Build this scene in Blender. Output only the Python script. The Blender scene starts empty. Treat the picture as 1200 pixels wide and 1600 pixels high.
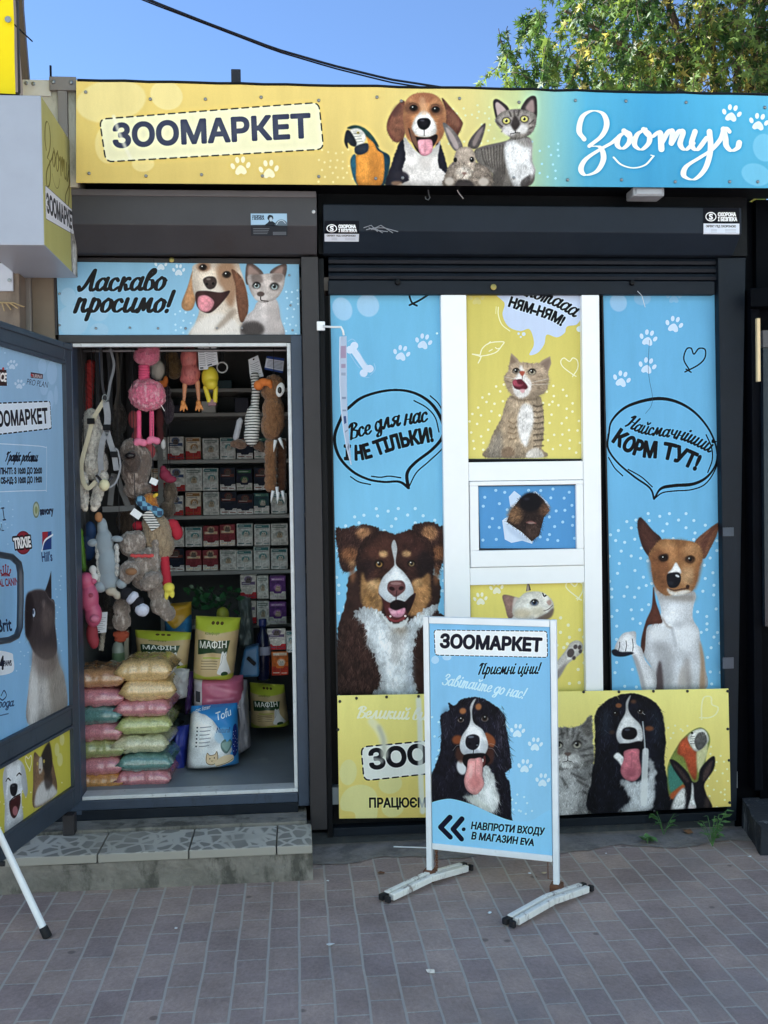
import bpy, bmesh, math, random
import numpy as np
from mathutils import Vector, Matrix, noise as mnoise

SC = bpy.context.scene
COL = SC.collection
RNG = random.Random(7)

# ------------------------------------------------------------------ camera
FPX, YAW, PITCH, ROLL, EYE = 1618.0, 4.918, -1.216, 0.863, 1.68   # measured from the photograph
cy_, sy_ = math.cos(math.radians(YAW)), math.sin(math.radians(YAW))
cp_, sp_ = math.cos(math.radians(PITCH)), math.sin(math.radians(PITCH))
CF = Vector((sy_ * cp_, cy_ * cp_, sp_))
_r = Vector((cy_, -sy_, 0)); _d = CF.cross(_r)
_cr, _sr = math.cos(math.radians(ROLL)), math.sin(math.radians(ROLL))
CR_ = _r * _cr + _d * _sr
CD_ = -_r * _sr + _d * _cr
CAM = Vector((0, -4.86, EYE))
cam_d = bpy.data.cameras.new('camera')
cam_d.sensor_fit = 'HORIZONTAL'; cam_d.sensor_width = 36.0; cam_d.lens = FPX / 1200 * 36
cam_d.clip_end = 800; cam_d.clip_start = .05
cam = bpy.data.objects.new('camera', cam_d); COL.objects.link(cam)
cam.matrix_world = Matrix(((CR_.x, -CD_.x, -CF.x, CAM.x), (CR_.y, -CD_.y, -CF.y, CAM.y), (CR_.z, -CD_.z, -CF.z, CAM.z), (0, 0, 0, 1)))
SC.camera = cam

# ------------------------------------------------------------------ sky, sun, exposure
SUN_AZ, SUN_EL = -72.0, 47.0          # degrees clockwise from +Y (into the picture), elevation
a_, e_ = math.radians(SUN_AZ), math.radians(SUN_EL)
world = bpy.data.worlds.new('World'); SC.world = world; world.use_nodes = True
nt = world.node_tree
sky = nt.nodes.new('ShaderNodeTexSky'); sky.sky_type = 'NISHITA'; sky.sun_disc = False
sky.sun_elevation = e_; sky.sun_rotation = a_
sky.air_density, sky.dust_density, sky.ozone_density = 0.8, 0.0, 6.0
nt.links.new(sky.outputs[0], nt.nodes['Background'].inputs[0])
nt.nodes['Background'].inputs[1].default_value = 0.06
sl = bpy.data.lights.new('sun', 'SUN'); sl.energy = 5.0; sl.angle = math.radians(.5); sl.color = (1, .96, .88)
sun = bpy.data.objects.new('sun', sl); COL.objects.link(sun)
sun.rotation_euler = Vector((math.sin(a_) * math.cos(e_), math.cos(a_) * math.cos(e_), math.sin(e_))).to_track_quat('Z', 'Y').to_euler()
SC.view_settings.view_transform = 'Standard'; SC.view_settings.look = 'None'
SC.view_settings.gamma = 1; SC.view_settings.use_curve_mapping = False
SC.view_settings.exposure = 2.08
SC.render.engine = 'CYCLES'
SC.cycles.max_bounces = 8; SC.cycles.diffuse_bounces = 5; SC.cycles.transparent_max_bounces = 8
SC.cycles.use_denoising = True
SC.cycles.sample_clamp_indirect = 4

# ------------------------------------------------------------------ measuring: photo pixel -> point on a real plane
def ray(px, py):
    return CR_ * ((px - 600) / FPX) + CD_ * ((py - 800) / FPX) + CF
def U(px, py, Y=0.0):                  # on the vertical plane y = Y
    v = ray(px, py); return CAM + v * ((Y - CAM.y) / v.y)
def G(px, py, Z=0.0):                  # on the horizontal plane z = Z
    v = ray(px, py); return CAM + v * ((Z - CAM.z) / v.z)
def UP(px, py, p0, n):                 # on any plane
    v = ray(px, py); n = Vector(n); return CAM + v * ((Vector(p0) - CAM).dot(n) / v.dot(n))

# ------------------------------------------------------------------ colours and materials
def lin(h):
    h = h.lstrip('#'); c = [int(h[i:i + 2], 16) / 255 for i in (0, 2, 4)]
    return tuple(x / 12.92 if x <= .04045 else ((x + .055) / 1.055) ** 2.4 for x in c)

def mat(name, col, rough=.6, metal=0.0, spec=.4, var=.12, vs=6.0, bump=0.0, bs=80.0, dirt=None, ds=3.0, dth=.55, trans=0.0, alpha=1.0, coat=0.0, sheen=0.0):
    c = lin(col) if isinstance(col, str) else col
    m = bpy.data.materials.new(name); m.use_nodes = True
    t = m.node_tree; b = t.nodes['Principled BSDF']
    N = t.nodes.new; K = t.links.new
    tc = N('ShaderNodeTexCoord')
    n1 = N('ShaderNodeTexNoise'); n1.inputs['Scale'].default_value = vs; n1.inputs['Detail'].default_value = 6; n1.inputs['Roughness'].default_value = .65
    K(tc.outputs['Object'], n1.inputs['Vector'])
    r = N('ShaderNodeValToRGB')
    r.color_ramp.elements[0].position = .3; r.color_ramp.elements[1].position = .7
    r.color_ramp.elements[0].color = (*[x * (1 - var) for x in c], 1)
    r.color_ramp.elements[1].color = (*[min(1, x * (1 + var)) for x in c], 1)
    K(n1.outputs['Fac'], r.inputs['Fac'])
    out = r.outputs['Color']
    if dirt:
        n2 = N('ShaderNodeTexNoise'); n2.inputs['Scale'].default_value = ds; n2.inputs['Detail'].default_value = 8; n2.inputs['Roughness'].default_value = .7
        mp = N('ShaderNodeMapping'); mp.inputs['Scale'].default_value = (1.6, 1.6, .5); K(tc.outputs['Object'], mp.inputs['Vector']); K(mp.outputs[0], n2.inputs['Vector'])
        r2 = N('ShaderNodeValToRGB'); r2.color_ramp.elements[0].position = dth; r2.color_ramp.elements[1].position = min(1, dth + .12)
        r2.color_ramp.elements[0].color = (0, 0, 0, 1); r2.color_ramp.elements[1].color = (1, 1, 1, 1)
        K(n2.outputs['Fac'], r2.inputs['Fac'])
        mx = N('ShaderNodeMix'); mx.data_type = 'RGBA'
        K(r2.outputs['Color'], mx.inputs['Factor']); K(out, mx.inputs['A']); mx.inputs['B'].default_value = (*(lin(dirt) if isinstance(dirt, str) else dirt), 1)
        out = mx.outputs['Result']
    K(out, b.inputs['Base Color'])
    rr = N('ShaderNodeMapRange'); rr.inputs['To Min'].default_value = max(0.02, rough - .08); rr.inputs['To Max'].default_value = min(1, rough + .1)
    K(n1.outputs['Fac'], rr.inputs['Value']); K(rr.outputs['Result'], b.inputs['Roughness'])
    b.inputs['Metallic'].default_value = metal; b.inputs['Specular IOR Level'].default_value = spec
    b.inputs['Transmission Weight'].default_value = trans; b.inputs['Alpha'].default_value = alpha
    b.inputs['Coat Weight'].default_value = coat
    b.inputs['Sheen Weight'].default_value = sheen
    if bump:
        n3 = N('ShaderNodeTexNoise'); n3.inputs['Scale'].default_value = bs; n3.inputs['Detail'].default_value = 5
        K(tc.outputs['Object'], n3.inputs['Vector'])
        bp = N('ShaderNodeBump'); bp.inputs['Strength'].default_value = bump; bp.inputs['Distance'].default_value = .01
        K(n3.outputs['Fac'], bp.inputs['Height']); K(bp.outputs['Normal'], b.inputs['Normal'])
    return m

_mc = {}
def M(key, *a, **k):
    if key not in _mc: _mc[key] = mat(key, *a, **k)
    return _mc[key]

# ------------------------------------------------------------------ mesh builder: everything added becomes ONE mesh object
class MB:
    def __init__(s): s.bm = bmesh.new()
    def quad(s, a, b, c, d):
        v = [s.bm.verts.new(Vector(p)) for p in (a, b, c, d)]; s.bm.faces.new(v); return s
    def poly(s, pts):
        s.bm.faces.new([s.bm.verts.new(Vector(p)) for p in pts]); return s
    def hexa(s, p):                     # 8 corners: bottom loop 0-3, top loop 4-7
        v = [s.bm.verts.new(Vector(q)) for q in p]
        for f in ((3, 2, 1, 0), (4, 5, 6, 7), (0, 1, 5, 4), (1, 2, 6, 5), (2, 3, 7, 6), (3, 0, 4, 7)): s.bm.faces.new([v[i] for i in f])
        return s
    def box(s, x0, x1, y0, y1, z0, z1):
        return s.hexa([(x0, y0, z0), (x1, y0, z0), (x1, y1, z0), (x0, y1, z0), (x0, y0, z1), (x1, y0, z1), (x1, y1, z1), (x0, y1, z1)])
    def bar(s, a, b, w, h, up=(0, 0, 1)):   # rectangular bar from a to b
        a, b = Vector(a), Vector(b); d = (b - a).normalized(); u = Vector(up); r = d.cross(u)
        if r.length < 1e-4: r = d.cross(Vector((1, 0, 0)))
        r.normalize(); u = r.cross(d).normalized()
        q = lambda p, i, j: p + r * (i * w / 2) + u * (j * h / 2)
        return s.hexa([q(a, -1, -1), q(a, 1, -1), q(b, 1, -1), q(b, -1, -1), q(a, -1, 1), q(a, 1, 1), q(b, 1, 1), q(b, -1, 1)])
    def slab(s, pts, dirv):             # planar loop extruded by dirv (thickness)
        dirv = Vector(dirv); n = len(pts)
        a = [s.bm.verts.new(Vector(p)) for p in pts]; b = [s.bm.verts.new(Vector(p) + dirv) for p in pts]
        s.bm.faces.new(a[::-1]); s.bm.faces.new(b)
        for i in range(n): s.bm.faces.new((a[i], a[(i + 1) % n], b[(i + 1) % n], b[i]))
        return s
    def tube(s, pts, r, n=8, cap=True, flat=1.0):
        pts = [Vector(p) for p in pts]; R = r if isinstance(r, (list, tuple)) else [r] * len(pts)
        rings = []; prev = None
        for i, p in enumerate(pts):
            d = (pts[min(i + 1, len(pts) - 1)] - pts[max(i - 1, 0)]).normalized()
            ref = prev if prev is not None else (Vector((0, 0, 1)) if abs(d.z) < .9 else Vector((1, 0, 0)))
            x = (ref - d * ref.dot(d)).normalized(); prev = x; y = d.cross(x)
            rings.append([s.bm.verts.new(p + x * (R[i] * math.cos(2 * math.pi * k / n)) + y * (R[i] * flat * math.sin(2 * math.pi * k / n))) for k in range(n)])
        for a, b in zip(rings, rings[1:]):
            for k in range(n): s.bm.faces.new((a[k], a[(k + 1) % n], b[(k + 1) % n], b[k]))
        if cap and n > 2:
            s.bm.faces.new(rings[0][::-1]); s.bm.faces.new(rings[-1])
        return s
    def lathe(s, prof, c=(0, 0, 0), n=20, axis='z'):   # prof: (radius, height)
        c = Vector(c); rings = []
        for r, h in prof:
            r = max(r, 1e-4)
            rings.append([s.bm.verts.new(c + (Vector((r * math.cos(t), r * math.sin(t), h)) if axis == 'z' else Vector((r * math.cos(t), -h, r * math.sin(t))))) for t in [2 * math.pi * k / n for k in range(n)]])
        for a, b in zip(rings, rings[1:]):
            for k in range(n): s.bm.faces.new((a[k], a[(k + 1) % n], b[(k + 1) % n], b[k]))
        s.bm.faces.new(rings[0][::-1]); s.bm.faces.new(rings[-1]); return s
    def ball(s, c, rad, rot=None, sub=3, nz=0.0, nf=6.0, seed=0):
        c = Vector(c); rad = Vector(rad) if isinstance(rad, (tuple, list, Vector)) else Vector((rad,) * 3)
        g = bmesh.ops.create_icosphere(s.bm, subdivisions=sub, radius=1.0)
        m = rot if rot else Matrix.Identity(3)
        for v in g['verts']:
            d = v.co.copy(); k = 1 + nz * mnoise.noise(d * nf * .5 + Vector((seed, seed * 1.7, 3)))
            v.co = c + m @ Vector((d.x * rad.x * k, d.y * rad.y * k, d.z * rad.z * k))
        return s
    def build(s, name, m, parent=None, bevel=0.0, smooth=False, seg=2, weld=False):
        bm = s.bm
        if weld: bmesh.ops.remove_doubles(bm, verts=bm.verts, dist=1e-5)
        bmesh.ops.recalc_face_normals(bm, faces=bm.faces)
        if bevel:
            es = [e for e in bm.edges if len(e.link_faces) == 2 and e.calc_face_angle(0) > .5]
            bmesh.ops.bevel(bm, geom=es, offset=bevel, segments=seg, affect='EDGES', profile=.5, clamp_overlap=True)
        me = bpy.data.meshes.new(name); bm.to_mesh(me); bm.free()
        for mm in (m if isinstance(m, (list, tuple)) else [m]): me.materials.append(mm)
        if smooth: me.polygons.foreach_set('use_smooth', [True] * len(me.polygons))
        o = bpy.data.objects.new(name, me); COL.objects.link(o)
        if parent is not None: put(o, parent)
        return o

def put(o, parent):                     # parent without moving: geometry is built in world space, things sit at their base
    o.parent = parent
    o.matrix_parent_inverse = Matrix.Translation(-parent.location) if parent.parent is None else Matrix.Identity(4)
    return o
def tag(o, label=None, cat=None, group=None, kind=None):
    if label: o['label'] = label
    if cat: o['category'] = cat
    if group: o['group'] = group
    if kind: o['kind'] = kind
    return o
def thing(name, label, cat, loc, group=None):
    o = bpy.data.objects.new(name, None); COL.objects.link(o); o.location = loc; o.empty_display_size = .1
    return tag(o, label, cat, group)
def struct(o): o['kind'] = 'structure'; return o
def dup(root, delta, label=None, turn=0.0):   # copy of a thing with its parts and sub-parts
    r = root.copy(); COL.objects.link(r); r.location = root.location + Vector(delta); r.rotation_euler.z = root.rotation_euler.z + turn
    if label: r['label'] = label
    for ch in list(root.children):
        c = ch.copy(); COL.objects.link(c); c.parent = r
        for g in list(ch.children):
            d = g.copy(); COL.objects.link(d); d.parent = c
    return r
def jig(p, a): return Vector(p) + Vector((RNG.uniform(-a, a), RNG.uniform(-a, a), RNG.uniform(-a, a)))
# ------------------------------------------------------------------ printed artwork: drawn here, stroke by stroke, into generated images
def homography(src, dst):
    A = []
    for (x, y), (u, v) in zip(src, dst):
        A.append([x, y, 1, 0, 0, 0, -u * x, -u * y, -u]); A.append([0, 0, 0, x, y, 1, -v * x, -v * y, -v])
    return np.linalg.svd(np.array(A, float))[2][-1].reshape(3, 3)

def crspline(p, closed=True, k=8):
    p = np.asarray(p, float); n = len(p)
    if n < 3: return p
    if closed: q = np.vstack([p[-1], p, p[0], p[1]])
    else: q = np.vstack([2 * p[0] - p[1], p, 2 * p[-1] - p[-2]])
    t = np.linspace(0, 1, k, endpoint=False)[:, None]; out = []
    for i in range(1, len(q) - 2):
        a, b, c, d = q[i - 1], q[i], q[i + 1], q[i + 2]
        out.append(.5 * ((2 * b) + (c - a) * t + (2 * a - 5 * b + 4 * c - d) * t ** 2 + (3 * b - a - 3 * c + d) * t ** 3))
    out = np.vstack(out)
    return out if closed else np.vstack([out, p[-1]])

def cover(polys, x0, y0, w, h, ss=3):    # antialiased non-zero coverage of closed polygons on a pixel window
    W, H = w * ss, h * ss
    acc = np.zeros((H, W + 1), np.int32)
    for p in polys:
        p = (np.asarray(p, float) - (x0, y0)) * ss
        q = np.roll(p, -1, 0)
        ya, yb = p[:, 1], q[:, 1]
        lo = np.ceil(np.minimum(ya, yb) - .5).astype(int).clip(0, H); hi = np.ceil(np.maximum(ya, yb) - .5).astype(int).clip(0, H)
        cnt = hi - lo; ok = cnt > 0
        if not ok.any(): continue
        idx = np.repeat(np.nonzero(ok)[0], cnt[ok])
        st = np.repeat(lo[ok], cnt[ok]); off = np.arange(len(idx)) - np.repeat(np.cumsum(cnt[ok]) - cnt[ok], cnt[ok])
        row = st + off
        t = (row + .5 - ya[idx]) / (yb[idx] - ya[idx])
        x = p[idx, 0] + t * (q[idx, 0] - p[idx, 0])
        xi = np.ceil(x - .5).astype(int).clip(0, W)
        np.add.at(acc, (row, xi), np.where(yb[idx] > ya[idx], 1, -1))
    m = (np.cumsum(acc, 1)[:, :W] != 0).astype(np.float32)
    return m.reshape(h, ss, w, ss).mean((1, 3))

def blur(m, r):
    r = int(round(r))
    if r < 1: return m
    for ax in (0, 1):
        for _ in range(2):
            p = np.pad(m, [(r + 1, r) if i == ax else (0, 0) for i in range(m.ndim)])
            c = np.cumsum(p, ax)
            n = m.shape[ax]
            m = (np.take(c, range(2 * r + 1, 2 * r + 1 + n), ax) - np.take(c, range(0, n), ax)) / (2 * r + 1)
    return m

def hx(c):
    if not isinstance(c, str): return np.array(c, float)
    c = c.lstrip('#'); c = c if len(c) == 6 else ''.join(q * 2 for q in c)
    return np.array([int(c[i:i + 2], 16) for i in (0, 2, 4)], float) / 255

def vnoise(h, w, cell, rng):             # smooth value noise 0..1
    gh, gw = int(h / cell) + 3, int(w / cell) + 3
    g = rng.random((gh, gw)); y = np.arange(h) / cell; x = np.arange(w) / cell
    yi, xi = y.astype(int), x.astype(int); fy = (y - yi)[:, None]; fx = (x - xi)[None]
    fy = fy * fy * (3 - 2 * fy); fx = fx * fx * (3 - 2 * fx)
    a = g[yi][:, xi]; b = g[yi][:, xi + 1]; c = g[yi + 1][:, xi]; d = g[yi + 1][:, xi + 1]
    return (a * (1 - fx) + b * fx) * (1 - fy) + (c * (1 - fx) + d * fx) * fy

_glyphs = {}
def outline(s, bold):
    if (s, bold) in _glyphs: return _glyphs[(s, bold)]
    c = bpy.data.curves.new('lettering', 'FONT'); c.body = s; c.offset = bold; c.resolution_u = 4
    o = bpy.data.objects.new('lettering', c); COL.objects.link(o)
    dg = bpy.context.evaluated_depsgraph_get(); dg.update()
    cu = o.evaluated_get(dg).to_curve(dg); out = []
    for sp in cu.splines:
        if sp.type == 'BEZIER':
            pts = sp.bezier_points; n = len(pts); P = []
            for i in range(n):
                a, b = pts[i], pts[(i + 1) % n]
                for k in range(5):
                    t = k / 5; u = 1 - t
                    P.append(a.co * u ** 3 + a.handle_right * 3 * u * u * t + b.handle_left * 3 * u * t * t + b.co * t ** 3)
            out.append(np.array([(v.x, v.y) for v in P]))
        else: out.append(np.array([(p.co.x, p.co.y) for p in sp.points]))
    o.evaluated_get(dg).to_curve_clear()
    bpy.data.objects.remove(o); bpy.data.curves.remove(c)
    _glyphs[(s, bold)] = out
    return out

# brush lettering, x-height 1: letter -> (advance, strokes)
SCRIPT = {
 'а': (1.0, [[(.72, .8), (.45, 1), (.15, .7), (.12, .25), (.35, 0), (.65, .3)], [(.8, 1), (.72, .3), (.85, .02), (1.05, .2)]]),
 'б': (.9, [[(.85, 1.65), (.45, 1.5), (.15, .9), (.15, .25), (.42, 0), (.72, .25), (.7, .75), (.45, .95), (.2, .7)]]),
 'в': (.85, [[(.12, .5), (.25, 1.3), (.5, 1.7), (.62, 1.4), (.2, .85), (.15, .2), (.4, 0), (.7, .25), (.6, .75), (.3, .85)]]),
 'г': (.7, [[(.1, .75), (.3, 1), (.55, .85), (.3, .55), (.2, .2), (.4, 0), (.65, .2)]]),
 'д': (.95, [[(.72, .8), (.45, 1), (.15, .7), (.12, .25), (.35, 0), (.65, .3)], [(.8, 1), (.7, 0), (.55, -.55), (.25, -.6), (.2, -.35), (.9, .2)]]),
 'е': (.8, [[(.15, .4), (.55, .55), (.62, .85), (.42, 1), (.15, .7), (.12, .25), (.4, 0), (.78, .25)]]),
 'є': (.75, [[(.65, .8), (.45, 1), (.15, .75), (.12, .25), (.4, 0), (.7, .2)], [(.15, .52), (.5, .54)]]),
 'з': (.75, [[(.12, .85), (.4, 1), (.6, .8), (.3, .55), (.65, .35), (.5, .02), (.2, 0), (.08, .15)]]),
 'и': (1.05, [[(.2, 1), (.15, .25), (.35, 0), (.7, .4)], [(.8, 1), (.72, .25), (.88, 0), (1.1, .2)]]),
 'й': (1.05, [[(.2, 1), (.15, .25), (.35, 0), (.7, .4)], [(.8, 1), (.72, .25), (.88, 0), (1.1, .2)], [(.4, 1.55), (.6, 1.3), (.9, 1.55)]]),
 'і': (.5, [[(.22, 1), (.16, .25), (.3, 0), (.52, .2)], [(.3, 1.4), (.31, 1.45)]]),
 'к': (.85, [[(.22, 1), (.12, 0)], [(.72, .9), (.55, 1), (.2, .5), (.45, .45), (.6, .05), (.85, .15)]]),
 'л': (.95, [[(-.05, .12), (.1, 0), (.3, .5), (.5, 1)], [(.55, 1), (.62, .25), (.75, 0), (1.0, .2)]]),
 'м': (1.2, [[(-.02, .1), (.12, .05), (.32, 1)], [(.34, 1), (.5, .2)], [(.5, .2), (.85, 1)], [(.88, 1), (.85, .25), (1.0, 0), (1.22, .2)]]),
 'н': (1.0, [[(.22, 1), (.12, 0)], [(.12, .5), (.75, .52)], [(.8, 1), (.72, .25), (.86, 0), (1.05, .2)]]),
 'о': (.85, [[(.4, 1), (.13, .65), (.15, .15), (.4, 0), (.68, .35), (.66, .85), (.42, 1), (.8, .75)]]),
 'п': (1.0, [[(.22, 1), (.12, 0)], [(.15, .6), (.4, .95), (.62, .9), (.6, .3), (.75, 0), (1.0, .2)]]),
 'р': (.9, [[(.25, 1), (.08, -.6)], [(.2, .7), (.45, 1), (.7, .75), (.62, .2), (.4, 0), (.18, .2)]]),
 'с': (.78, [[(.62, .8), (.42, 1), (.15, .75), (.12, .25), (.38, 0), (.74, .25)]]),
 'т': (1.25, [[(.2, 1), (.12, 0)], [(.15, .6), (.38, .95), (.52, .85), (.45, 0)], [(.48, .6), (.75, .95), (.9, .85), (.85, .25), (1.0, 0), (1.25, .2)]]),
 'у': (1.0, [[(.2, 1), (.15, .35), (.35, .1), (.7, .4)], [(.82, 1), (.7, 0), (.55, -.55), (.2, -.55)]]),
 'ф': (1.1, [[(.62, 1.5), (.42, -.55)], [(.5, .8), (.3, 1), (.12, .7), (.15, .1), (.35, 0), (.5, .3)], [(.55, .6), (.75, 1), (.98, .75), (.9, .1), (.65, 0), (.5, .3)]]),
 'ц': (1.05, [[(.2, 1), (.15, .25), (.35, 0), (.7, .4)], [(.8, 1), (.72, .25), (.88, 0), (1.02, -.15), (.9, -.4), (.75, -.3)]]),
 'ч': (1.0, [[(.2, 1), (.22, .6), (.42, .42), (.72, .55)], [(.8, 1), (.72, .25), (.86, 0), (1.05, .2)]]),
 'ш': (1.5, [[(.2, 1), (.15, .25), (.33, 0), (.6, .4)], [(.7, 1), (.62, .25), (.8, 0), (1.1, .4)], [(1.2, 1), (1.12, .25), (1.28, 0), (1.5, .2)]]),
 'я': (1.0, [[(.75, .95), (.42, 1), (.2, .75), (.42, .5), (.72, .5)], [(.82, 1), (.72, .25), (.86, 0), (1.05, .2)], [(.48, .5), (.22, 0), (.02, .08)]]),
 'Л': (1.15, [[(-.1, .3), (.05, 0), (.35, .4), (.6, 1.1), (.8, 1.65)], [(.82, 1.65), (.8, .3), (.95, 0), (1.2, .2)]]),
 'В': (1.05, [[(.38, 1.5), (.15, 0)], [(0, 1.3), (.25, 1.6), (.6, 1.65), (.88, 1.35), (.45, .9)], [(.45, .9), (.95, .65), (.8, .1), (.4, 0), (.1, .15)]]),
 'Г': (1.0, [[(.45, 1.4), (.25, .3), (.1, 0)], [(.05, 1.25), (.3, 1.6), (.7, 1.45), (1.05, 1.65)]]),
 'З': (.95, [[(.2, 1.3), (.45, 1.65), (.8, 1.4), (.4, .9)], [(.4, .9), (.85, .6), (.7, .05), (.3, 0), (.05, .25)]]),
 'П': (1.25, [[(.45, 1.5), (.2, 0)], [(.05, 1.25), (.35, 1.6), (.8, 1.5), (1.2, 1.6)], [(1.0, 1.5), (.82, .25), (.98, 0), (1.2, .2)]]),
 'Н': (1.25, [[(.1, 1.3), (.4, 1.6), (.3, .4), (.1, 0)], [(.3, .8), (.95, .85)], [(1.05, 1.6), (.88, .25), (1.02, 0), (1.25, .2)]]),
 '!': (.5, [[(.35, 1.6), (.22, .5)], [(.18, .05), (.18, .1)]]),
 ' ': (.5, []),
}

def pen(pts, wa, wb, minw=0):            # a brush stroke as polygons: thin sideways, thick up and down
    p = crspline(pts, False, 10) if len(pts) > 2 else np.linspace(pts[0], pts[-1], 6)
    d = np.gradient(p, axis=0); L = np.hypot(d[:, 0], d[:, 1]) + 1e-9
    w = wa + (wb - wa) * np.abs(d[:, 1] / L) ** 1.2
    n = np.stack([-d[:, 1], d[:, 0]], 1) / L[:, None] * (w / 2)[:, None]
    polys = []
    for i in range(len(p) - 1): polys.append(np.array([p[i] + n[i], p[i + 1] + n[i + 1], p[i + 1] - n[i + 1], p[i] - n[i]]))
    t = np.linspace(0, 2 * np.pi, 12, endpoint=False)
    for i in range(len(p)): polys.append(p[i] + np.stack([np.cos(t), np.sin(t)], 1) * w[i] / 2)
    return polys

def ccw(p):
    q = np.roll(p, -1, 0); return p if (p[:, 0] * q[:, 1] - q[:, 0] * p[:, 1]).sum() > 0 else p[::-1]

class Art:
    def __init__(s, name, quad, w, h, bg, seed=1):
        s.name, s.W, s.H = name, int(w), int(h)
        s.hm = homography(quad, [(0, 0), (w, 0), (w, h), (0, h)])
        s.im = np.ones((s.H, s.W, 3)) * hx(bg); s.rng = np.random.default_rng(seed); s.org(0, 0, 1)
    def org(s, x0, y0, sc):              # coordinates that follow are read off an enlargement: origin and scale
        s.o = (x0, y0, sc)
        c = np.array([[0, 0], [sc, 0], [0, sc]]); return s
    def tr(s, p):
        p = np.asarray(p, float).reshape(-1, 2) / s.o[2] + s.o[:2]
        q = np.c_[p, np.ones(len(p))] @ s.hm.T
        return q[:, :2] / q[:, 2:]
    def k(s, at):                        # texture pixels per drawing unit near a point
        a = np.asarray(at, float); q = s.tr([a, a + (1, 0), a + (0, 1)])
        return (np.hypot(*(q[1] - q[0])) + np.hypot(*(q[2] - q[0]))) / 2
    def paint(s, polys, col, a=1.0, feather=0, ss=3):   # polys in texture pixels
        allp = np.vstack(polys); pad = int(2 * feather + 2)
        x0, y0 = np.floor(allp.min(0)).astype(int) - pad; x1, y1 = np.ceil(allp.max(0)).astype(int) + pad
        cx0, cy0, cx1, cy1 = max(0, x0), max(0, y0), min(s.W, x1), min(s.H, y1)
        if cx1 <= cx0 or cy1 <= cy0: return None
        m = cover(polys, cx0 - pad, cy0 - pad, cx1 - cx0 + 2 * pad, cy1 - cy0 + 2 * pad, ss)
        m = blur(m, feather)[pad:-pad, pad:-pad] * a
        s.im[cy0:cy1, cx0:cx1] += (hx(col) - s.im[cy0:cy1, cx0:cx1]) * m[..., None]
        return (cx0, cy0, m)
    def poly(s, pts, col, a=1.0, f=0, smooth=True, jag=0.0):
        k = s.k(np.mean(np.asarray(pts, float).reshape(-1, 2), 0))
        p = s.tr(pts)
        if smooth: p = crspline(p, True, 10)
        if jag:
            d = np.roll(p, -1, 0) - np.roll(p, 1, 0); n = np.stack([-d[:, 1], d[:, 0]], 1) / (np.hypot(d[:, 0], d[:, 1])[:, None] + 1e-6)
            p = p + n * (s.rng.random((len(p), 1)) - .5) * 2 * jag * k
        r = s.paint([p], col, a, f * k / 2)
        if r is not None and smooth and f >= 2 and a == 1 and min(r[2].shape) > 22:   # photographed fur: turned away at its edges, lit from above, finely uneven
            x0, y0, m = r; h, w = m.shape; q = blur(np.pad(m, 1), max(2, .13 * min(h, w)))[1:-1, 1:-1]
            g = .62 + .42 * np.clip(q * 1.15, 0, 1); g = g * (1.07 - .14 * np.linspace(0, 1, h)[:, None])
            g = g * (.94 + .12 * vnoise(h, w, 3, s.rng)) * (.9 + .2 * vnoise(h, w, max(6, min(h, w) / 6), s.rng))
            s.im[y0:y0 + h, x0:x0 + w] *= (1 + (g - 1) * m)[..., None]
        return r
    def ell(s, cx, cy, rx, ry, col, a=1.0, f=0, rot=0):
        t = np.linspace(0, 2 * np.pi, 24, endpoint=False); r = math.radians(rot)
        x, y = rx * np.cos(t), ry * np.sin(t)
        return s.poly(np.stack([cx + x * math.cos(r) - y * math.sin(r), cy + x * math.sin(r) + y * math.cos(r)], 1), col, a, f, False)
    def line(s, pts, w, col, a=1.0, f=0, w2=None):
        k = s.k(pts[0]); p = s.tr(pts)
        return s.paint([ccw(q) for q in pen(p, w * k, (w2 or w) * k)], col, a, f * k / 2)
    def dashes(s, pts, w, col, on, off):
        p = np.asarray(pts, float); seg = np.hypot(*np.diff(p, axis=0).T); L = np.r_[0, np.cumsum(seg)]; t = 0; k = s.k(p[0]); polys = []
        while t < L[-1]:
            tt = np.linspace(t, min(t + on, L[-1]), 5); q = np.stack([np.interp(tt, L, p[:, 0]), np.interp(tt, L, p[:, 1])], 1)
            polys += [ccw(x) for x in pen(s.tr(q), w * k, w * k)]; t += on + off
        s.paint(polys, col)
    def rrect(s, x0, y0, x1, y1, r, tl=0):   # rounded rectangle path, sides slanting by tl
        t = np.linspace(0, np.pi / 2, 6); P = []
        for cx, cy, a0 in ((x1 - r, y1 - r, 0), (x0 + r, y1 - r, 1), (x0 + r, y0 + r, 2), (x1 - r, y0 + r, 3)):
            for q in t: P.append((cx + r * math.cos(q + a0 * np.pi / 2), cy + r * math.sin(q + a0 * np.pi / 2)))
        P = np.array(P); P[:, 1] += (P[:, 0] - x0) * tl; return P
    def onpath(s, polys, width, path, h, shear=0):
        path = np.asarray(path, float)
        if len(path) > 2: path = crspline(path, False, 12)
        seg = np.hypot(*np.diff(path, axis=0).T); L = np.r_[0, np.cumsum(seg)]; out = []
        T = np.gradient(path, axis=0); T /= np.hypot(T[:, 0], T[:, 1])[:, None]
        for p in polys:
            t = p[:, 0] / width * L[-1]
            x = np.interp(t, L, path[:, 0]); y = np.interp(t, L, path[:, 1])
            dx = np.interp(t, L, T[:, 0]); dy = np.interp(t, L, T[:, 1])
            ex = np.where(t < 0, t, np.where(t > L[-1], t - L[-1], 0)); v = p[:, 1] * h
            out.append(s.tr(np.stack([x + dx * ex + dy * v + shear * v, y + dy * ex - dx * v], 1)))
        return out
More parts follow.
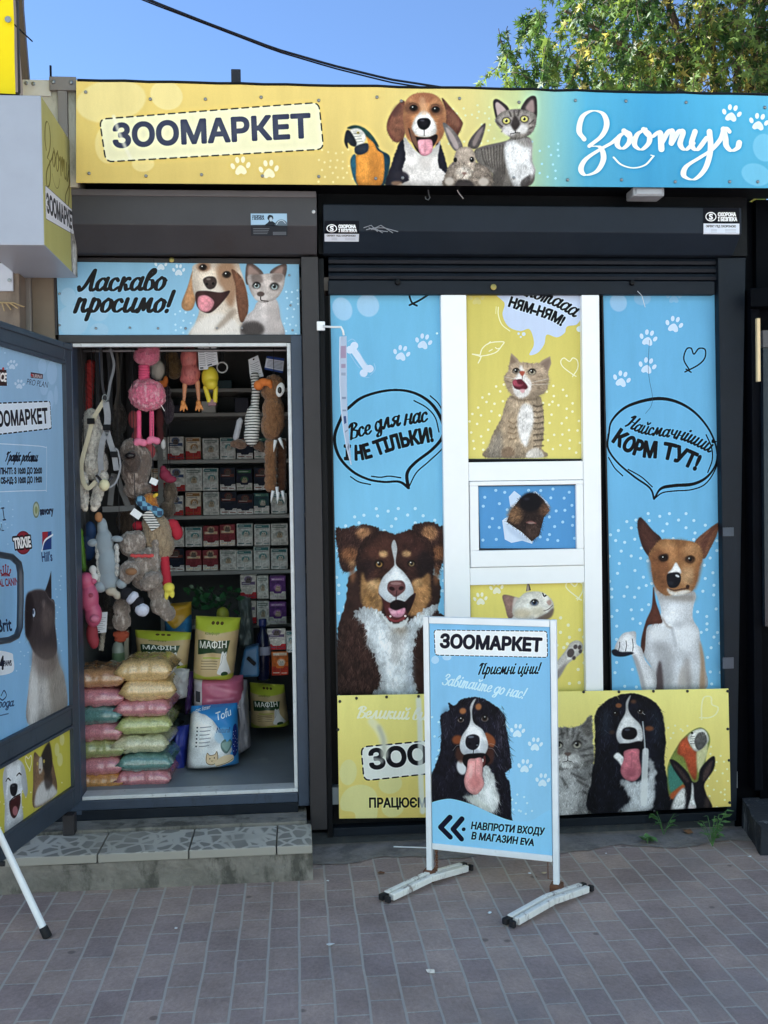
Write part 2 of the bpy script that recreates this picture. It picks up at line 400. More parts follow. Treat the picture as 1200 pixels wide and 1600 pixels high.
    def text(s, body, path, h, col, bold=.02, shear=0, a=1.0, f=0):   # h = capital height
        po = outline(body, 0.0)
        xs = np.vstack(po)[:, 0]; x0, w = xs.min(), xs.max() - xs.min(); cap = CAPH
        po = [np.stack([p[:, 0] - x0, p[:, 1] / cap], 1) for p in po]
        pp = s.onpath(po, w, path, h, shear); s.paint(pp, col, a, f)
        if bold:
            wd = 2 * bold * h / cap * s.k(path[0]); polys = []; t = np.linspace(0, 2 * np.pi, 10, endpoint=False)
            for p in pp:
                q = np.roll(p, -1, 0)
                for u, v in zip(p, q):
                    d = v - u; L = np.hypot(*d)
                    if L < 1e-6: continue
                    n = np.array([-d[1], d[0]]) / L * wd / 2; polys.append(ccw(np.array([u + n, v + n, v - n, u - n])))
                    polys.append(u + np.stack([np.cos(t), np.sin(t)], 1) * wd / 2)
            s.paint(polys, col, a, f)
    def script(s, body, path, h, col, wa=.1, wb=.3, shear=.22, a=1.0, f=0):   # h = height of small letters
        x = 0; polys = []
        for ch in body:
            adv, st = SCRIPT[ch]
            for q in st:
                q = np.array(q, float)
                for pg in pen(q, wa, wb): polys.append(pg + (x, 0))
            x += adv
        return s.paint([ccw(p) for p in s.onpath(polys, x, path, h, shear)], col, a, f)
    def paw(s, cx, cy, r, rot=0, col='#dfe9f5', a=.9):
        c, sn = math.cos(math.radians(rot)), math.sin(math.radians(rot))
        W = lambda x, y: (cx + r * (x * c - y * sn), cy + r * (x * sn + y * c))
        s.poly([W(*p) for p in ((0, -.1), (.42, .2), (.55, .62), (.3, .8), (0, .68), (-.3, .8), (-.55, .62), (-.42, .2))], col, a)
        for x, y, q in ((-.75, -.05, -25), (-.28, -.6, -8), (.28, -.6, 8), (.75, -.05, 25)): s.ell(*W(x, y), r * .2, r * .3, col, a, 0, rot + q)
    def heart(s, pts, w, col): s.line(pts, w, col)
    def dots(s, pts, r, col, a=.9):
        for x, y in pts: s.ell(x, y, r, r, col, a)
    def scatter(s, box, n, r, col, a=.9, avoid=()):
        pts = []
        for _ in range(n * 8):
            p = np.array([s.rng.uniform(box[0], box[2]), s.rng.uniform(box[1], box[3])])
            if all(np.hypot(*(p - q)) > r * 5 for q in pts): pts.append(p)
            if len(pts) >= n: break
        s.dots(pts, r, col, a)
    def hair(s, pts, n, ln, ang, v=.25, w=1.0, a=.8, cols=None, curl=.3, spread=18, smooth=True):
        # short brush hairs inside an outline; each takes the colour under its root, lighter or darker
        p = s.tr(pts); p = crspline(p, True, 8) if smooth else p
        x0, y0 = np.floor(p.min(0)).astype(int); x1, y1 = np.ceil(p.max(0)).astype(int)
        x0, y0, x1, y1 = max(0, x0), max(0, y0), min(s.W, x1), min(s.H, y1)
        if x1 - x0 < 2 or y1 - y0 < 2: return
        m = cover([p], x0, y0, x1 - x0, y1 - y0, 1)
        ys, xs = np.nonzero(m > .5)
        if not len(ys): return
        i = s.rng.integers(0, len(ys), n); bx, by = xs[i] + x0 + s.rng.random(n), ys[i] + y0 + s.rng.random(n)
        k = s.k(np.mean(np.asarray(pts, float).reshape(-1, 2), 0))
        if isinstance(ang, tuple):
            c = s.tr([ang])[0]; th = np.arctan2(by - c[1], bx - c[0])
        else: th = np.full(n, math.radians(ang))
        th = th + s.rng.normal(0, math.radians(spread), n); L = ln * k * s.rng.uniform(.5, 1.2, n)
        base = s.im[by.astype(int).clip(0, s.H - 1), bx.astype(int).clip(0, s.W - 1)]
        if cols is not None: base = np.array([hx(c) for c in cols])[s.rng.integers(0, len(cols), n)]
        cl = vnoise(y1 - y0 + 1, x1 - x0 + 1, max(2.5, ln * k * .28), s.rng)[(by - y0).astype(int).clip(0, y1 - y0), (bx - x0).astype(int).clip(0, x1 - x0)]
        f = 1 + v * 2.6 * (cl - .5) + s.rng.uniform(-v, v, n) * .6      # hairs lie in tufts
        c = np.clip(base * f[:, None] + np.maximum(f - 1, 0)[:, None] * .12, 0, 1)
        S = int(max(4, ln * k * 1.4)); t = np.linspace(0, 1, S)[None]
        cu = s.rng.normal(0, curl, n)[:, None]
        X = bx[:, None] + np.cos(th[:, None] + cu * t) * L[:, None] * t; Y = by[:, None] + np.sin(th[:, None] + cu * t) * L[:, None] * t
        wt = (1 - t ** 2) * np.ones_like(X) * w
        cov = np.zeros(s.W * s.H); rgb = np.zeros((3, s.W * s.H))
        for dx in (0, 1):
            for dy in (0, 1):
                xi, yi = np.floor(X - .5).astype(int) + dx, np.floor(Y - .5).astype(int) + dy
                wg = wt * (1 - np.abs(X - .5 - xi)) * (1 - np.abs(Y - .5 - yi))
                ok = (xi >= 0) & (yi >= 0) & (xi < s.W) & (yi < s.H); idx = (yi * s.W + xi)[ok]; wg = wg[ok]
                cov += np.bincount(idx, wg, s.W * s.H)
                for ch in range(3): rgb[ch] += np.bincount(idx, wg * np.broadcast_to(c[:, ch:ch + 1], X.shape)[ok], s.W * s.H)
        al = (1 - np.exp(-cov * 1.2)) * a; rgb = (rgb / np.maximum(cov, 1e-6)).T.reshape(s.H, s.W, 3); al = al.reshape(s.H, s.W, 1)
        s.im += (rgb - s.im) * al
    def eye(s, x, y, r, iris='#3a2410', white=None, squash=1.0, rot=0, hl=(-.3, -.35)):
        s.poly([(x - 1.35 * r, y + .2 * r), (x - .65 * r, y - .85 * r), (x + .6 * r, y - .9 * r), (x + 1.3 * r, y + .1 * r), (x + .6 * r, y + .9 * r), (x - .6 * r, y + .9 * r)], '#0c0807', .8, r * .5)
        if white: s.ell(x, y + r * .1, r * 1.05, r * .78, white, .85, r * .3, rot)
        s.ell(x, y + r * .05, r * .86, r * .82, iris, 1, r * .25)
        s.ell(x, y + r * .25, r * .6, r * .4, np.clip(hx(iris) * 1.5 + .04, 0, 1), .6, r * .4)
        s.ell(x, y, r * .48, r * .52, '#030202', 1, r * .2)
        s.poly([(x - 1.35 * r, y + .1 * r), (x - .6 * r, y - .85 * r), (x + .6 * r, y - .9 * r), (x + 1.35 * r, y), (x + .5 * r, y - .45 * r), (x - .5 * r, y - .4 * r)], '#060404', .9, r * .3)
        s.ell(x + hl[0] * r, y + hl[1] * r, r * .22, r * .2, '#ffffff', .9, r * .1)
    def mottle(s, pts, amt, cell):       # uneven tone inside an outline
        p = crspline(s.tr(pts), True, 8); x0, y0 = np.floor(p.min(0)).astype(int); x1, y1 = np.ceil(p.max(0)).astype(int)
        x0, y0, x1, y1 = max(0, x0), max(0, y0), min(s.W, x1), min(s.H, y1)
        if x1 - x0 < 2 or y1 - y0 < 2: return
        k = s.k(np.mean(np.asarray(pts, float).reshape(-1, 2), 0))
        n = .6 * vnoise(y1 - y0, x1 - x0, max(2, cell * k), s.rng) + .4 * vnoise(y1 - y0, x1 - x0, max(1.5, cell * k * .4), s.rng)
        m = cover([p], x0, y0, x1 - x0, y1 - y0, 1)
        s.im[y0:y1, x0:x1] *= 1 + ((n - .5) * 2 * amt * m)[..., None]
    def vgrad(s, top, bot, a=1.0):
        t = np.linspace(0, 1, s.H)[:, None, None]; s.im += (hx(top) * (1 - t) + hx(bot) * t - s.im) * a
    def finish(s):
        r_ = max(2, int(s.W / 260)); pad = np.pad(s.im, ((3 * r_, 3 * r_), (3 * r_, 3 * r_), (0, 0)), 'edge')
        g = s.im - .38 * (np.stack([blur(pad[..., i], r_)[3 * r_:-3 * r_, 3 * r_:-3 * r_] for i in range(3)], -1) - s.im)   # the crisp edge of a digital print
        g = g * (1 + .03 * (s.rng.random((s.H, s.W, 1)) - .5))
        px = np.ones((s.H, s.W, 4), np.float32); px[..., :3] = np.clip(g, 0, 1)[::-1]
        im = bpy.data.images.new(s.name, s.W, s.H); im.pixels.foreach_set(px.ravel()); im.update(); im.pack()
        return im

_h = np.vstack(outline('H', 0.0)); CAPH = _h[:, 1].max() - _h[:, 1].min()

def printmat(name, art, rough=.5, spec=.12, lines=0.0, trans=0.0):
    im = art.finish()
    m = bpy.data.materials.new(name); m.use_nodes = True; t = m.node_tree; b = t.nodes['Principled BSDF']; N = t.nodes.new; K = t.links.new
    ti = N('ShaderNodeTexImage'); ti.image = im; ti.extension = 'EXTEND'
    tc = N('ShaderNodeTexCoord'); n1 = N('ShaderNodeTexNoise'); n1.inputs['Scale'].default_value = 3; n1.inputs['Detail'].default_value = 8; n1.inputs['Roughness'].default_value = .7
    mpv = N('ShaderNodeMapping'); mpv.inputs['Scale'].default_value = (2.5, 2.5, .45); K(tc.outputs['Object'], mpv.inputs['Vector']); K(mpv.outputs[0], n1.inputs['Vector'])
    mr = N('ShaderNodeMapRange'); mr.inputs['From Min'].default_value = .35; mr.inputs['From Max'].default_value = .75; mr.inputs['To Min'].default_value = 1.0; mr.inputs['To Max'].default_value = .87
    K(n1.outputs['Fac'], mr.inputs['Value'])
    hs = N('ShaderNodeHueSaturation'); K(ti.outputs['Color'], hs.inputs['Color']); K(mr.outputs['Result'], hs.inputs['Value'])
    K(hs.outputs['Color'], b.inputs['Base Color'])
    r2 = N('ShaderNodeMapRange'); r2.inputs['To Min'].default_value = rough - .1; r2.inputs['To Max'].default_value = rough + .15
    K(n1.outputs['Fac'], r2.inputs['Value']); K(r2.outputs['Result'], b.inputs['Roughness'])
    b.inputs['Specular IOR Level'].default_value = spec
    n2 = N('ShaderNodeTexNoise'); n2.inputs['Scale'].default_value = 4; n2.inputs['Detail'].default_value = 2; K(tc.outputs['Object'], n2.inputs['Vector'])
    bp = N('ShaderNodeBump'); bp.inputs['Strength'].default_value = .25; bp.inputs['Distance'].default_value = .01
    K(n2.outputs['Fac'], bp.inputs['Height']); K(bp.outputs['Normal'], b.inputs['Normal'])
    return m

def sheet(name, corners, m, parent=None, thick=.003, back=(0, 1, 0)):   # a flat printed board: TL, TR, BR, BL seen from the front
    c = [Vector(p) for p in corners]; bk = Vector(back) * thick
    v = c + [p + bk for p in c]
    me = bpy.data.meshes.new(name)
    me.from_pydata(v, [], [(0, 3, 2, 1), (4, 5, 6, 7), (0, 1, 5, 4), (1, 2, 6, 5), (2, 3, 7, 6), (3, 0, 4, 7)])
    uv = me.uv_layers.new(name='UVMap'); co = {0: (0, 1), 1: (1, 1), 2: (1, 0), 3: (0, 0)}
    for lp in me.loops: uv.data[lp.index].uv = co[lp.vertex_index % 4]
    me.materials.append(m); o = bpy.data.objects.new(name, me); COL.objects.link(o)
    if parent is not None: put(o, parent)
    return o
# ------------------------------------------------------------------ where the prints sit
Q = {  # printed surfaces, corners as measured: top left, top right, bottom right, bottom left
 'left': [(514.6, 459), (698.5, 459), (707.5, 1090), (527, 1090)],
 'kitten': [(727, 459), (917, 459), (918, 718), (730, 718)],
 'hole': [(746, 759), (902, 757), (903, 858), (749, 858)],
 'white_cat': [(733, 900), (923, 898), (927, 1085), (737, 1085)],
 'right': [(941, 459), (1122, 459), (1132, 1080), (955, 1080)],
 'low_left': [(527, 1087), (852, 1081), (852, 1275), (530, 1279)],
 'low_right': [(852, 1081), (1138, 1076), (1142, 1260), (852, 1275)],
 'sign': [(119, 125), (1296, 150), (1296, 294.5), (119, 285.5)],
 'welcome': [(88, 409), (467, 413), (469, 527), (92, 523)],
}
Q['board'] = [(671, 971), (858.5, 977.5), (868, 1344), (678, 1311)]
def proj(p):
    v = Vector(p) - CAM; return (600 + FPX * v.dot(CR_) / v.dot(CF), 800 + FPX * v.dot(CD_) / v.dot(CF))
DT, DB_ = 2.366, .262
H0 = Vector((-1.003, -.012, 0)); DD = Vector((-.19, -.98, 0)).normalized(); DN = Vector((-DD.y, DD.x, 0)).normalized()   # along the leaf, and its face towards the doorway
if DN.x < 0: DN = -DN
def D(u, v, w=0): return H0 + DD * u + Vector((0, 0, v)) + DN * w
DQ = {'door_top': [D(.89, DT - .1, -.012), D(.0857, DT - .1, -.012), D(.0857, .73, -.012), D(.89, .73, -.012)], 'door_low': [D(.89, .626, -.012), D(.0857, .626, -.012), D(.0857, DB_ + .1, -.012), D(.89, DB_ + .1, -.012)]}
for k_ in DQ: Q[k_] = [proj(p) for p in DQ[k_]]
# ------------------------------------------------------------------ the prints (coordinates read off enlargements of the photograph)
ARTS = {}
INK = '#06060c'
def art(k):
    def w(f): ARTS[k] = f; return f
    return w
def tuft(a, pts, n=900, ln=26, ang=90, v=.3, **kw): a.mottle(pts, .18, ln * 2.2); a.hair(pts, n, ln, ang, v, **kw)

LOGO = [([(445, 596), (424, 560), (438, 500), (480, 474), (524, 486), (540, 530), (520, 580), (466, 626)], 5, 24), ([(466, 626), (512, 632), (526, 680), (500, 730), (452, 747), (432, 722), (452, 682), (512, 640), (560, 612), (588, 588)], 5, 24),
        ([(622, 562), (592, 585), (584, 620), (606, 636), (634, 608), (634, 572), (612, 560), (640, 590), (668, 582)], 6, 23), ([(704, 552), (668, 575), (656, 618), (684, 640), (716, 610), (716, 572), (694, 554), (722, 586), (754, 566)], 6, 23),
        ([(752, 566), (764, 572), (768, 638)], 10, 26), ([(770, 610), (798, 562), (814, 562), (810, 612)], 6, 24), ([(812, 610), (842, 560), (858, 566), (846, 615), (868, 640), (902, 612)], 6, 24),
        ([(908, 562), (894, 615), (916, 640), (956, 590)], 6, 24), ([(968, 562), (972, 640), (950, 720), (905, 765), (862, 750), (872, 712), (930, 672), (974, 642), (1014, 594), (1028, 556)], 5, 24),
        ([(1026, 552), (1034, 590), (1038, 622), (1058, 643), (1084, 631), (1091, 609)], 8, 25), ([(1024, 551), (1040, 549), (1051, 562)], 15, 18), ([(568, 674), (600, 704), (650, 718), (700, 706), (732, 672)], 5, 9), ([(724, 664), (738, 668)], 4, 8)]
def panel_dots(a, pts, r, col='#bfe3f6'): a.dots(pts, r, col, .95)
def label(a, P, body, base, h, ink, paper='#e9f1f4', dash=None, bold=.035, dw=5, on=26, off=16, r=22):
    c = np.array(P, float); q = []
    for i in range(4):
        p, n, m = c[i], c[(i - 1) % 4], c[(i + 1) % 4]
        u = (n - p) / np.hypot(*(n - p)) * r; w = (m - p) / np.hypot(*(m - p)) * r
        for t in np.linspace(0, 1, 6): q.append(p + u * (1 - t) ** 2 + w * t ** 2)
    a.poly(q, paper, 1, 0, False)
    q = np.array(q); ctr = q.mean(0)
    loop = np.vstack([q, q[:1]])
    a.dashes(loop, dw, dash or ink, on, off)
    a.text(body, base, h, ink, bold)

@art('left')
def _():
    a = Art('left film', Q['left'], 350, 1180, '#67aee4', 11); a.vgrad('#70b6dc', '#84c8ec')
    a.org(500, 440, 4.445)
    a.ell(155, 190, 66, 84, '#a6cdec', .85, 3, -25); a.ell(332, 165, 76, 82, '#a6cdec', .85, 3, -30)
    a.line([(612, 60), (622, 110), (640, 150), (672, 168)], 13, INK); a.line([(760, 85), (690, 130), (620, 164)], 13, INK)
    a.line([(222, 462), (325, 610)], 44, '#cfe0f5')
    for x, y in ((207, 474), (238, 446), (303, 636), (345, 606)): a.ell(x, y, 27, 27, '#cfe0f5')
    for p in ([(195, 415), (225, 400), (255, 425)], [(262, 470), (300, 540), (325, 580)], [(375, 570), (382, 610), (350, 650)], [(275, 640), (290, 660), (340, 668)], [(205, 500), (250, 570), (275, 600)]): a.line(p, 5, '#9cc8ea', .9)
    a.paw(565, 500, 62, 12, '#cfe0f5'); a.paw(718, 420, 62, 12, '#cfe0f5'); a.ell(812, 362, 8, 8, '#d8f4f6')
    a.line([(188, 888), (300, 802), (480, 757), (640, 772), (770, 850), (850, 980), (852, 1080), (780, 1170), (660, 1262), (605, 1335), (612, 1432)], 16, INK, w2=24)
    a.line([(158, 925), (102, 1080), (130, 1215), (220, 1318), (330, 1374), (440, 1392), (550, 1392), (616, 1436)], 15, INK, w2=22)
    a.line([(830, 930), (880, 1040), (860, 1150), (760, 1250), (670, 1330), (616, 1432)], 9, INK)
    for p in ([(652, 830), (740, 880), (800, 950), (826, 1050)], [(765, 798), (820, 850), (872, 940)], [(358, 1354), (420, 1360), (480, 1352), (560, 1364)], [(212, 1360), (270, 1395), (350, 1412)]): a.line(p, 9, INK)
    a.script('Все для нас', [(208, 1098), (370, 1050), (480, 1012), (745, 975)], 66, INK, .12, .32)
    a.text('І НЕ ТІЛЬКИ!', [(172, 1240), (300, 1236), (480, 1178), (600, 1146), (785, 1112)], 92, INK, .05)
    a.org(510, 790, 5.162)
    panel_dots(a, [(402, 28), (498, 46), (580, 25), (716, 27), (655, 78), (780, 86), (560, 107), (412, 86), (302, 82), (227, 97), (263, 144), (525, 168), (716, 142), (874, 124), (155, 170), (467, 205), (150, 520), (82, 585), (100, 648), (100, 714), (145, 823), (100, 873), (936, 514), (944, 610), (936, 692), (958, 806), (90, 370), (905, 600)], 13)
    body = [(200, 560), (160, 760), (95, 1000), (80, 1200), (76, 1525), (1005, 1535), (1005, 960), (905, 860), (920, 690), (860, 560), (500, 500)]
    a.poly(body, '#33211d', 1, 4, jag=7)
    le = [(88, 185), (160, 190), (240, 165), (340, 160), (430, 200), (330, 300), (265, 440), (215, 520), (150, 540), (110, 470), (92, 340), (75, 250)]
    re = [(690, 200), (740, 150), (860, 140), (920, 170), (1010, 180), (1010, 320), (950, 430), (900, 560), (850, 450), (800, 330)]
    for e in (le, re): a.poly(e, '#2f1d1a', 1, 3, jag=8)
    for x, y, rx, ry, c in ((300, 225, 60, 48, '#a87a54'), (190, 400, 75, 60, '#7d5236'), (830, 225, 65, 60, '#a87a54'), (905, 385, 60, 60, '#7d5236'), (210, 560, 25, 70, '#7a5138'), (885, 560, 25, 90, '#7a5138'), (210, 470, 40, 20, '#b0885e')): a.ell(x, y, rx, ry, c, .85, 28)
    head = [(430, 205), (560, 232), (690, 200), (840, 300), (865, 450), (855, 600), (840, 760), (740, 880), (560, 960), (380, 870), (285, 780), (262, 600), (240, 450), (300, 280)]
    a.poly(head, '#2d1b18', 1, 6, jag=5)
    a.poly([(420, 260), (520, 250), (540, 430), (470, 560), (330, 560), (300, 400)], '#4a2c24', .8, 40); a.poly([(580, 250), (700, 250), (800, 420), (700, 540), (590, 450)], '#3c231f', .8, 40)
    a.ell(330, 500, 60, 70, '#1d1214', .8, 40); a.ell(790, 480, 70, 120, '#191113', .85, 40)
    a.poly([(292, 540), (330, 620), (430, 590), (450, 700), (440, 850), (360, 870), (285, 790), (275, 660)], '#a57c50', .95, 18)
    a.poly([(690, 620), (760, 590), (825, 550), (842, 650), (835, 770), (740, 880), (650, 870), (700, 740)], '#9a7048', .95, 18)
    a.ell(380, 640, 50, 40, '#d0ab7d', .7, 30); a.ell(735, 625, 40, 36, '#c79d6e', .7, 26); a.ell(350, 760, 50, 40, '#8a6338', .6, 30)
    a.ell(460, 393, 36, 28, '#c29a6c', .95, 14); a.ell(645, 390, 36, 26, '#c29a6c', .95, 14)
    ch = [(222, 880), (300, 825), (420, 850), (490, 920), (560, 965), (660, 930), (760, 850), (885, 800), (890, 840), (800, 930), (740, 1010), (705, 1160), (690, 1330), (712, 1530), (395, 1530), (440, 1400), (380, 1200), (330, 1110), (310, 980)]
    a.poly(ch, '#dde5ea', 1, 8, jag=14)
    a.poly([(500, 980), (620, 960), (640, 1100), (560, 1300), (500, 1150)], '#b7b3ae', .6, 50); a.ell(600, 1000, 60, 35, '#a08a70', .5, 30); a.poly([(690, 1180), (700, 1500), (640, 1500), (660, 1300)], '#a9b4c0', .6, 40)
    hairy = a.hair
    a.mottle(body, .25, 60); a.mottle(head, .25, 40)
    hairy([(90, 1000), (300, 950), (420, 1400), (400, 1525), (85, 1525)], 1500, 60, 95, .5, a=.75); hairy(le, 700, 36, 120, .45); hairy(re, 700, 36, 60, .45)
    hairy(head, 2200, 26, (560, 480), .3, a=.7); hairy(ch, 2600, 46, 95, .14, a=.8, spread=25); hairy(ch, 300, 60, 100, .3, a=.5, spread=30)
    a.poly([(548, 278), (570, 350), (560, 470), (620, 535), (680, 620), (702, 720), (640, 775), (560, 800), (470, 775), (420, 700), (450, 590), (530, 505), (548, 460), (525, 330)], '#e6ecf0', 1, 6)
    a.poly([(430, 690), (480, 620), (500, 740), (470, 770)], '#b9c3cc', .5, 20); a.poly([(690, 690), (640, 620), (640, 740), (650, 765)], '#aab6c2', .5, 20)
    a.hair([(530, 510), (620, 540), (695, 700), (560, 790), (430, 700)], 500, 18, (560, 560), .1, a=.6)
    a.poly([(415, 710), (450, 765), (480, 880), (520, 932), (570, 944), (630, 912), (690, 810), (718, 705), (640, 772), (560, 795), (480, 772)], '#552829', 1, 4)
    a.poly([(640, 775), (710, 715), (685, 820), (650, 870)], '#1b1013', .9, 8); a.poly([(515, 792), (570, 762), (645, 790), (630, 850), (530, 850)], '#120a0d', 1, 6)
    a.poly([(500, 828), (560, 846), (632, 826), (626, 880), (580, 904), (528, 890)], '#d694aa', 1, 4); a.line([(566, 848), (572, 885)], 5, '#a8607c', .7, 3); a.ell(540, 862, 24, 12, '#f0c4d2', .7, 8)
    a.poly([(480, 890), (560, 925), (640, 890), (620, 925), (560, 942), (510, 930)], '#8a3c40', .9, 6); a.ell(515, 895, 9, 9, '#e9d5d2'); a.ell(635, 892, 10, 9, '#e9d5d2')
    a.poly([(450, 880), (520, 945), (575, 955), (660, 905), (640, 965), (560, 990), (490, 960)], '#dfe3e2', .9, 8, jag=6)
    a.poly([(493, 640), (520, 612), (600, 606), (632, 632), (632, 682), (585, 725), (555, 738), (535, 728), (495, 690)], '#6b4344', 1, 4)
    a.ell(527, 672, 24, 16, '#2a1518', 1, 5, 20); a.ell(603, 668, 22, 16, '#2a1518', 1, 5, -20); a.ell(560, 630, 45, 12, '#a98482', .7, 8); a.line([(566, 690), (562, 740), (560, 790)], 7, '#2b1719', .9, 3)
    a.eye(425, 474, 30, '#8d6c3e'); a.eye(687, 468, 26, '#7c6848')
    return a

@art('right')
def _():
    a = Art('right film', Q['right'], 350, 1180, '#559fe0', 12); a.vgrad('#66abd6', '#76bce6')
    a.org(930, 440, 4.571)
    a.ell(165, 150, 60, 66, '#9cc2e4', .8, 3, -20); a.ell(335, 120, 60, 50, '#8fb7da', .6, 3); a.paw(560, 105, 60, 0, '#8fb7da', .6)
    for x, y in ((562, 308), (378, 405), (372, 605), (190, 700)): a.paw(x, y, 66, 12, '#cfe0f5')
    a.line([(672, 636), (632, 560), (650, 488), (684, 480), (704, 522), (740, 482), (784, 490), (782, 550), (735, 600), (640, 650)], 10, INK); a.line([(648, 630), (684, 652)], 10, INK)
    a.line([(95, 1112), (120, 1000), (230, 895), (410, 842), (560, 856), (700, 932), (810, 1060), (866, 1200), (862, 1310), (800, 1402), (700, 1452), (560, 1462), (470, 1482), (422, 1556)], 24, INK, w2=12)
    a.line([(95, 1100), (92, 1200), (160, 1300), (280, 1400), (370, 1460), (405, 1500), (420, 1556)], 14, INK)
    a.line([(872, 1240), (862, 1340), (790, 1450), (690, 1492), (560, 1500), (480, 1512), (424, 1554)], 9, INK)
    for p in ([(792, 1102), (830, 1190), (836, 1280), (804, 1372)], [(96, 1266), (140, 1340), (196, 1394)], [(236, 1348), (330, 1400), (408, 1470)]): a.line(p, 9, INK)
    a.script('Найсмачніший', [(214, 1034), (330, 1086), (500, 1112), (640, 1144), (815, 1228)], 52, INK, .11, .3)
    a.text('КОРМ ТУТ!', [(122, 1150), (230, 1220), (330, 1252), (460, 1262), (560, 1284), (715, 1352)], 104, INK, .05)
    a.line([(386, 420), (378, 600), (386, 700), (408, 820), (400, 890), (360, 945)], 3, '#27425f', .7)
    a.org(940, 780, 5)
    panel_dots(a, [(364, 118), (455, 138), (531, 116), (660, 118), (602, 167), (721, 173), (512, 196), (372, 173), (268, 170), (197, 183), (232, 232), (479, 253), (660, 228), (810, 211), (730, 270), (131, 254), (70, 288), (110, 332), (180, 345), (259, 320), (310, 388), (153, 414), (231, 451), (304, 468), (360, 488), (60, 455), (138, 510), (124, 587), (260, 564), (326, 615), (62, 650), (391, 664), (199, 692), (291, 700), (348, 680), (80, 710), (80, 772), (175, 765), (257, 772), (367, 829), (120, 876), (231, 870), (314, 869), (80, 923), (243, 940), (301, 975), (118, 997), (900, 334), (900, 410), (848, 467), (803, 522), (870, 582), (810, 625), (878, 679), (792, 723), (876, 754), (938, 795), (750, 882), (895, 863), (822, 919), (824, 976), (822, 1021), (778, 1042), (905, 1045), (878, 1080), (923, 1129), (856, 1162), (828, 1237), (940, 1268), (849, 1350), (928, 1354), (859, 1444), (117, 1278), (240, 1332), (105, 1357), (180, 1462), (270, 1468), (116, 1100), (720, 320), (560, 312)], 12)
    chest = [(410, 690), (440, 780), (462, 900), (400, 975), (345, 1020), (330, 1150), (322, 1212), (400, 1340), (430, 1490), (802, 1490), (804, 1300), (790, 1200), (770, 1100), (760, 1020), (715, 940), (715, 850), (738, 755), (700, 720), (560, 760)]
    a.poly(chest, '#d3d7dc', 1, 4)
    a.poly([(404, 690), (422, 800), (455, 900), (472, 968), (400, 980), (352, 1010), (335, 1180), (312, 1205), (308, 1110), (345, 960), (390, 850)], '#573127', 1, 5)
    a.poly([(440, 760), (700, 740), (720, 800), (560, 790)], '#8d867f', .8, 30); a.line([(472, 930), (510, 990), (548, 1010)], 14, '#8c8078', .7, 10); a.line([(548, 1012), (560, 1060), (575, 1150)], 22, '#a9adb3', .7, 16)
    a.ell(600, 980, 50, 30, '#aeb3b9', .6, 26); a.ell(440, 1060, 70, 60, '#eef1f4', .7, 40); a.ell(660, 1080, 70, 90, '#e9edf1', .6, 50)
    a.poly([(380, 1130), (520, 1140), (560, 1300), (540, 1490), (470, 1490), (440, 1300)], '#8f8f92', .6, 50); a.poly([(430, 1330), (462, 1270), (480, 1490), (420, 1490)], '#463a3c', .9, 14); a.poly([(640, 1300), (660, 1490), (700, 1490), (680, 1250)], '#8d8683', .7, 30); a.poly([(600, 1380), (640, 1300), (660, 1490), (600, 1490)], '#b3aca8', .7, 20)
    a.poly([(764, 1110), (802, 1250), (804, 1490), (762, 1490), (774, 1300)], '#a1866c', .9, 14)
    a.hair(chest, 1800, 26, 95, .12, a=.6, spread=20)
    head = [(370, 440), (450, 330), (540, 318), (640, 325), (730, 345), (780, 400), (790, 470), (762, 540), (745, 640), (705, 722), (640, 742), (570, 752), (490, 752), (420, 690), (395, 600), (385, 500)]
    lear = [(298, 150), (330, 170), (400, 250), (468, 322), (400, 410), (370, 452), (320, 380), (288, 270), (280, 190)]
    rear = [(917, 193), (902, 280), (850, 390), (800, 472), (750, 410), (728, 342), (800, 270)]
    a.poly(lear, '#3c2420', 1, 3); a.poly(rear, '#744b38', 1, 3); a.poly([(905, 215), (850, 300), (790, 430), (770, 360), (830, 270)], '#55342b', .8, 16); a.poly([(320, 200), (420, 330), (360, 400), (310, 300)], '#4f2f27', .7, 20)
    a.poly(head, '#9c6f49', 1, 4)
    a.poly([(380, 450), (480, 400), (540, 560), (510, 720), (430, 700), (392, 600)], '#74492f', .85, 40); a.poly([(580, 330), (650, 335), (660, 460), (600, 500), (570, 420)], '#7d5436', .6, 30); a.ell(700, 400, 70, 40, '#b88a60', .7, 40); a.ell(670, 600, 60, 70, '#b7946f', .8, 40); a.ell(520, 370, 60, 40, '#b0835a', .6, 40); a.poly([(730, 560), (790, 470), (760, 640), (715, 720)], '#8a5a3a', .7, 20)
    a.poly([(510, 700), (570, 726), (640, 712), (700, 722), (620, 752), (540, 752)], '#dcdcd8', .9, 10)
    a.mottle(head, .14, 40); a.hair(head, 1900, 20, (560, 560), .2, a=.6); a.hair(lear, 400, 22, 240, .3, a=.5); a.hair(rear, 400, 22, 300, .3, a=.5)
    a.poly([(577, 498), (600, 520), (622, 580), (560, 604), (518, 582), (548, 550)], '#f0f1f1', 1, 6)
    a.poly([(514, 592), (560, 576), (610, 582), (618, 640), (585, 690), (530, 692), (510, 640)], '#0b0e17', 1, 3); a.ell(592, 603, 18, 9, '#e8edf2', .9, 4, 25); a.ell(540, 660, 24, 16, '#20242e', .8, 10)
    a.line([(530, 706), (570, 716), (625, 706)], 9, '#3c2b27', .9, 3); a.line([(625, 706), (660, 700), (684, 680)], 9, '#3a241c', .9, 3); a.ell(672, 688, 14, 18, '#2c1a15', .9, 5)
    a.poly([(445, 450), (500, 430), (522, 450), (510, 485), (460, 490)], '#20130f', .95, 8); a.eye(485, 464, 22, '#20120c'); a.eye(693, 476, 29, '#43291a'); a.line([(655, 462), (690, 448), (725, 462)], 7, '#3a2216', .8, 3)
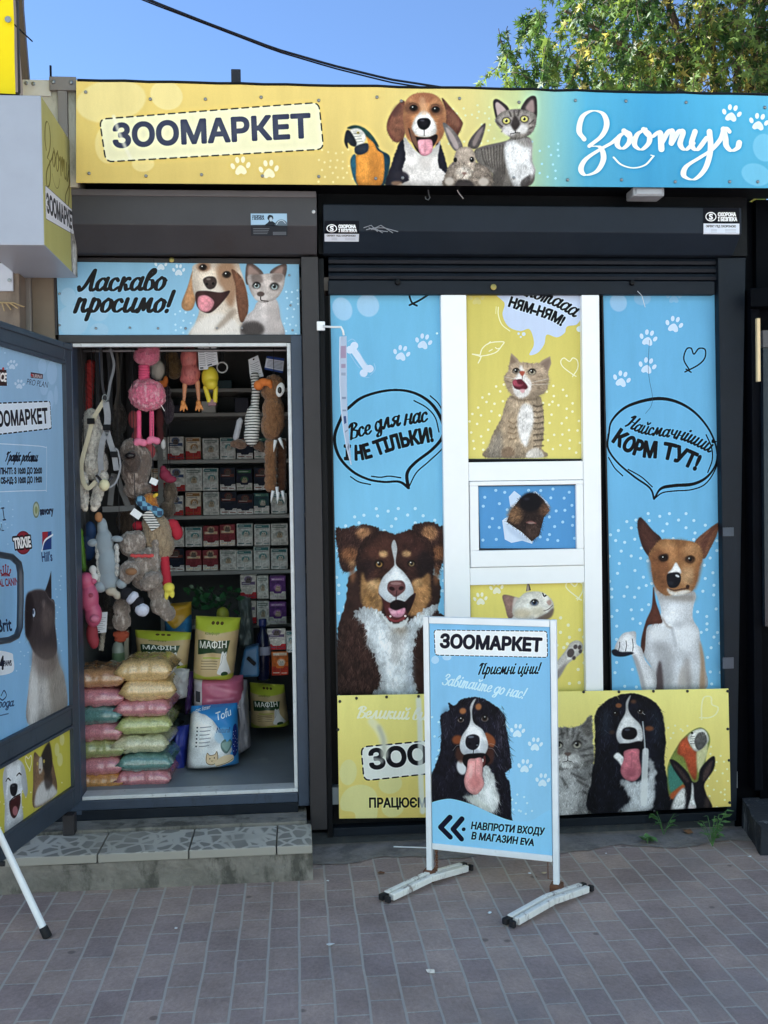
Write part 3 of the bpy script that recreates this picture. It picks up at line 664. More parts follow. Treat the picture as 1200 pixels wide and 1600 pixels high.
    pawp = [(108, 1145), (160, 1060), (220, 1040), (266, 1045), (270, 1130), (312, 1170), (342, 1262), (412, 1350), (428, 1440), (405, 1490), (320, 1490), (290, 1380), (240, 1225), (160, 1215), (110, 1200)]
    a.poly(pawp, '#dfe1e5', 1, 3); a.poly([(240, 1225), (290, 1380), (320, 1490), (345, 1490), (310, 1340), (270, 1230)], '#9b9a9c', .8, 14)
    a.poly([(78, 1190), (108, 1176), (150, 1196), (230, 1196), (244, 1210), (170, 1232), (100, 1226)], '#131722', 1, 3)
    for x0, y0, x1, y1 in ((140, 1120, 130, 1190), (190, 1110, 186, 1190), (238, 1095, 242, 1190)): a.line([(x0, y0), ((x0 + x1) / 2 + 5, (y0 + y1) / 2), (x1, y1)], 6, '#2b2d38', .85, 2)
    a.hair(pawp, 400, 18, 70, .1, a=.5)
    return a

@art('kitten')
def _():
    a = Art('kitten film', Q['kitten'], 360, 485, '#c8bf57', 13); a.vgrad('#cfc468', '#e2d67a')
    a.org(700, 440, 5)
    a.paw(225, 130, 60, 0, '#cdc88f', .6)
    a.poly([(395, 70), (440, 170), (425, 260), (470, 350), (560, 386), (630, 370), (662, 430), (668, 500), (635, 572), (700, 556), (750, 490), (770, 416), (850, 436), (910, 402), (930, 352), (1010, 332), (1046, 250), (1030, 170), (985, 70)], '#c3d4ef', 1, 1)
    a.line([(392, 200), (392, 260), (420, 335), (482, 386)], 8, '#eef0c0', .95); a.line([(375, 195), (372, 250)], 5, '#e8ecb8', .9)
    for x, y, r in ((550, 406, 10), (590, 410, 15), (567, 432, 8), (1026, 372, 23), (1062, 318, 12)): a.ell(x, y, r, r, '#d5e3ea')
    a.script('макотааа', [(455, 78), (560, 100), (700, 140), (850, 200), (985, 278)], 62, INK, .1, .28)
    a.text('НЯМ-НЯМ!', [(470, 192), (560, 222), (690, 262), (800, 300), (880, 345)], 72, INK, .05)
    Y = '#f1f0c8'
    for p in ([(250, 575), (270, 520), (330, 478), (432, 470), (420, 500), (380, 548), (320, 572), (245, 585)], [(250, 575), (190, 568), (215, 575), (255, 592), (235, 638), (262, 582)], [(310, 490), (330, 470)], [(320, 545), (345, 530)], [(370, 515), (385, 525), (400, 520)]): a.line(p, 8, Y)
    a.line([(985, 735), (900, 670), (880, 625), (905, 598), (948, 625), (975, 598), (1010, 620), (1012, 680), (972, 744)], 8, Y); a.line([(972, 728), (1000, 742)], 8, Y)
    a.dots([(375, 820), (407, 858), (435, 805), (320, 880), (268, 907), (300, 942), (362, 955), (428, 935), (235, 986), (338, 1014), (190, 1036), (257, 1046), (402, 1046), (168, 1094), (227, 1113), (323, 1092), (313, 1158), (181, 1180), (258, 1210), (197, 1246), (275, 1260), (205, 1306), (274, 1314), (822, 815), (898, 846), (770, 860), (826, 894), (926, 893), (816, 938), (742, 947), (790, 961), (862, 966), (973, 952), (927, 994), (972, 1016), (808, 1039), (1064, 1037), (926, 1064), (1023, 1090), (793, 1104), (888, 1107), (945, 1160), (1012, 1164), (828, 1197), (893, 1194), (780, 1239), (951, 1240), (1030, 1260), (877, 1278), (948, 1304), (818, 1308), (1001, 1336)], 10, '#f3f2cf')
    body = [(500, 890), (450, 950), (410, 1080), (350, 1190), (320, 1280), (298, 1370), (752, 1370), (730, 1300), (745, 1200), (745, 1060), (735, 960), (700, 890)]
    a.poly(body, '#a8967f', 1, 4, jag=4); a.poly([(300, 1360), (380, 1180), (430, 1200), (420, 1370)], '#8f897f', .7, 30); a.poly([(430, 1080), (530, 1020), (540, 1250), (440, 1330)], '#b5a085', .8, 30)
    a.poly([(580, 960), (650, 970), (670, 1080), (640, 1200), (610, 1290), (560, 1220), (540, 1080)], '#e6e5e3', .95, 16)
    for i in range(8): a.line([(742, 960 + i * 46), (705, 975 + i * 44), (668, 968 + i * 46)], 12, '#3d342b', .75, 4)
    for i in range(4): a.line([(470, 1090 + i * 45), (510, 1110 + i * 40), (535, 1095 + i * 42)], 12, '#6b5742', .6, 6)
    a.line([(500, 900), (560, 925), (700, 915)], 14, '#4a3d33', .6, 8); a.poly([(630, 1320), (700, 1300), (745, 1370), (610, 1370)], '#d8d3cc', .9, 10); a.poly([(420, 1310), (490, 1290), (520, 1350), (430, 1370)], '#7a6552', .8, 12)
    a.mottle(body, .18, 40); a.hair(body, 1500, 30, 95, .3, a=.7, spread=24)
    head = [(480, 650), (550, 630), (640, 638), (720, 640), (772, 700), (786, 770), (760, 860), (700, 892), (610, 908), (530, 902), (480, 862), (446, 790), (440, 740), (470, 700)]
    for e in ([(492, 556), (478, 660), (560, 640), (545, 605)], [(797, 583), (806, 640), (774, 726), (695, 652), (735, 615)]): a.poly(e, '#9d8a77', 1, 3, smooth=False)
    a.poly([(790, 605), (790, 650), (760, 700), (720, 655)], '#7d6a60', .8, 10); a.poly([(495, 580), (490, 640), (530, 630)], '#7a6658', .8, 8)
    a.poly(head, '#b09c86', 1, 4, jag=4); a.poly([(480, 700), (446, 760), (480, 860), (530, 890), (510, 780)], '#a18e79', .8, 20); a.poly([(700, 720), (785, 760), (750, 860), (690, 880)], '#93836f', .7, 30)
    for p in ([(590, 640), (585, 680)], [(620, 640), (625, 672)], [(650, 640), (660, 675)], [(740, 740), (690, 745)], [(760, 790), (700, 790)], [(745, 840), (690, 830)], [(460, 780), (500, 790)], [(470, 830), (505, 825)]): a.line(p, 8, '#6d5b49', .6, 4)
    a.poly([(560, 660), (580, 660), (600, 720), (650, 790), (632, 872), (585, 908), (525, 885), (505, 800), (545, 720)], '#e9e6e3', .95, 10)
    a.mottle(head, .14, 30); a.hair(head, 1200, 22, (580, 740), .2, a=.65)
    a.poly([(505, 782), (530, 768), (575, 765), (622, 822), (585, 846), (520, 832)], '#571c29', 1, 3); a.poly([(504, 780), (530, 764), (548, 800), (588, 800), (565, 820), (516, 814)], '#a64a5c', 1, 4); a.poly([(560, 842), (600, 840), (592, 866), (575, 868)], '#d8a3a8', .9, 5)
    a.poly([(555, 702), (600, 702), (580, 738)], '#a5513f', 1, 3); a.line([(580, 736), (578, 768)], 5, '#5a2a28', .8)
    a.eye(532, 697, 22, '#5b5145', '#cfcabc'); a.eye(656, 704, 24, '#8e8672', '#d3cec0')
    for p in ([(520, 760), (440, 745)], [(640, 790), (780, 760)], [(640, 805), (790, 800)]): a.line(p, 3, '#efece6', .6)
    return a

@art('hole')
def _():
    a = Art('hole film', Q['hole'], 300, 195, '#5597d0', 14); a.org(720, 720, 4.21)
    a.dots([(157, 240), (228, 194), (286, 207), (147, 299), (252, 281), (206, 380), (187, 436), (145, 522), (231, 517), (303, 321), (442, 194), (522, 196), (603, 186), (712, 207), (589, 244), (678, 246), (625, 330), (683, 326), (730, 294), (580, 369), (669, 403), (615, 432), (738, 369), (734, 425), (581, 484), (519, 500), (568, 518), (636, 524), (748, 510), (250, 440)], 10, '#a9d6f3')
    a.poly([(310, 235), (348, 198), (395, 232), (350, 310), (322, 300)], '#c5d8ee', 1, 2, False, 4); a.poly([(470, 205), (490, 198), (560, 262), (584, 300), (560, 330)], '#b5cbe4', 1, 2, False, 4)
    a.poly([(268, 392), (300, 372), (380, 450), (475, 525), (465, 545), (400, 525), (330, 538), (285, 518)], '#cfdff3', 1, 2, False, 4); a.poly([(300, 420), (440, 520), (400, 522), (320, 470)], '#a9bed8', .6, 14)
    sn = [(385, 250), (440, 214), (490, 214), (540, 255), (582, 325), (545, 370), (512, 490), (462, 530), (400, 470), (298, 400), (332, 320)]
    a.poly(sn, '#2a1f1d', 1, 2, False); a.ell(355, 355, 48, 60, '#7c5d43', .9, 20); a.ell(545, 320, 36, 40, '#6b4c39', .8, 18); a.ell(470, 460, 40, 50, '#4c3a33', .8, 20)
    a.mottle(sn, .3, 20); a.hair(sn, 900, 24, (450, 330), .4, a=.7); a.ell(455, 272, 72, 62, '#0c0b12', .95, 12); a.ell(430, 250, 20, 10, '#2e2d38', .8, 8)
    a.line([(430, 405), (460, 398), (490, 410)], 9, '#8d5b58', .9, 3); a.ell(460, 408, 24, 6, '#c9aaa0', .7, 3)
    return a

@art('white_cat')
def _():
    a = Art('white cat film', Q['white_cat'], 370, 350, '#ebdd78', 15); a.org(720, 720, 4.21)
    a.paw(232, 835, 48, -5, '#f4f2dc', .95); a.paw(127, 908, 48, -5, '#f4f2dc', .95)
    a.line([(785, 912), (700, 845), (690, 812), (712, 798), (748, 826), (772, 798), (800, 815), (798, 862), (765, 915)], 8, '#f1f0c8'); a.line([(758, 905), (792, 915)], 8, '#f1f0c8')
    a.dots([(653, 1031), (704, 1079), (652, 1126), (780, 1111), (712, 1159), (807, 1158), (698, 1202), (852, 1217), (809, 1258), (851, 1280), (810, 1328), (770, 1371), (826, 1424), (712, 1463), (777, 1458), (674, 1226), (628, 1210)], 11, '#f3f2cf')
    body = [(340, 1000), (300, 1120), (280, 1300), (290, 1500), (560, 1500), (600, 1300), (560, 1120), (540, 1030)]
    a.poly(body, '#d9d5cc', 1, 4)
    a.poly([(437, 776), (457, 850), (424, 858)], '#4a3f3b', 1, 2, False); a.poly([(436, 800), (446, 850), (428, 856)], '#cbbfb4', .7, 3)
    a.poly([(273, 883), (340, 890), (390, 920), (352, 1002), (312, 1034), (285, 950)], '#93746c', 1, 4); a.poly([(350, 895), (390, 920), (345, 1000), (335, 960)], '#d9cfc6', .9, 8)
    head = [(412, 872), (470, 858), (530, 864), (572, 890), (604, 932), (602, 980), (560, 1012), (480, 1042), (400, 1042), (338, 1006), (358, 930)]
    a.poly(head, '#e6e3da', 1, 3); a.ell(400, 1000, 60, 30, '#c9b690', .6, 24); a.ell(500, 990, 50, 30, '#d8c9a0', .4, 24)
    a.poly([(558, 1002), (606, 965), (595, 1020), (540, 1050), (470, 1046)], '#655651', .9, 8)
    a.eye(480, 930, 21, '#3d4c66', '#cfd6da'); a.line([(535, 872), (545, 890), (556, 884)], 9, '#2b2420'); a.poly([(560, 925), (585, 915), (592, 940), (575, 948)], '#b08f86', .9, 4); a.line([(600, 950), (570, 975), (540, 985)], 5, '#5a4a48', .8)
    a.hair(head, 500, 16, (540, 930), .08, a=.5)
    p = [(600, 1360), (690, 1240), (720, 1195), (768, 1180), (802, 1210), (790, 1262), (740, 1302), (690, 1345), (640, 1425), (560, 1480)]
    a.poly(p, '#cfcbc5', 1, 3); a.poly([(610, 1400), (690, 1330), (640, 1425), (580, 1470)], '#8a807c', .8, 14)
    for x, y, rx, ry in ((720, 1262, 24, 30), (752, 1222, 14, 16), (780, 1225, 12, 16), (785, 1252, 11, 14), (742, 1295, 12, 14)): a.ell(x, y, rx, ry, '#4c4344', .95, 4, 20)
    a.ell(708, 1298, 14, 8, '#efeeea', .9, 2)
    return a

def low_bg(k, w, h, seed):
    a = Art(k, Q[k], w, h, '#dcd35c', seed); a.vgrad('#f6ee90', '#e4ce74'); return a

@art('low_left')
def _():
    a = low_bg('low_left', 620, 370, 16); a.org(500, 1060, 5.715)
    P = '#e6e2a0'
    a.ell(250, 840, 76, 116, P, .85, 3, 6); a.ell(620, 940, 105, 90, P, .85, 3, -15); a.ell(640, 1150, 100, 90, P, .8, 3, -20)
    a.poly([(190, 1060), (260, 975), (380, 950), (480, 1000), (510, 1110), (480, 1290), (330, 1290), (300, 1200), (190, 1170)], P, .85, 3)
    label(a, [(362, 612), (2040, 440), (2075, 720), (388, 915)], 'ЗООМАРКЕТ', [(448, 808), (1980, 636)], 160, '#15161c', '#eef2ea', '#23242a', .045, 13, 52, 34, 60)
    a.script('Великий вибір', [(325, 350), (600, 356), (1090, 378)], 62, '#f6f7d8', .12, .3)
    a.text('ПРАЦЮЄМО', [(436, 1152), (1010, 1148)], 78, '#17171a', .035)
    a.line([(455, 380), (520, 460), (560, 560), (570, 690)], 70, '#eef0dc', .65, 26); a.line([(520, 430), (560, 540), (565, 680)], 34, '#b9bcae', .75, 22); a.line([(470, 720), (540, 740)], 40, '#e8ece6', .6, 20)
    a.line([(868, 190), (885, 500), (890, 900), (905, 1190)], 48, '#e9f0ea', .82, 10)
    return a

@art('low_right')
def _():
    a = low_bg('low_right', 460, 360, 17); a.org(860, 1060, 3.529)
    a.dots([(694, 260), (761, 261), (724, 280), (684, 301), (735, 288), (669, 330), (656, 272), (888, 375), (940, 425), (885, 415), (958, 457), (918, 460), (975, 498), (911, 506), (951, 522), (875, 552), (979, 564), (921, 566), (869, 593), (962, 612), (903, 614), (941, 628), (962, 640), (962, 670), (880, 650), (920, 710)], 6, '#f1efbe')
    a.line([(838, 225), (838, 150), (852, 104), (888, 102), (894, 142), (926, 160), (914, 196), (878, 215), (828, 215)], 8, '#f3f0b4')
    kb = [(20, 490), (240, 470), (280, 590), (312, 745), (20, 755)]
    a.poly(kb, '#7d7d7c', 1, 4, jag=4); a.poly([(40, 510), (120, 500), (170, 640), (120, 755), (40, 755)], '#c9c9c8', .8, 30)
    kh = [(-60, 300), (-20, 265), (60, 268), (160, 265), (228, 208), (236, 300), (242, 400), (236, 470), (130, 496), (-20, 495), (-60, 420)]
    a.poly(kh, '#8b8a87', 1, 4, jag=4); a.poly([(175, 270), (225, 222), (230, 300), (205, 320)], '#56534f', .8, 10)
    for p in ([(60, 280), (70, 330)], [(95, 275), (98, 325)], [(130, 275), (125, 330)], [(50, 310), (80, 300)], [(160, 300), (150, 335)], [(170, 400), (235, 380)], [(165, 430), (238, 420)], [(170, 330), (200, 350)], [(200, 460), (240, 450)], [(120, 520), (200, 560)], [(150, 560), (240, 610)], [(180, 620), (270, 660)], [(60, 540), (100, 600)], [(220, 520), (262, 560)]): a.line(p, 11, '#2c2a29', .65, 9)
    a.ell(60, 445, 55, 30, '#d4d3d0', .85, 14); a.ell(135, 440, 40, 26, '#d4d3d0', .8, 14); a.ell(98, 480, 36, 14, '#d9d8d5', .8, 8)
    a.mottle(kh, .2, 22); a.hair(kh, 900, 20, (97, 390), .35, a=.65); a.hair(kb, 1200, 26, 90, .4, a=.7, spread=30)
    a.eye(46, 366, 20, '#9a9788', '#cfcdc4'); a.eye(151, 364, 21, '#9a9788', '#cfcdc4'); a.poly([(80, 408), (118, 408), (99, 428)], '#5f504c', 1, 3); a.line([(99, 428), (97, 452), (70, 460)], 4, '#3b3533'); a.line([(97, 452), (125, 460)], 4, '#3b3533')
    b = [(250, 330), (254, 200), (310, 130), (420, 84), (520, 94), (602, 150), (632, 240), (642, 360), (632, 460), (652, 560), (684, 725), (240, 745), (232, 560), (250, 430)]
    a.poly(b, '#10111a', 1, 3, jag=3); a.mottle(b, .5, 40); a.ell(310, 250, 30, 80, '#1f2633', .8, 30); a.ell(590, 260, 25, 90, '#1b2230', .8, 30); a.hair(b, 1400, 36, 95, .9, a=.6)
    a.poly([(395, 565), (470, 572), (540, 545), (550, 440), (584, 500), (584, 600), (556, 725), (385, 738), (450, 660)], '#c9cdd0', 1, 8, jag=8); a.poly([(354, 432), (378, 410), (412, 440), (408, 495), (380, 460)], '#e3e3e2', 1, 4)
    a.hair([(395, 565), (470, 572), (580, 500), (556, 725), (385, 738)], 700, 30, 95, .2, a=.7)
    a.poly([(452, 92), (436, 150), (450, 200), (505, 262), (516, 335), (482, 362), (400, 368), (368, 320), (385, 255), (420, 190), (426, 130)], '#e6e8e8', 1, 3); a.poly([(376, 330), (400, 290), (400, 362)], '#a9aeb4', .6, 12); a.ell(480, 280, 20, 40, '#c3c8cc', .5, 14)
    a.ell(384, 150, 17, 13, '#8d5836', .9, 5); a.ell(466, 128, 16, 12, '#6d4530', .7, 6); a.ell(552, 277, 24, 14, '#8a5030', .8, 8); a.ell(345, 300, 16, 12, '#4a3428', .7, 8)
    a.poly([(385, 365), (440, 360), (505, 350), (520, 400), (470, 420), (410, 430), (385, 400)], '#07070c', 1, 5)
    a.poly([(398, 305), (410, 278), (445, 270), (476, 280), (484, 310), (465, 335), (430, 340), (405, 330)], '#0c0c12', 1, 3); a.ell(430, 285, 16, 7, '#4d5260', .8, 5)
    a.poly([(415, 402), (490, 392), (496, 440), (508, 520), (472, 566), (420, 556), (393, 510), (410, 450)], '#c4707c', 1, 3); a.ell(450, 520, 30, 26, '#8f4a58', .6, 18); a.line([(455, 410), (452, 500)], 6, '#a85a68', .6, 4)
    a.eye(367, 195, 13, '#20140e'); a.eye(504, 183, 14, '#20140e', '#cfd0d2'); a.line([(515, 190), (528, 200)], 3, '#e8e8e8', .7)
    a.line([(516, 240), (524, 330), (528, 420)], 8, '#cfd6d8', .7, 2); a.line([(530, 400), (526, 560), (524, 690)], 32, '#e4e7e6', .88, 4)
    pb = [(712, 365), (768, 300), (830, 270), (872, 298), (882, 350), (862, 420), (852, 520), (820, 562), (760, 600), (700, 662), (660, 640), (650, 520), (662, 455)]
    a.poly(pb, '#7c8a44', 1, 3); a.poly([(655, 500), (700, 470), (745, 560), (672, 628)], '#3f7d72', .95, 8); a.poly([(668, 640), (740, 585), (745, 620), (690, 668)], '#b0522f', .95, 6)
    a.poly([(722, 350), (768, 318), (776, 372), (812, 404), (806, 556), (772, 525), (742, 440), (705, 412)], '#ad4d30', 1, 6); a.poly([(812, 400), (866, 350), (862, 430), (820, 520)], '#d7d3a4', .9, 8)
    a.poly([(762, 322), (800, 285), (840, 276), (868, 302), (872, 350), (812, 402), (776, 366)], '#dcdcd2', 1, 3); a.poly([(800, 335), (822, 300), (852, 298), (866, 340), (848, 378), (820, 394), (804, 372)], '#565553', 1, 3); a.ell(786, 300, 7, 6, '#15130f')
    for i in range(4): a.line([(776, 322 + i * 12), (800, 318 + i * 13)], 3, '#4a4a45', .8)
    a.hair(pb, 500, 20, 100, .25, a=.55)
    r = [(663, 452), (700, 460), (760, 520), (788, 572), (818, 562), (830, 500), (880, 440), (908, 432), (902, 500), (852, 582), (862, 640), (886, 725), (680, 728), (690, 660), (738, 612), (744, 590), (690, 512)]
    a.poly(r, '#16131a', 1, 3); a.poly([(680, 470), (730, 510), (770, 570), (740, 560)], '#4a3836', .7, 8); a.poly([(896, 450), (880, 520), (845, 570), (850, 510)], '#5a4541', .7, 8)
    a.poly([(700, 645), (746, 608), (744, 728), (676, 728)], '#e3e1de', 1, 6); a.poly([(783, 578), (793, 600), (797, 660), (808, 715), (766, 720), (780, 650)], '#e9e8e6', 1, 4); a.ell(788, 708, 18, 12, '#cfc5c2', .9, 4); a.ell(868, 690, 14, 40, '#4b3d38', .7, 10); a.ell(752, 640, 6, 8, '#55504e', .9, 2)
    a.hair(r, 500, 18, 95, .5, a=.5)
    return a

@art('sign')
def _():
    a = Art('sign print', Q['sign'], 2150, 280, '#e9cd69', 18)
    st = [(119, '#e8cd76'), (560, '#e2ca7a'), (720, '#d8cd88'), (790, '#c5d39a'), (850, '#88c3c4'), (900, '#58afd2'), (1000, '#46a2d0'), (1120, '#54b0d8'), (1296, '#68bcdc')]
    xs = np.linspace(119, 1296, a.W); cols = np.stack([np.interp(xs, [p for p, _ in st], [hx(c)[i] for _, c in st]) for i in range(3)], 1)
    a.im[:] = cols[None]; a.im *= (1.03 - .08 * np.linspace(0, 1, a.H))[:, None, None]
    a.org(0, 0, 2.308)
    P = '#f2e2a0'
    a.ell(405, 365, 132, 78, P, .75, 6, -8); a.ell(612, 345, 62, 52, P, .75, 4, 20); a.ell(395, 520, 50, 70, P, .6, 4); a.ell(525, 590, 42, 30, P, .6, 4)
    label(a, [(362, 430), (1174, 372), (1192, 540), (386, 584)], 'ЗООМАРКЕТ', [(418, 530), (1142, 496)], 76, '#4d5262', '#f0ecc2', '#3c3d38', .045, 5, 24, 15, 26)
    a.line([(415, 420), (440, 490), (478, 570)], 12, '#f7f3d8', .7, 5)
    a.paw(887, 600, 38, -4, '#f5eec6'); a.paw(991, 612, 38, -4, '#f5eec6')
    a.org(500, 90, 3.333)
    a.scatter((20, 480, 230, 650), 26, 6, '#f3e9b0', .6); a.scatter((700, 250, 960, 460), 30, 6, '#d9e6c8', .6); a.scatter((1140, 430, 1290, 655), 14, 6, '#a8dcf0', .8)
    # macaw
    a.poly([(196, 540), (222, 508), (240, 600), (238, 664), (212, 625)], '#2f5963', 1, 2); a.poly([(265, 372), (310, 428), (350, 482), (402, 518), (396, 600), (372, 668), (352, 662), (362, 540), (325, 480), (285, 412)], '#234650', 1, 2)
    o = [(228, 508), (255, 506), (288, 480), (285, 430), (270, 405), (300, 400), (335, 480), (372, 520), (358, 664), (240, 664), (226, 560)]
    a.poly(o, '#dd9440', 1, 2); a.poly([(300, 500), (360, 530), (350, 660), (310, 660)], '#b87632', .6, 14); a.poly([(178, 372), (220, 357), (272, 374), (318, 420), (345, 470), (300, 430), (270, 405), (222, 382)], '#35564d', 1, 3)
    a.poly([(192, 384), (240, 374), (276, 410), (266, 450), (226, 468), (208, 440)], '#d9d9ce', 1, 2); a.ell(235, 395, 30, 11, '#aeb0a8', .7, 4, 10); a.ell(236, 396, 8, 7, '#d6c87a'); a.ell(236, 396, 4, 4, '#111')
    a.poly([(164, 430), (174, 386), (194, 388), (226, 440), (222, 466), (198, 460), (182, 446), (182, 476), (168, 455)], '#22272d', 1, 2); a.poly([(222, 468), (268, 450), (290, 455), (286, 490), (250, 508), (222, 500)], '#2a3038', 1, 3)
    for i in range(4): a.line([(205 + i * 6, 402 + i * 14), (245 + i * 5, 398 + i * 14)], 2.5, '#5a5c58', .8)
    a.hair(o, 500, 20, 95, .15, a=.5)
    # cat
    cb = [(850, 482), (1005, 440), (1040, 420), (1130, 425), (1142, 540), (1158, 600), (1122, 670), (915, 670), (940, 610), (870, 560)]
    a.poly(cb, '#6f6a64', 1, 3)
    for i in range(9): a.line([(880 + i * 16, 480 - i * 3), (890 + i * 14, 530), (905 + i * 12, 560 + i * 6)], 7, '#35302d', .6, 3)
    a.poly([(1020, 440), (1132, 432), (1142, 540), (1158, 600), (1095, 670), (1050, 670), (1008, 560), (998, 480)], '#dbdcdb', 1, 10); a.poly([(1060, 430), (1130, 425), (1135, 470), (1080, 460)], '#7a7570', .7, 14); a.poly([(1090, 640), (1140, 610), (1120, 670), (1085, 670)], '#3a3533', .8, 8); a.poly([(920, 670), (960, 580), (1000, 570), (990, 670)], '#4a4541', .8, 14)
    ch = [(955, 320), (1000, 280), (1085, 272), (1160, 300), (1156, 370), (1120, 412), (1050, 432), (1000, 392), (960, 350)]
    a.poly([(944, 226), (972, 222), (1024, 275), (968, 335), (946, 275)], '#3f3938', 1, 2); a.poly([(954, 240), (972, 238), (1010, 282), (972, 318), (957, 275)], '#c7b4b0', .9, 5); a.poly([(1084, 276), (1112, 222), (1148, 200), (1167, 222), (1164, 318), (1120, 292)], '#3f3938', 1, 2); a.poly([(1110, 270), (1128, 232), (1150, 225), (1152, 290)], '#a7918e', .85, 6)
    a.poly(ch, '#8a847d', 1, 3); a.mottle(ch, .2, 14)
    for p in ([(1025, 285), (1035, 310)], [(1050, 280), (1052, 308)], [(1075, 280), (1070, 306)], [(965, 345), (990, 365)], [(1150, 330), (1128, 350)], [(985, 390), (1005, 372)], [(1145, 365), (1120, 378)]): a.line(p, 7, '#332e2b', .7, 3)
    a.ell(1025, 385, 38, 26, '#dcdad7', .95, 10); a.ell(1090, 375, 32, 26, '#dcdad7', .95, 10); a.poly([(1035, 345), (1055, 305), (1080, 345), (1072, 368), (1054, 385), (1038, 368)], '#3a3331', .95, 6); a.line([(1056, 384), (1054, 396), (1030, 402)], 4, '#2a2422'); a.line([(1054, 396), (1080, 396)], 4, '#2a2422')
    a.hair(ch, 400, 14, (1055, 360), .25, a=.5); a.hair(cb, 800, 18, 100, .3, a=.6)
    for x, y in ((1010, 333), (1103, 323)): a.ell(x, y, 23, 19, '#1a1614', 1, 3); a.ell(x, y, 19, 16, '#cbc579', 1, 2); a.ell(x, y, 7, 8, '#0a0908'); a.ell(x - 5, y - 5, 3, 3, '#fff')
    # beagle
    chest = [(478, 420), (560, 505), (640, 470), (664, 440), (655, 560), (702, 612), (692, 670), (440, 670), (505, 640), (468, 600), (484, 520)]
    a.poly([(472, 425), (440, 480), (412, 560), (384, 670), (520, 670), (500, 560)], '#22212b', 1, 3, jag=2); a.poly([(650, 440), (672, 470), (694, 540), (708, 606), (650, 612), (626, 580)], '#22212b', 1, 3, jag=2)
    a.poly(chest, '#e8e4df', 1, 4, jag=3); a.poly([(560, 505), (630, 480), (620, 560), (570, 580)], '#b9b2ac', .5, 22); a.ell(465, 620, 40, 26, '#2a2730', .9, 6, 10); a.ell(440, 655, 30, 12, '#9b7a60', .7, 6)
    le = [(478, 228), (440, 252), (396, 320), (387, 380), (418, 436), (456, 442), (482, 400), (492, 300)]; re = [(676, 212), (722, 262), (776, 330), (780, 360), (742, 424), (694, 370), (690, 270)]
    for e, c in ((le, '#7c513f'), (re, '#6d4637')): a.poly(e, c, 1, 3); a.hair(e, 300, 22, 100, .22, a=.5)
    a.ell(440, 280, 20, 40, '#4f3531', .6, 16, 30); a.ell(745, 330, 20, 50, '#8a5f4c', .5, 16, -30)
    hd = [(482, 240), (520, 196), (580, 185), (640, 196), (680, 240), (696, 300), (690, 380), (662, 440), (620, 470), (580, 505), (540, 462), (492, 420), (474, 330)]
    a.poly(hd, '#bd865c', 1, 3); a.ell(580, 215, 60, 26, '#9a6448', .8, 16); a.ell(520, 268, 44, 34, '#5c3c2e', .8, 16); a.ell(646, 274, 38, 34, '#5c3c2e', .75, 16); a.poly([(476, 320), (510, 300), (520, 380), (500, 420)], '#8a5a40', .8, 14); a.poly([(690, 310), (655, 310), (650, 400), (670, 420)], '#8a5a40', .7, 14)
    a.poly([(560, 290), (585, 280), (612, 300), (642, 350), (642, 402), (600, 422), (548, 414), (518, 380), (530, 330)], '#eae5df', 1, 6); a.poly([(560, 220), (585, 215), (600, 290), (570, 300)], '#d0a580', .6, 12)
    a.hair(hd, 900, 16, (585, 330), .16, a=.55)
    a.poly([(500, 372), (530, 412), (600, 420), (645, 405), (650, 430), (622, 476), (590, 512), (550, 495), (520, 445)], '#2a1a1b', 1, 3); a.poly([(548, 440), (585, 430), (622, 436), (624, 490), (592, 514), (560, 502)], '#e2a2ae', 1, 3); a.line([(588, 440), (586, 490)], 4, '#c07f8d', .7, 2)
    a.poly([(505, 375), (525, 390), (545, 440), (550, 480), (520, 440)], '#7c5a48', .9, 5)
    a.poly([(545, 340), (560, 322), (600, 320), (616, 340), (605, 368), (580, 382), (556, 370)], '#19151a', 1, 3); a.ell(572, 332, 12, 5, '#5c5a62', .8, 3); a.line([(582, 380), (582, 412)], 4, '#2a1d1c')
    a.eye(527, 266, 16, '#23130c'); a.eye(643, 274, 16, '#23130c'); a.line([(505, 245), (525, 238), (545, 246)], 4, '#4a2e22', .7, 2); a.line([(622, 250), (645, 246), (662, 256)], 4, '#4a2e22', .7, 2)
    # rabbit
    a.poly([(680, 345), (722, 370), (768, 430), (782, 478), (742, 488), (702, 425)], '#7b736f', 1, 2); a.poly([(695, 368), (735, 410), (762, 470), (745, 478), (712, 420)], '#b3a5a1', .8, 5); a.poly([(900, 346), (892, 402), (860, 475), (812, 470), (822, 430), (862, 380)], '#5f5854', 1, 2); a.poly([(890, 365), (870, 420), (845, 465), (835, 450), (855, 400)], '#8a7d78', .8, 5)
    rb = [(735, 545), (690, 622), (698, 672), (922, 672), (932, 600), (882, 560), (840, 550)]
    a.poly(rb, '#82776c', 1, 3, jag=3); rh = [(750, 492), (790, 470), (830, 480), (850, 530), (842, 600), (802, 640), (752, 632), (734, 580)]; a.poly(rh, '#a39688', 1, 3); a.ell(790, 600, 40, 34, '#cfc5b8', .8, 12); a.mottle(rb, .25, 14)
    a.hair(rb, 700, 18, 90, .35, a=.7, spread=40); a.hair(rh, 500, 14, (792, 560), .2, a=.6); a.ell(715, 645, 24, 22, '#b9b0a5', .95, 6); a.ell(893, 648, 27, 22, '#b9b0a5', .95, 6); a.ell(745, 536, 9, 12, '#15110f', 1, 2); a.ell(831, 534, 11, 14, '#15110f', 1, 2); a.ell(828, 530, 3, 3, '#fff'); a.poly([(780, 600), (804, 600), (792, 614)], '#8a6f66', .9, 2); a.line([(792, 614), (780, 630)], 3, '#5f4d46'); a.poly([(760, 640), (820, 640), (840, 672), (750, 672)], '#2f2a2a', .85, 8)
    # lettering of the shop name in brush script
    a.org(760, 0, 2.727); Wt = '#e6ede6'
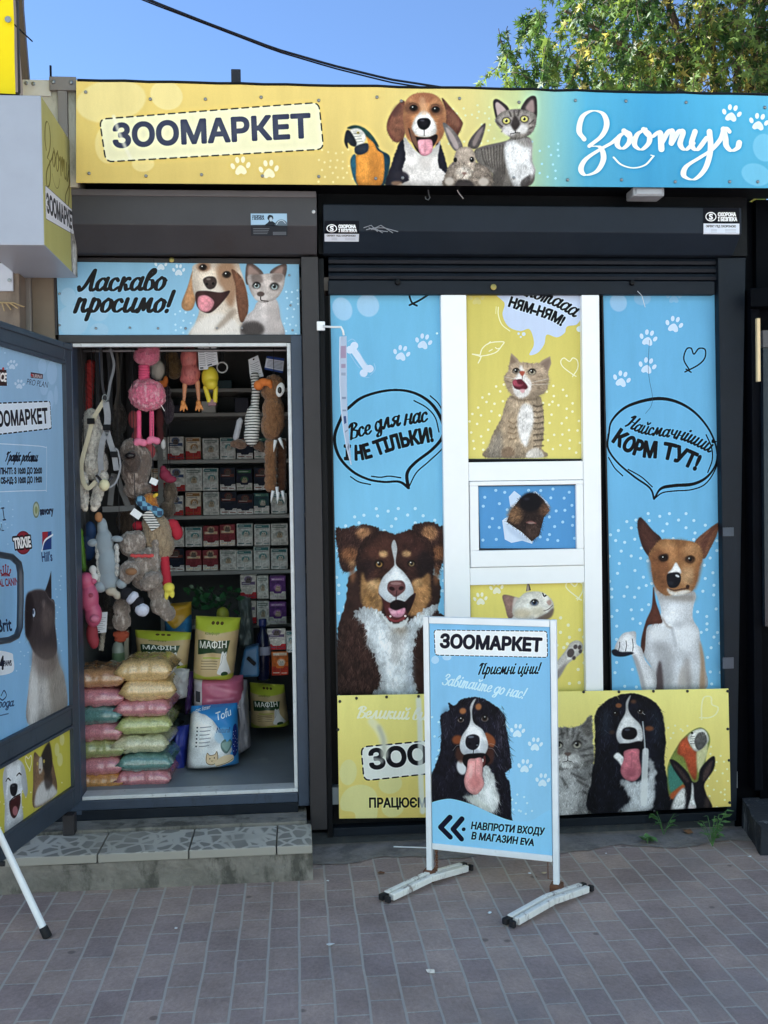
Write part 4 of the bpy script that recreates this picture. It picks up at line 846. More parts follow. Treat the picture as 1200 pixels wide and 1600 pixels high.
    for p, wa, wb in LOGO: a.line([(x + 3, y + 4) for x, y in p], wa, '#2f7faa', .35, 6, w2=wb)
    for p, wa, wb in LOGO: a.line(p, wa, Wt, w2=wb)
    a.paw(1060, 484, 42, 10, '#e6f1f4'); a.paw(1172, 521, 42, 10, '#e6f1f4')
    a.ell(1195, 630, 48, 60, '#8fd2ee', .5, 3, -10); a.ell(1160, 745, 62, 46, '#8fd2ee', .45, 3, 20)
    a.org(0, 0, 1); a.ell(1250, 220, 40, 30, '#8fd2ee', .4, 2)
    return a

@art('welcome')
def _():
    a = Art('welcome print', Q['welcome'], 700, 215, '#79b2da', 19); a.vgrad('#82b2d0', '#94c6e4'); a.org(0, 280, 2.308)
    P = '#a3c9e3'
    for x, y, rx, ry in ((245, 425, 28, 34), (305, 430, 34, 36), (262, 510, 56, 56), (355, 478, 34, 34), (355, 545, 34, 26)): a.ell(x, y, rx, ry, P, .7, 2)
    a.paw(640, 328, 24, 0, '#cfdde8'); a.paw(576, 308, 24, 0, '#cfdde8')
    a.scatter((625, 470, 700, 560), 22, 4, '#bfe0f2'); a.scatter((1020, 400, 1075, 560), 22, 4, '#bfe0f2')
    a.script('Ласкаво', [(285, 402), (590, 398)], 44, '#1d1c1d', .12, .32, .25); a.script('просимо!', [(264, 478), (612, 478)], 46, '#1d1c1d', .12, .32, .25)
    d = [(705, 305), (840, 296), (866, 330), (886, 400), (892, 470), (872, 510), (884, 575), (688, 575), (700, 520), (714, 470), (692, 400), (690, 340)]
    a.poly([(694, 325), (708, 380), (694, 460), (666, 473), (651, 450), (672, 390)], '#b5875f', 1, 2); a.poly(d, '#d6cabb', 1, 3)
    a.poly([(775, 320), (835, 300), (856, 380), (835, 460), (806, 430)], '#8d684c', .8, 14); a.ell(730, 316, 26, 18, '#8a654c', .8, 8); a.poly([(832, 325), (872, 360), (892, 440), (886, 500), (864, 512), (850, 440), (845, 380)], '#6c4836', 1, 3); a.poly([(700, 520), (780, 480), (860, 520), (880, 575), (690, 575)], '#e3ded7', .9, 12); a.poly([(830, 470), (850, 480), (800, 530), (770, 540)], '#8b7b6c', .7, 10)
    a.ell(760, 410, 46, 34, '#d9d1c6', .9, 12); a.hair(d, 700, 16, 90, .15, a=.55)
    a.poly([(702, 410), (735, 402), (790, 408), (826, 404), (790, 452), (750, 482), (710, 462)], '#3b2423', 1, 3); a.poly([(712, 425), (740, 418), (768, 440), (758, 468), (735, 478), (712, 462)], '#d78d97', 1, 3)
    a.poly([(728, 365), (742, 352), (768, 352), (778, 370), (768, 392), (745, 394)], '#3a2f2c', 1, 2); a.ell(748, 360, 8, 4, '#877b76', .8, 2); a.ell(742, 378, 5, 5, '#120d0c'); a.ell(765, 376, 5, 5, '#120d0c')
    a.eye(728, 318, 11, '#1d120c'); a.eye(814, 344, 12, '#1d120c')
    c = [(930, 440), (992, 432), (1010, 500), (1018, 572), (872, 572), (882, 500), (912, 470)]; a.poly(c, '#cbc4c2', 1, 3); a.ell(908, 540, 44, 30, '#383332', .9, 10); a.poly([(960, 450), (1000, 450), (1010, 560), (970, 560)], '#a9a09d', .6, 14)
    a.poly([(886, 308), (908, 304), (948, 346), (888, 380)], '#5c4d49', 1, 2); a.poly([(893, 318), (906, 316), (935, 348), (896, 368)], '#a58c84', .8, 4); a.poly([(1028, 304), (972, 335), (1004, 382), (1030, 345)], '#5c4d49', 1, 2); a.poly([(1020, 316), (985, 338), (1005, 366)], '#a58c84', .8, 4)
    h = [(890, 350), (930, 345), (970, 340), (1022, 345), (1020, 392), (992, 432), (940, 444), (904, 412)]; a.poly(h, '#bcb3af', 1, 3); a.poly([(905, 345), (940, 345), (945, 372), (910, 375)], '#5a4e4a', .7, 8); a.poly([(985, 342), (1020, 345), (1010, 372), (980, 365)], '#6b5d58', .7, 8); a.ell(940, 425, 26, 14, '#d5cecb', .8, 6)
    a.eye(923, 383, 12, '#93a5a8'); a.eye(988, 387, 13, '#93a5a8'); a.ell(938, 414, 14, 9, '#4a3d3a', .95, 3); a.line([(938, 424), (940, 436), (965, 440)], 4, '#3b3230')
    a.hair(c, 300, 14, 95, .15, a=.5)
    return a

@art('board')
def _():
    a = Art('board print', Q['board'], 400, 740, '#84c9f6', 20); a.vgrad('#84c2ec', '#9ad4f4'); a.org(650, 950, 5)
    a.ell(150, 385, 30, 30, '#b9def8', .9, 2); a.ell(240, 365, 35, 25, '#b9def8', .9, 2)
    label(a, [(140, 155), (1022, 170), (1030, 378), (150, 348)], 'ЗООМАРКЕТ', [(190, 288), (974, 328)], 94, '#151627', '#f0f7fa', '#1b1c2a', .05, 6, 24, 14, 24)
    a.script('Приємні ціни!', [(478, 500), (965, 505)], 52, '#0c0c1c', .11, .28); a.script('Завітайте до нас!', [(200, 574), (520, 632), (842, 702)], 50, '#cdeefb', .11, .27)
    b = [(195, 820), (262, 772), (255, 718), (300, 742), (350, 697), (440, 680), (530, 695), (600, 742), (652, 776), (696, 845), (706, 930), (740, 1150), (750, 1240), (700, 1292), (742, 1390), (757, 1650), (740, 1700), (60, 1600), (60, 1420), (140, 1245), (192, 1090), (200, 950)]
    a.poly(b, '#14131c', 1, 3, jag=4); a.mottle(b, .5, 50); a.ell(240, 900, 30, 140, '#272633', .7, 40); a.ell(660, 960, 30, 160, '#2a2733', .7, 40); a.hair(b, 2200, 46, 95, 1.0, a=.6)
    a.hair([(640, 780), (700, 850), (740, 1150), (690, 1290), (720, 1600), (650, 1500)], 500, 60, 70, .8, a=.8)
    ch = [(535, 1220), (600, 1280), (632, 1405), (655, 1545), (585, 1592), (510, 1555), (420, 1495), (372, 1450), (450, 1450), (517, 1390)]
    a.poly(ch, '#e6ece9', 1, 8, jag=10); a.hair(ch, 800, 60, 75, .18, a=.8); a.ell(358, 1225, 36, 60, '#e3e8ea', .95, 8, -15); a.poly([(385, 1440), (480, 1470), (600, 1580), (480, 1540)], '#b8c0b4', .5, 20)
    a.ell(365, 785, 26, 24, '#a86c42', .95, 8); a.ell(486, 755, 24, 26, '#a86c42', .95, 8); a.ell(325, 1008, 42, 36, '#8c4a28', .9, 14); a.poly([(540, 960), (600, 990), (622, 1040), (600, 1080), (560, 1050)], '#9a5430', .9, 10); a.poly([(330, 1060), (360, 1110), (400, 1160), (350, 1190), (310, 1130)], '#4a2c22', .8, 16); a.poly([(560, 1080), (610, 1090), (600, 1200), (540, 1200)], '#4a2a20', .8, 16)
    a.poly([(466, 692), (446, 740), (436, 800), (452, 880), (522, 940), (562, 1040), (556, 1100), (520, 1142), (440, 1132), (370, 1122), (344, 1060), (360, 980), (412, 900), (426, 830), (420, 760), (442, 708)], '#f0f3f4', 1, 4); a.poly([(350, 1060), (390, 1010), (400, 1110), (370, 1115)], '#b9c2c9', .6, 14); a.poly([(552, 1060), (510, 1000), (500, 1110), (530, 1130)], '#bcc5cb', .6, 14); a.ell(440, 1105, 60, 26, '#8f98a4', .6, 16)
    a.hair([(430, 800), (520, 940), (560, 1060), (440, 1130), (350, 1060)], 400, 18, (445, 920), .08, a=.5)
    a.poly([(380, 1130), (450, 1120), (540, 1125), (580, 1180), (520, 1230), (420, 1235), (370, 1190)], '#0b090d', 1, 6); a.poly([(512, 1180), (540, 1140), (545, 1200), (520, 1230)], '#6a3230', .8, 6); a.ell(524, 1178, 6, 14, '#e9e3dc', .9, 2)
    a.poly([(412, 1168), (460, 1160), (517, 1165), (523, 1300), (534, 1375), (474, 1445), (404, 1408), (380, 1330), (400, 1240)], '#e3a09d', 1, 3); a.ell(465, 1340, 46, 60, '#c4706e', .55, 30); a.line([(470, 1175), (466, 1250), (472, 1340)], 8, '#c47f7e', .7, 4); a.ell(430, 1260, 14, 60, '#f6cfc8', .5, 10)
    a.poly([(388, 1020), (400, 985), (445, 970), (488, 985), (498, 1025), (486, 1070), (455, 1092), (420, 1085), (394, 1060)], '#17151d', 1, 3); a.ell(430, 990, 24, 9, '#7b8290', .8, 6); a.ell(418, 1042, 12, 12, '#050508', 1, 3); a.ell(478, 1050, 12, 12, '#050508', 1, 3); a.ell(480, 1055, 10, 6, '#9aa2ae', .7, 3); a.line([(450, 1092), (448, 1130)], 6, '#1c1a20')
    a.eye(350, 852, 22, '#2b1a12', '#d9dadd', hl=(0, -.5)); a.eye(536, 848, 25, '#2b1a12', '#e6e7ea', hl=(0, -.5))
    for p in ([(400, 1070), (330, 1050), (290, 1090)], [(520, 1065), (590, 1050), (640, 1080)], [(530, 1080), (600, 1090), (640, 1150)]): a.line(p, 3, '#c9ccd2', .5)
    a.poly([(-40, 1530), (100, 1495), (210, 1470), (300, 1472), (450, 1525), (600, 1602), (750, 1665), (900, 1680), (1150, 1640), (1200, 2400), (-60, 2400)], '#93d4f8', 1, 1)
    for x, y in ((796, 955), (940, 1068), (858, 1238), (1004, 1358)): a.paw(x, y, 62, 5, '#d9f0fb', .95)
    a.dots([(150, 975), (180, 865), (182, 1085), (800, 1462), (855, 1485), (790, 1530), (880, 1535), (815, 1590), (870, 1620), (830, 1598), (770, 1580), (920, 1600), (165, 1150), (130, 825), (760, 1500)], 9, '#c9ecfb')
    a.org(590, 1180, 3.333)
    for p in ([(382, 308), (334, 358), (384, 412)], [(444, 320), (398, 372), (442, 426)]):
        for q in (p[:2], p[1:]): a.line(q, 26, '#12132a')
    a.ell(453, 376, 10, 10, '#12132a')
    a.text('НАВПРОТИ ВХОДУ', [(492, 376), (878, 433)], 35, '#171a30', .035); a.text('В МАГАЗИН EVA', [(494, 430), (824, 488)], 35, '#171a30', .035)
    return a

@art('door_top')
def _():
    a = Art('door print', Q['door_top'], 560, 1060, '#7fb0dc', 21); a.vgrad('#96b8d4', '#8abce2'); a.org(0, 520, 4)
    for x, y, rx, ry in ((265, 210, 26, 50), (325, 250, 32, 75), (275, 345, 24, 46), (315, 420, 20, 60), (350, 390, 12, 60)): a.ell(x, y, rx, ry, '#a9c9e6', .7, 2)
    a.paw(77, 200, 34, 5, '#c9dcee'); a.paw(122, 322, 34, 5, '#c9dcee')
    a.scatter((-300, 120, 60, 420), 26, 5, '#b4d4ec'); a.scatter((-300, 1050, 80, 1400), 40, 5, '#b4d4ec', .7)
    a.poly([(-160, 215), (40, 232), (44, 332), (-160, 330)], '#3b2b2a', 1, 1, False); a.ell(20, 225, 7, 10, '#b0443c'); a.text('ICE', [(-6, 300), (38, 304)], 50, '#efe9e2', .03)
    a.poly([(192, 246), (268, 258), (268, 288), (192, 282)], '#4b3540', 1, 1, False); a.text('PURINA', [(198, 278), (263, 284)], 20, '#c9b6b6', .02); a.line([(194, 262), (204, 268)], 8, '#b0302f')
    a.text('PRO PLAN', [(166, 322), (296, 344)], 36, '#2e3a55', .0)
    label(a, [(-420, 455), (312, 428), (322, 598), (-420, 680)], 'ЗООМАРКЕТ', [(-50, 586), (300, 562)], 84, '#171a26', '#dbe6f0', '#222632', .03, 7, 20, 12, 12)
    a.line([(-60, 690), (200, 705), (280, 715), (292, 740), (290, 970), (278, 985), (150, 988), (-60, 996)], 4, '#cfe0ef', .9)
    a.script('Графік роботи', [(34, 800), (232, 803)], 34, '#141a2a', .2, .4); a.text('ПН-ПТ: З 10:00 ДО 20:00', [(4, 882), (262, 878)], 34, '#141a2a', .045); a.text('СБ-НД: З 10:00 ДО 19:00', [(6, 942), (262, 934)], 34, '#141a2a', .045)
    a.text('ТІ', [(-20, 1180), (38, 1172)], 78, '#2a3550', 0); a.text('AL', [(-14, 1242), (26, 1238)], 46, '#2a3550', 0)
    a.ell(226, 1106, 21, 52, '#7d8a70', .95, 1); a.ell(226, 1106, 15, 40, '#b6bfa6', 1, 1); a.ell(226, 1108, 9, 24, '#8d9868', 1, 2); a.text('savory', [(252, 1136), (334, 1130)], 44, '#252c40', .04); a.text('N', [(252, 1146), (260, 1146)], 8, '#252c40', 0)
    a.ell(145, 1312, 52, 74, '#6d1f2c', 1, 1); a.ell(145, 1312, 45, 65, '#8a2a36', 1, 1); a.text('TRIXIE', [(88, 1350), (196, 1338)], 66, '#1d1215', .09); a.text('TRIXIE', [(90, 1348), (194, 1336)], 62, '#f1ece8', .03)
    a.poly([(264, 1245), (322, 1240), (322, 1352), (264, 1360)], '#26407c', 1, 1, False); a.poly([(264, 1245), (300, 1242), (296, 1290), (264, 1330)], '#a3323c', 1, 1, False); a.line([(262, 1362), (280, 1300), (330, 1262)], 8, '#e6edf4'); a.text("Hill's", [(264, 1430), (328, 1424)], 56, '#28406f', .02)
    a.org(0, 840, 3.2)
    for x, y in ((4, 165), (16, 145), (28, 138), (40, 145), (52, 162)): a.line([(28 + (x - 28) * .5, 190), (x, y + 10)], 6, '#8f2d3a'); a.ell(x, y, 4, 6, '#8f2d3a')
    a.line([(8, 190), (28, 180), (48, 190)], 6, '#8f2d3a'); a.text('AL CANIN', [(-4, 246), (92, 236)], 36, '#8f2d3a', .02)
    a.text('Brit', [(-8, 472), (60, 464)], 62, '#1f2d4a', .02); a.poly([(-40, 572), (52, 576), (66, 602), (62, 672), (-40, 682)], '#dfe6ec', 1, 1); a.text('4', [(0, 655), (18, 655)], 58, '#1b2233', .05); a.text('PAWS', [(20, 642), (58, 640)], 26, '#1b2233', .03)
    a.line([(6, 790), (20, 765), (32, 790), (14, 812), (0, 805)], 5, '#2c4a70'); a.script('рода', [(-8, 850), (68, 842)], 26, '#2c4a70', .16, .28); a.line([(0, 890), (42, 880)], 4, '#2c4a70', .7)
    cat_ = [(130, 305), (165, 265), (220, 265), (245, 300), (272, 330), (274, 420), (284, 560), (292, 622), (322, 700), (326, 870), (146, 935), (144, 740), (160, 620), (158, 540), (128, 480)]
    a.scatter((80, 430, 310, 700), 40, 4, '#bcdcf2', .8); a.scatter((270, 180, 310, 420), 10, 4, '#bcdcf2', .8)
    a.poly([(222, 275), (240, 225), (256, 166), (258, 300), (250, 330)], '#2d2629', 1, 1, False); a.poly([(250, 330), (262, 308), (274, 330), (272, 420)], '#4d4242', 1, 2)
    a.poly(cat_, '#cfcac3', 1, 3); a.poly([(230, 560), (285, 600), (326, 720), (326, 870), (260, 890)], '#8f857a', .8, 30); a.poly([(150, 700), (180, 640), (190, 900), (146, 935)], '#e2e0db', .8, 18)
    hd = [(130, 305), (165, 264), (222, 264), (246, 300), (272, 332), (274, 420), (284, 570), (232, 612), (176, 580), (140, 510), (126, 460)]
    a.poly(hd, '#3b3234', .97, 6); a.poly([(130, 305), (150, 280), (170, 330), (160, 430), (140, 500), (126, 460)], '#241d20', .9, 10); a.poly([(220, 330), (262, 360), (268, 430), (230, 480), (205, 420)], '#6a5c58', .7, 22); a.poly([(170, 560), (280, 560), (290, 640), (220, 700), (165, 640)], '#6f625c', .7, 30)
    a.ell(172, 375, 9, 26, '#101018', 1, 2); a.ell(169, 376, 7, 22, '#c9d6e6', 1, 2); a.ell(166, 372, 4, 12, '#33445f', 1, 1); a.ell(218, 330, 8, 20, '#8a7d78', .6, 6); a.hair(cat_, 1500, 26, 100, .25, a=.6)
    return a

@art('door_low')
def _():
    a = Art('door low print', Q['door_low'], 560, 190, '#d3c650', 22); a.org(0, 840, 3.2)
    a.scatter((-200, 1150, 330, 1450), 60, 4, '#eee9b8', .8)
    for x, y, rx, ry in ((285, 1060, 12, 34), (310, 1010, 12, 30), (300, 1110, 14, 34)): a.ell(x, y, rx, ry, '#e6dfa0', .7, 2)
    a.line([(150, 1165), (128, 1120), (130, 1095), (142, 1105), (155, 1090), (158, 1125), (146, 1168)], 4, '#f1ecc0')
    lab = [(14, 1215), (24, 1150), (50, 1118), (84, 1108), (112, 1126), (128, 1170), (138, 1262), (128, 1296), (112, 1262), (108, 1320), (112, 1420), (30, 1490), (24, 1330)]
    a.poly(lab, '#e0e2e2', 1, 2); a.poly([(104, 1140), (124, 1165), (138, 1262), (128, 1292), (112, 1250)], '#b4b6b8', .8, 5); a.poly([(16, 1210), (26, 1160), (36, 1190), (30, 1270), (20, 1290)], '#b9bbbd', .8, 5); a.ell(70, 1170, 22, 26, '#f0f1f0', .8, 10); a.poly([(40, 1250), (60, 1240), (54, 1310), (40, 1320)], '#c5c7c8', .7, 7); a.hair(lab, 500, 12, 95, .14, a=.5)
    a.poly([(46, 1325), (66, 1306), (100, 1288), (100, 1340), (82, 1392), (66, 1402), (52, 1380)], '#43201f', 1, 2); a.ell(76, 1366, 13, 24, '#b06f72', 1, 3); a.line([(48, 1320), (68, 1300), (102, 1282)], 4, '#2a1d1c')
    a.poly([(50, 1246), (60, 1232), (80, 1230), (88, 1244), (82, 1280), (68, 1294), (54, 1280)], '#17161b', 1, 2); a.ell(66, 1242, 8, 4, '#6b6a70', .8, 2)
    a.line([(30, 1218), (40, 1204), (52, 1214)], 5, '#3a2f2b'); a.line([(84, 1190), (96, 1178), (106, 1186)], 5, '#3a2f2b')
    cal = [(170, 1078), (200, 1096), (224, 1078), (246, 1020), (250, 1080), (272, 1160), (280, 1280), (172, 1350), (166, 1220)]
    a.poly(cal, '#8b6b50', 1, 2); a.poly([(205, 1095), (246, 1025), (262, 1130), (240, 1200), (215, 1150)], '#2e2623', .95, 5); a.poly([(195, 1110), (210, 1100), (212, 1160), (196, 1180)], '#d8d2ca', .9, 5); a.poly([(185, 1260), (230, 1210), (275, 1250), (280, 1285), (180, 1345)], '#dedad5', .95, 8); a.poly([(220, 1190), (250, 1160), (262, 1230), (232, 1260)], '#3a302c', .8, 8); a.ell(188, 1130, 5, 9, '#c9b25a'); a.ell(220, 1118, 5, 9, '#c9b25a'); a.ell(200, 1160, 4, 6, '#7a4a40')
    a.hair(cal, 400, 18, 90, .3, a=.6)
    return a

@art('lightbox')
def _():
    a = Art('lightbox print', [(0, 0), (400, 0), (400, 368), (0, 368)], 400, 368, '#c3bd62', 23); a.vgrad('#a9a468', '#b5b06c')
    mp = lambda x, y: (30 + (x - 424) / 666 * 345, 44 + (y - 474) / 291 * 178 - (x - 424) / 666 * 26)
    for p, wa, wb in LOGO: a.line([mp(*q) for q in p], wa * .35, '#6b632f', w2=wb * .42)
    label(a, [(22, 214), (388, 186), (390, 252), (22, 298)], 'ЗООМАРКЕТ', [(36, 276), (372, 240)], 42, '#3d3b3b', '#d9d8da', '#5b5860', .05, 2, 8, 5, 6)
    c = [(330, 372), (318, 300), (318, 250), (332, 262), (352, 256), (372, 240), (384, 220), (394, 250), (400, 300), (402, 372)]
    a.poly(c, '#8d8880', 1, 2); a.poly([(340, 290), (365, 280), (385, 300), (370, 372), (340, 372)], '#d8d6d0', .9, 8); a.hair(c, 500, 22, 90, .6, a=.8); a.ell(345, 280, 4, 5, '#2a2724'); a.ell(372, 276, 4, 5, '#2a2724')
    return a

def sticker_dark(w, key):
    a = Art(key, [(0, 0), (300, 0), (300, 200), (0, 200)], 300, 200, '#080a16', 24)
    a.poly([(0, 118), (300, 118), (300, 200), (0, 200)], '#d3dcea', 1, 0, False)
    a.ell(62, 66, 46, 36, '#e8ecf2'); a.ell(62, 66, 38, 28, '#080a16'); a.text('S', [(48, 86), (76, 86)], 40, '#e8ecf2', .05)
    a.text('ОХОРОНА', [(122, 62), (270, 62)], 26, '#e8ecf2', .06); a.text('І БЕЗПЕКА', [(122, 98), (280, 98)], 26, '#e8ecf2', .06)
    a.text("ОБ'ЄКТ ПІД ОХОРОНОЮ", [(20, 146), (270, 146)], 15, '#14182a', .05)
    for i in range(3): a.line([(62, 162 + i * 10), (110, 162 + i * 10)], 3, '#7a8090', .7); a.line([(180, 162 + i * 10), (270, 162 + i * 10)], 3, '#7a8090', .7)
    return a
@art('sticker')
def _(): return sticker_dark(300, 'sticker print')
@art('sticker_photo')
def _():
    a = Art('photo sticker', [(0, 0), (300, 0), (300, 200), (0, 200)], 300, 200, '#33383f', 25)
    a.poly([(0, 0), (300, 0), (300, 90), (0, 96)], '#9dbdd6', 1, 4, False); a.text('ОХОРОНА', [(14, 32), (110, 32)], 17, '#1b2233', .05); a.text('І БЕЗПЕКА', [(14, 52), (112, 52)], 17, '#1b2233', .05)
    a.poly([(120, 100), (140, 76), (150, 60), (138, 40), (150, 14), (178, 18), (186, 40), (176, 60), (196, 76), (220, 104)], '#20262f', 1, 2); a.ell(166, 48, 14, 18, '#b7cbd9', .9, 3)
    a.poly([(200, 96), (220, 60), (260, 50), (295, 70), (300, 100)], '#5b6a76', .9, 3); a.line([(212, 90), (230, 64), (262, 58), (285, 80)], 4, '#c6d6e2')
    for i in range(4): a.line([(20, 130 + i * 16), (150 - i * 6, 130 + i * 16)], 5, '#aab4bf', .6)
    a.poly([(180, 160), (290, 158), (290, 190), (180, 192)], '#6b737c', .8, 1, False)
    return a
@art('hang_card')
def _():
    a = Art('hanging card', [(0, 0), (90, 0), (90, 600), (0, 600)], 90, 600, '#d3dcec', 26)
    a.poly([(10, 50), (80, 50), (80, 110), (10, 110)], '#c0a3bb', 1, 1, False)
    for y, h, c in ((130, 14, '#b59db5'), (160, 10, '#a9b3c6'), (250, 8, '#8f9ab0'), (300, 10, '#8f9ab0'), (420, 9, '#9aa3b5'), (500, 20, '#8b93a3')): a.poly([(16, y), (74, y), (74, y + h), (16, y + h)], c, .9, 1, False)
    a.poly([(22, 340), (64, 340), (64, 380), (22, 380)], '#3a4a80', 1, 1, False)
    return a
def flat(name, w, h, bg, seed): return Art(name, [(0, 0), (w, 0), (w, h), (0, h)], w, h, bg, seed)
@art('mafin')
def _():
    a = flat('litter bag', 240, 340, '#c9b184', 31)
    a.poly([(0, 0), (240, 0), (240, 62), (120, 84), (0, 66)], '#b5c340', 1, 3, False); a.text('комфорт', [(62, 88), (140, 88)], 13, '#7f8a3a', .03)
    for x in (98, 122, 146): a.ell(x, 30, 9, 9, '#5a4a28')
    a.poly([(24, 122), (60, 114), (120, 124), (200, 116), (190, 190), (110, 184), (26, 200)], '#27432a', 1, 2, False); a.text('МАФІН', [(36, 164), (184, 156)], 36, '#e9ece2', .012)
    a.line([(60, 215), (150, 212)], 7, '#a3b23a'); [a.line([(50, 232 + i * 14), (140, 230 + i * 14)], 5, '#7c6c4a', .8) for i in range(4)]
    a.poly([(160, 190), (168, 176), (176, 186), (186, 176), (190, 196), (192, 220), (214, 270), (218, 296), (148, 298), (156, 250)], '#e3e4e2', 1, 1); a.line([(158, 250), (166, 230), (168, 200)], 2, '#77797a'); a.ell(188, 298, 20, 14, '#27432a'); a.ell(170, 195, 2, 2, '#222'); a.ell(184, 195, 2, 2, '#222')
    a.poly([(0, 300), (80, 316), (240, 300), (240, 340), (0, 340)], '#a9b23e', 1, 3, False)
    return a
@art('tofu')
def _():
    a = flat('tofu bag', 260, 300, '#2f7fc4', 32); a.vgrad('#2f86cc', '#3a8fd2')
    a.poly([(0, 45), (70, 30), (130, 60), (180, 130), (200, 180), (230, 220), (150, 300), (0, 300)], '#e4ebf0', 1, 3); a.text('Tofu', [(150, 62), (228, 46)], 34, '#d7eaf6', .01); a.text('Natural', [(152, 122), (220, 128)], 26, '#23407a', .02); a.ell(186, 138, 44, 40, '#8ec4ea', .5, 8)
    a.script('а', [(40, 40), (52, 38)], 10, '#e4ebf0'); a.text('cat litter', [(30, 22), (110, 12)], 13, '#dfeaf2', .02)
    for i in range(6): a.line([(64, 92 + i * 18), (122 - 4 * (i % 3), 90 + i * 18)], 4, '#6b7786', .8); a.ell(48, 92 + i * 18, 5, 4, '#3b4656')
    a.poly([(176, 176), (196, 160), (206, 176), (222, 164), (232, 190), (206, 226), (180, 204)], '#4f6f6c', 1, 2); a.poly([(178, 180), (202, 172), (226, 180), (206, 216)], '#8fb0aa', .8, 5)
    a.poly([(238, 110), (250, 96), (256, 130), (256, 230), (240, 250), (232, 200)], '#1d2f7a', 1, 2); a.scatter((236, 120, 256, 230), 14, 2, '#c9d4ee')
    a.poly([(100, 236), (108, 216), (122, 228), (146, 226), (156, 212), (164, 236), (160, 262), (132, 276), (106, 264)], '#dfc7a2', 1, 1); a.line([(104, 240), (108, 216), (122, 228), (146, 226), (156, 212), (162, 240), (156, 264), (132, 274), (106, 262), (104, 240)], 3, '#5b4a3e'); a.ell(122, 244, 3, 4, '#2b2320'); a.ell(144, 242, 3, 4, '#2b2320'); a.line([(128, 254), (133, 258), (138, 254)], 2, '#5b3a33')
    a.poly([(150, 262), (190, 236), (232, 240), (236, 270), (190, 282), (156, 284)], '#e3cfae', 1, 1); a.line([(156, 282), (200, 276), (236, 262)], 3, '#6b5a4a')
    return a
PACKS = {'a': ('#d9d9d6', '#33466f', '#b03a3a'), 'b': ('#d8cfc0', '#9a6a3a', '#b03a3a'), 'c': ('#cfd2d0', '#7d8a86', '#c9ccca'), 'd': ('#1e2638', '#7a4034', '#d9dadb'), 'e': ('#2a4a55', '#5a8a7a', '#dcdcdc'), 'f': ('#20243a', '#3b7a4a', '#35603a'), 'g': ('#8a3a44', '#d8c6a0', '#dcd9d4'), 'h': ('#c8cfce', '#2f6a70', '#d9dcdc'), 'i': ('#5f3a7c', '#a878b8', '#c9c2d2'), 'j': ('#d7d3ce', '#5a4a72', '#b8323a'), 'k': ('#c4662e', '#e0d4c4', '#b03a2a')}
def packart(k):
    def f():
        bg, mid, low = PACKS[k]; a = flat('pack ' + k, 80, 110, bg, 40 + ord(k))
        v = ord(k) % 3; t = (8, 30, 4)[v]
        a.poly([(6, t), (74, t), (74, t + 14), (6, t + 14)], mid, .9, 1, False); a.line([(12, t + 7), (60 - v * 12, t + 7)], 4, '#e6e6e6', .7); a.line([(12, t + 20), (44 + v * 8, t + 20)], 3, '#4a4a50', .6)
        c = (40, 26 + v * 14, 46)[v]; y = (50, 14, 44)[v] + 4; a.ell(c, y, 20, 15, mid, .8, 5); a.poly([(c - 12, y + 16), (c - 8, y - 4), (c - 2, y - 10), (c + 3, y - 4), (c + 9, y - 9), (c + 14, y + 16)], ('#b7a58e', '#5d5550', '#cfc8be')[v], .9, 2); a.ell(c - 3, y, 2, 2, '#1a1614'); a.ell(c + 5, y, 2, 2, '#1a1614')
        w = (74, 80, 68)[v]; a.poly([(0, w), (18, w), (24, w + 9), (56, w + 9), (62, w), (80, w), (80, 110), (0, 110)], low if v else '#cfcfcc', 1, 1, False); a.line([(40, w + 10), (40, 110)], 2, '#8d8d8d', .6); a.line([(8, 98), (34, 98)], 5, low if not v else mid, .8); a.line([(48, 100), (72, 100)], 4, mid, .7)
        a.mottle([(0, 0), (80, 0), (80, 110), (0, 110)], .2, 14)
        return a
    return f
for _k in PACKS: ARTS['pack_' + _k] = packart(_k)
@art('tag_white')
def _():
    a = flat('swing tag', 80, 110, '#d7dde4', 60)
    a.ell(40, 10, 8, 4, '#3a3a40')
    for i in range(7): a.line([(10, 30 + i * 10), (70 - (i * 13) % 25, 30 + i * 10)], 3, '#7b8290', .8)
    a.poly([(10, 98), (40, 98), (40, 106), (10, 106)], '#4a4f5c', .9, 0, False); return a
@art('tag_blue')
def _():
    a = flat('blue swing tag', 100, 100, '#cdd6e6', 61); a.poly([(0, 0), (100, 0), (100, 18), (0, 18)], '#2a4488', 1, 0, False); a.poly([(0, 86), (100, 86), (100, 100), (0, 100)], '#3a56a0', 1, 0, False)
    for i in range(6): a.line([(10, 28 + i * 9), (92, 28 + i * 9)], 3, '#4a5570', .8)
    return a
@art('gorch')
def _():
    a = flat('feed bag', 120, 120, '#b8912c', 62); a.poly([(0, 50), (50, 80), (120, 40), (120, 120), (0, 120)], '#3377a8', 1, 2); a.text('CORN', [(10, 108), (110, 104)], 16, '#c98a3a', .04) if False else None
    return a
@art('pinkpack')
def _():
    a = flat('pink pack', 160, 90, '#b55f7a', 63); a.poly([(0, 0), (30, 0), (30, 90), (0, 90)], '#c9c4cc', 1, 0, False); a.poly([(8, 36), (24, 36), (24, 66), (8, 66)], '#3a3a44', .9, 0, False); a.line([(30, 86), (160, 80)], 10, '#d9d5da'); a.line([(60, 20), (140, 40)], 8, '#cf8ea2', .7, 4); a.line([(50, 60), (130, 55)], 6, '#d59aae', .6, 4); return a
ARTS = globals().get("ARTS", {})
_pm = {}
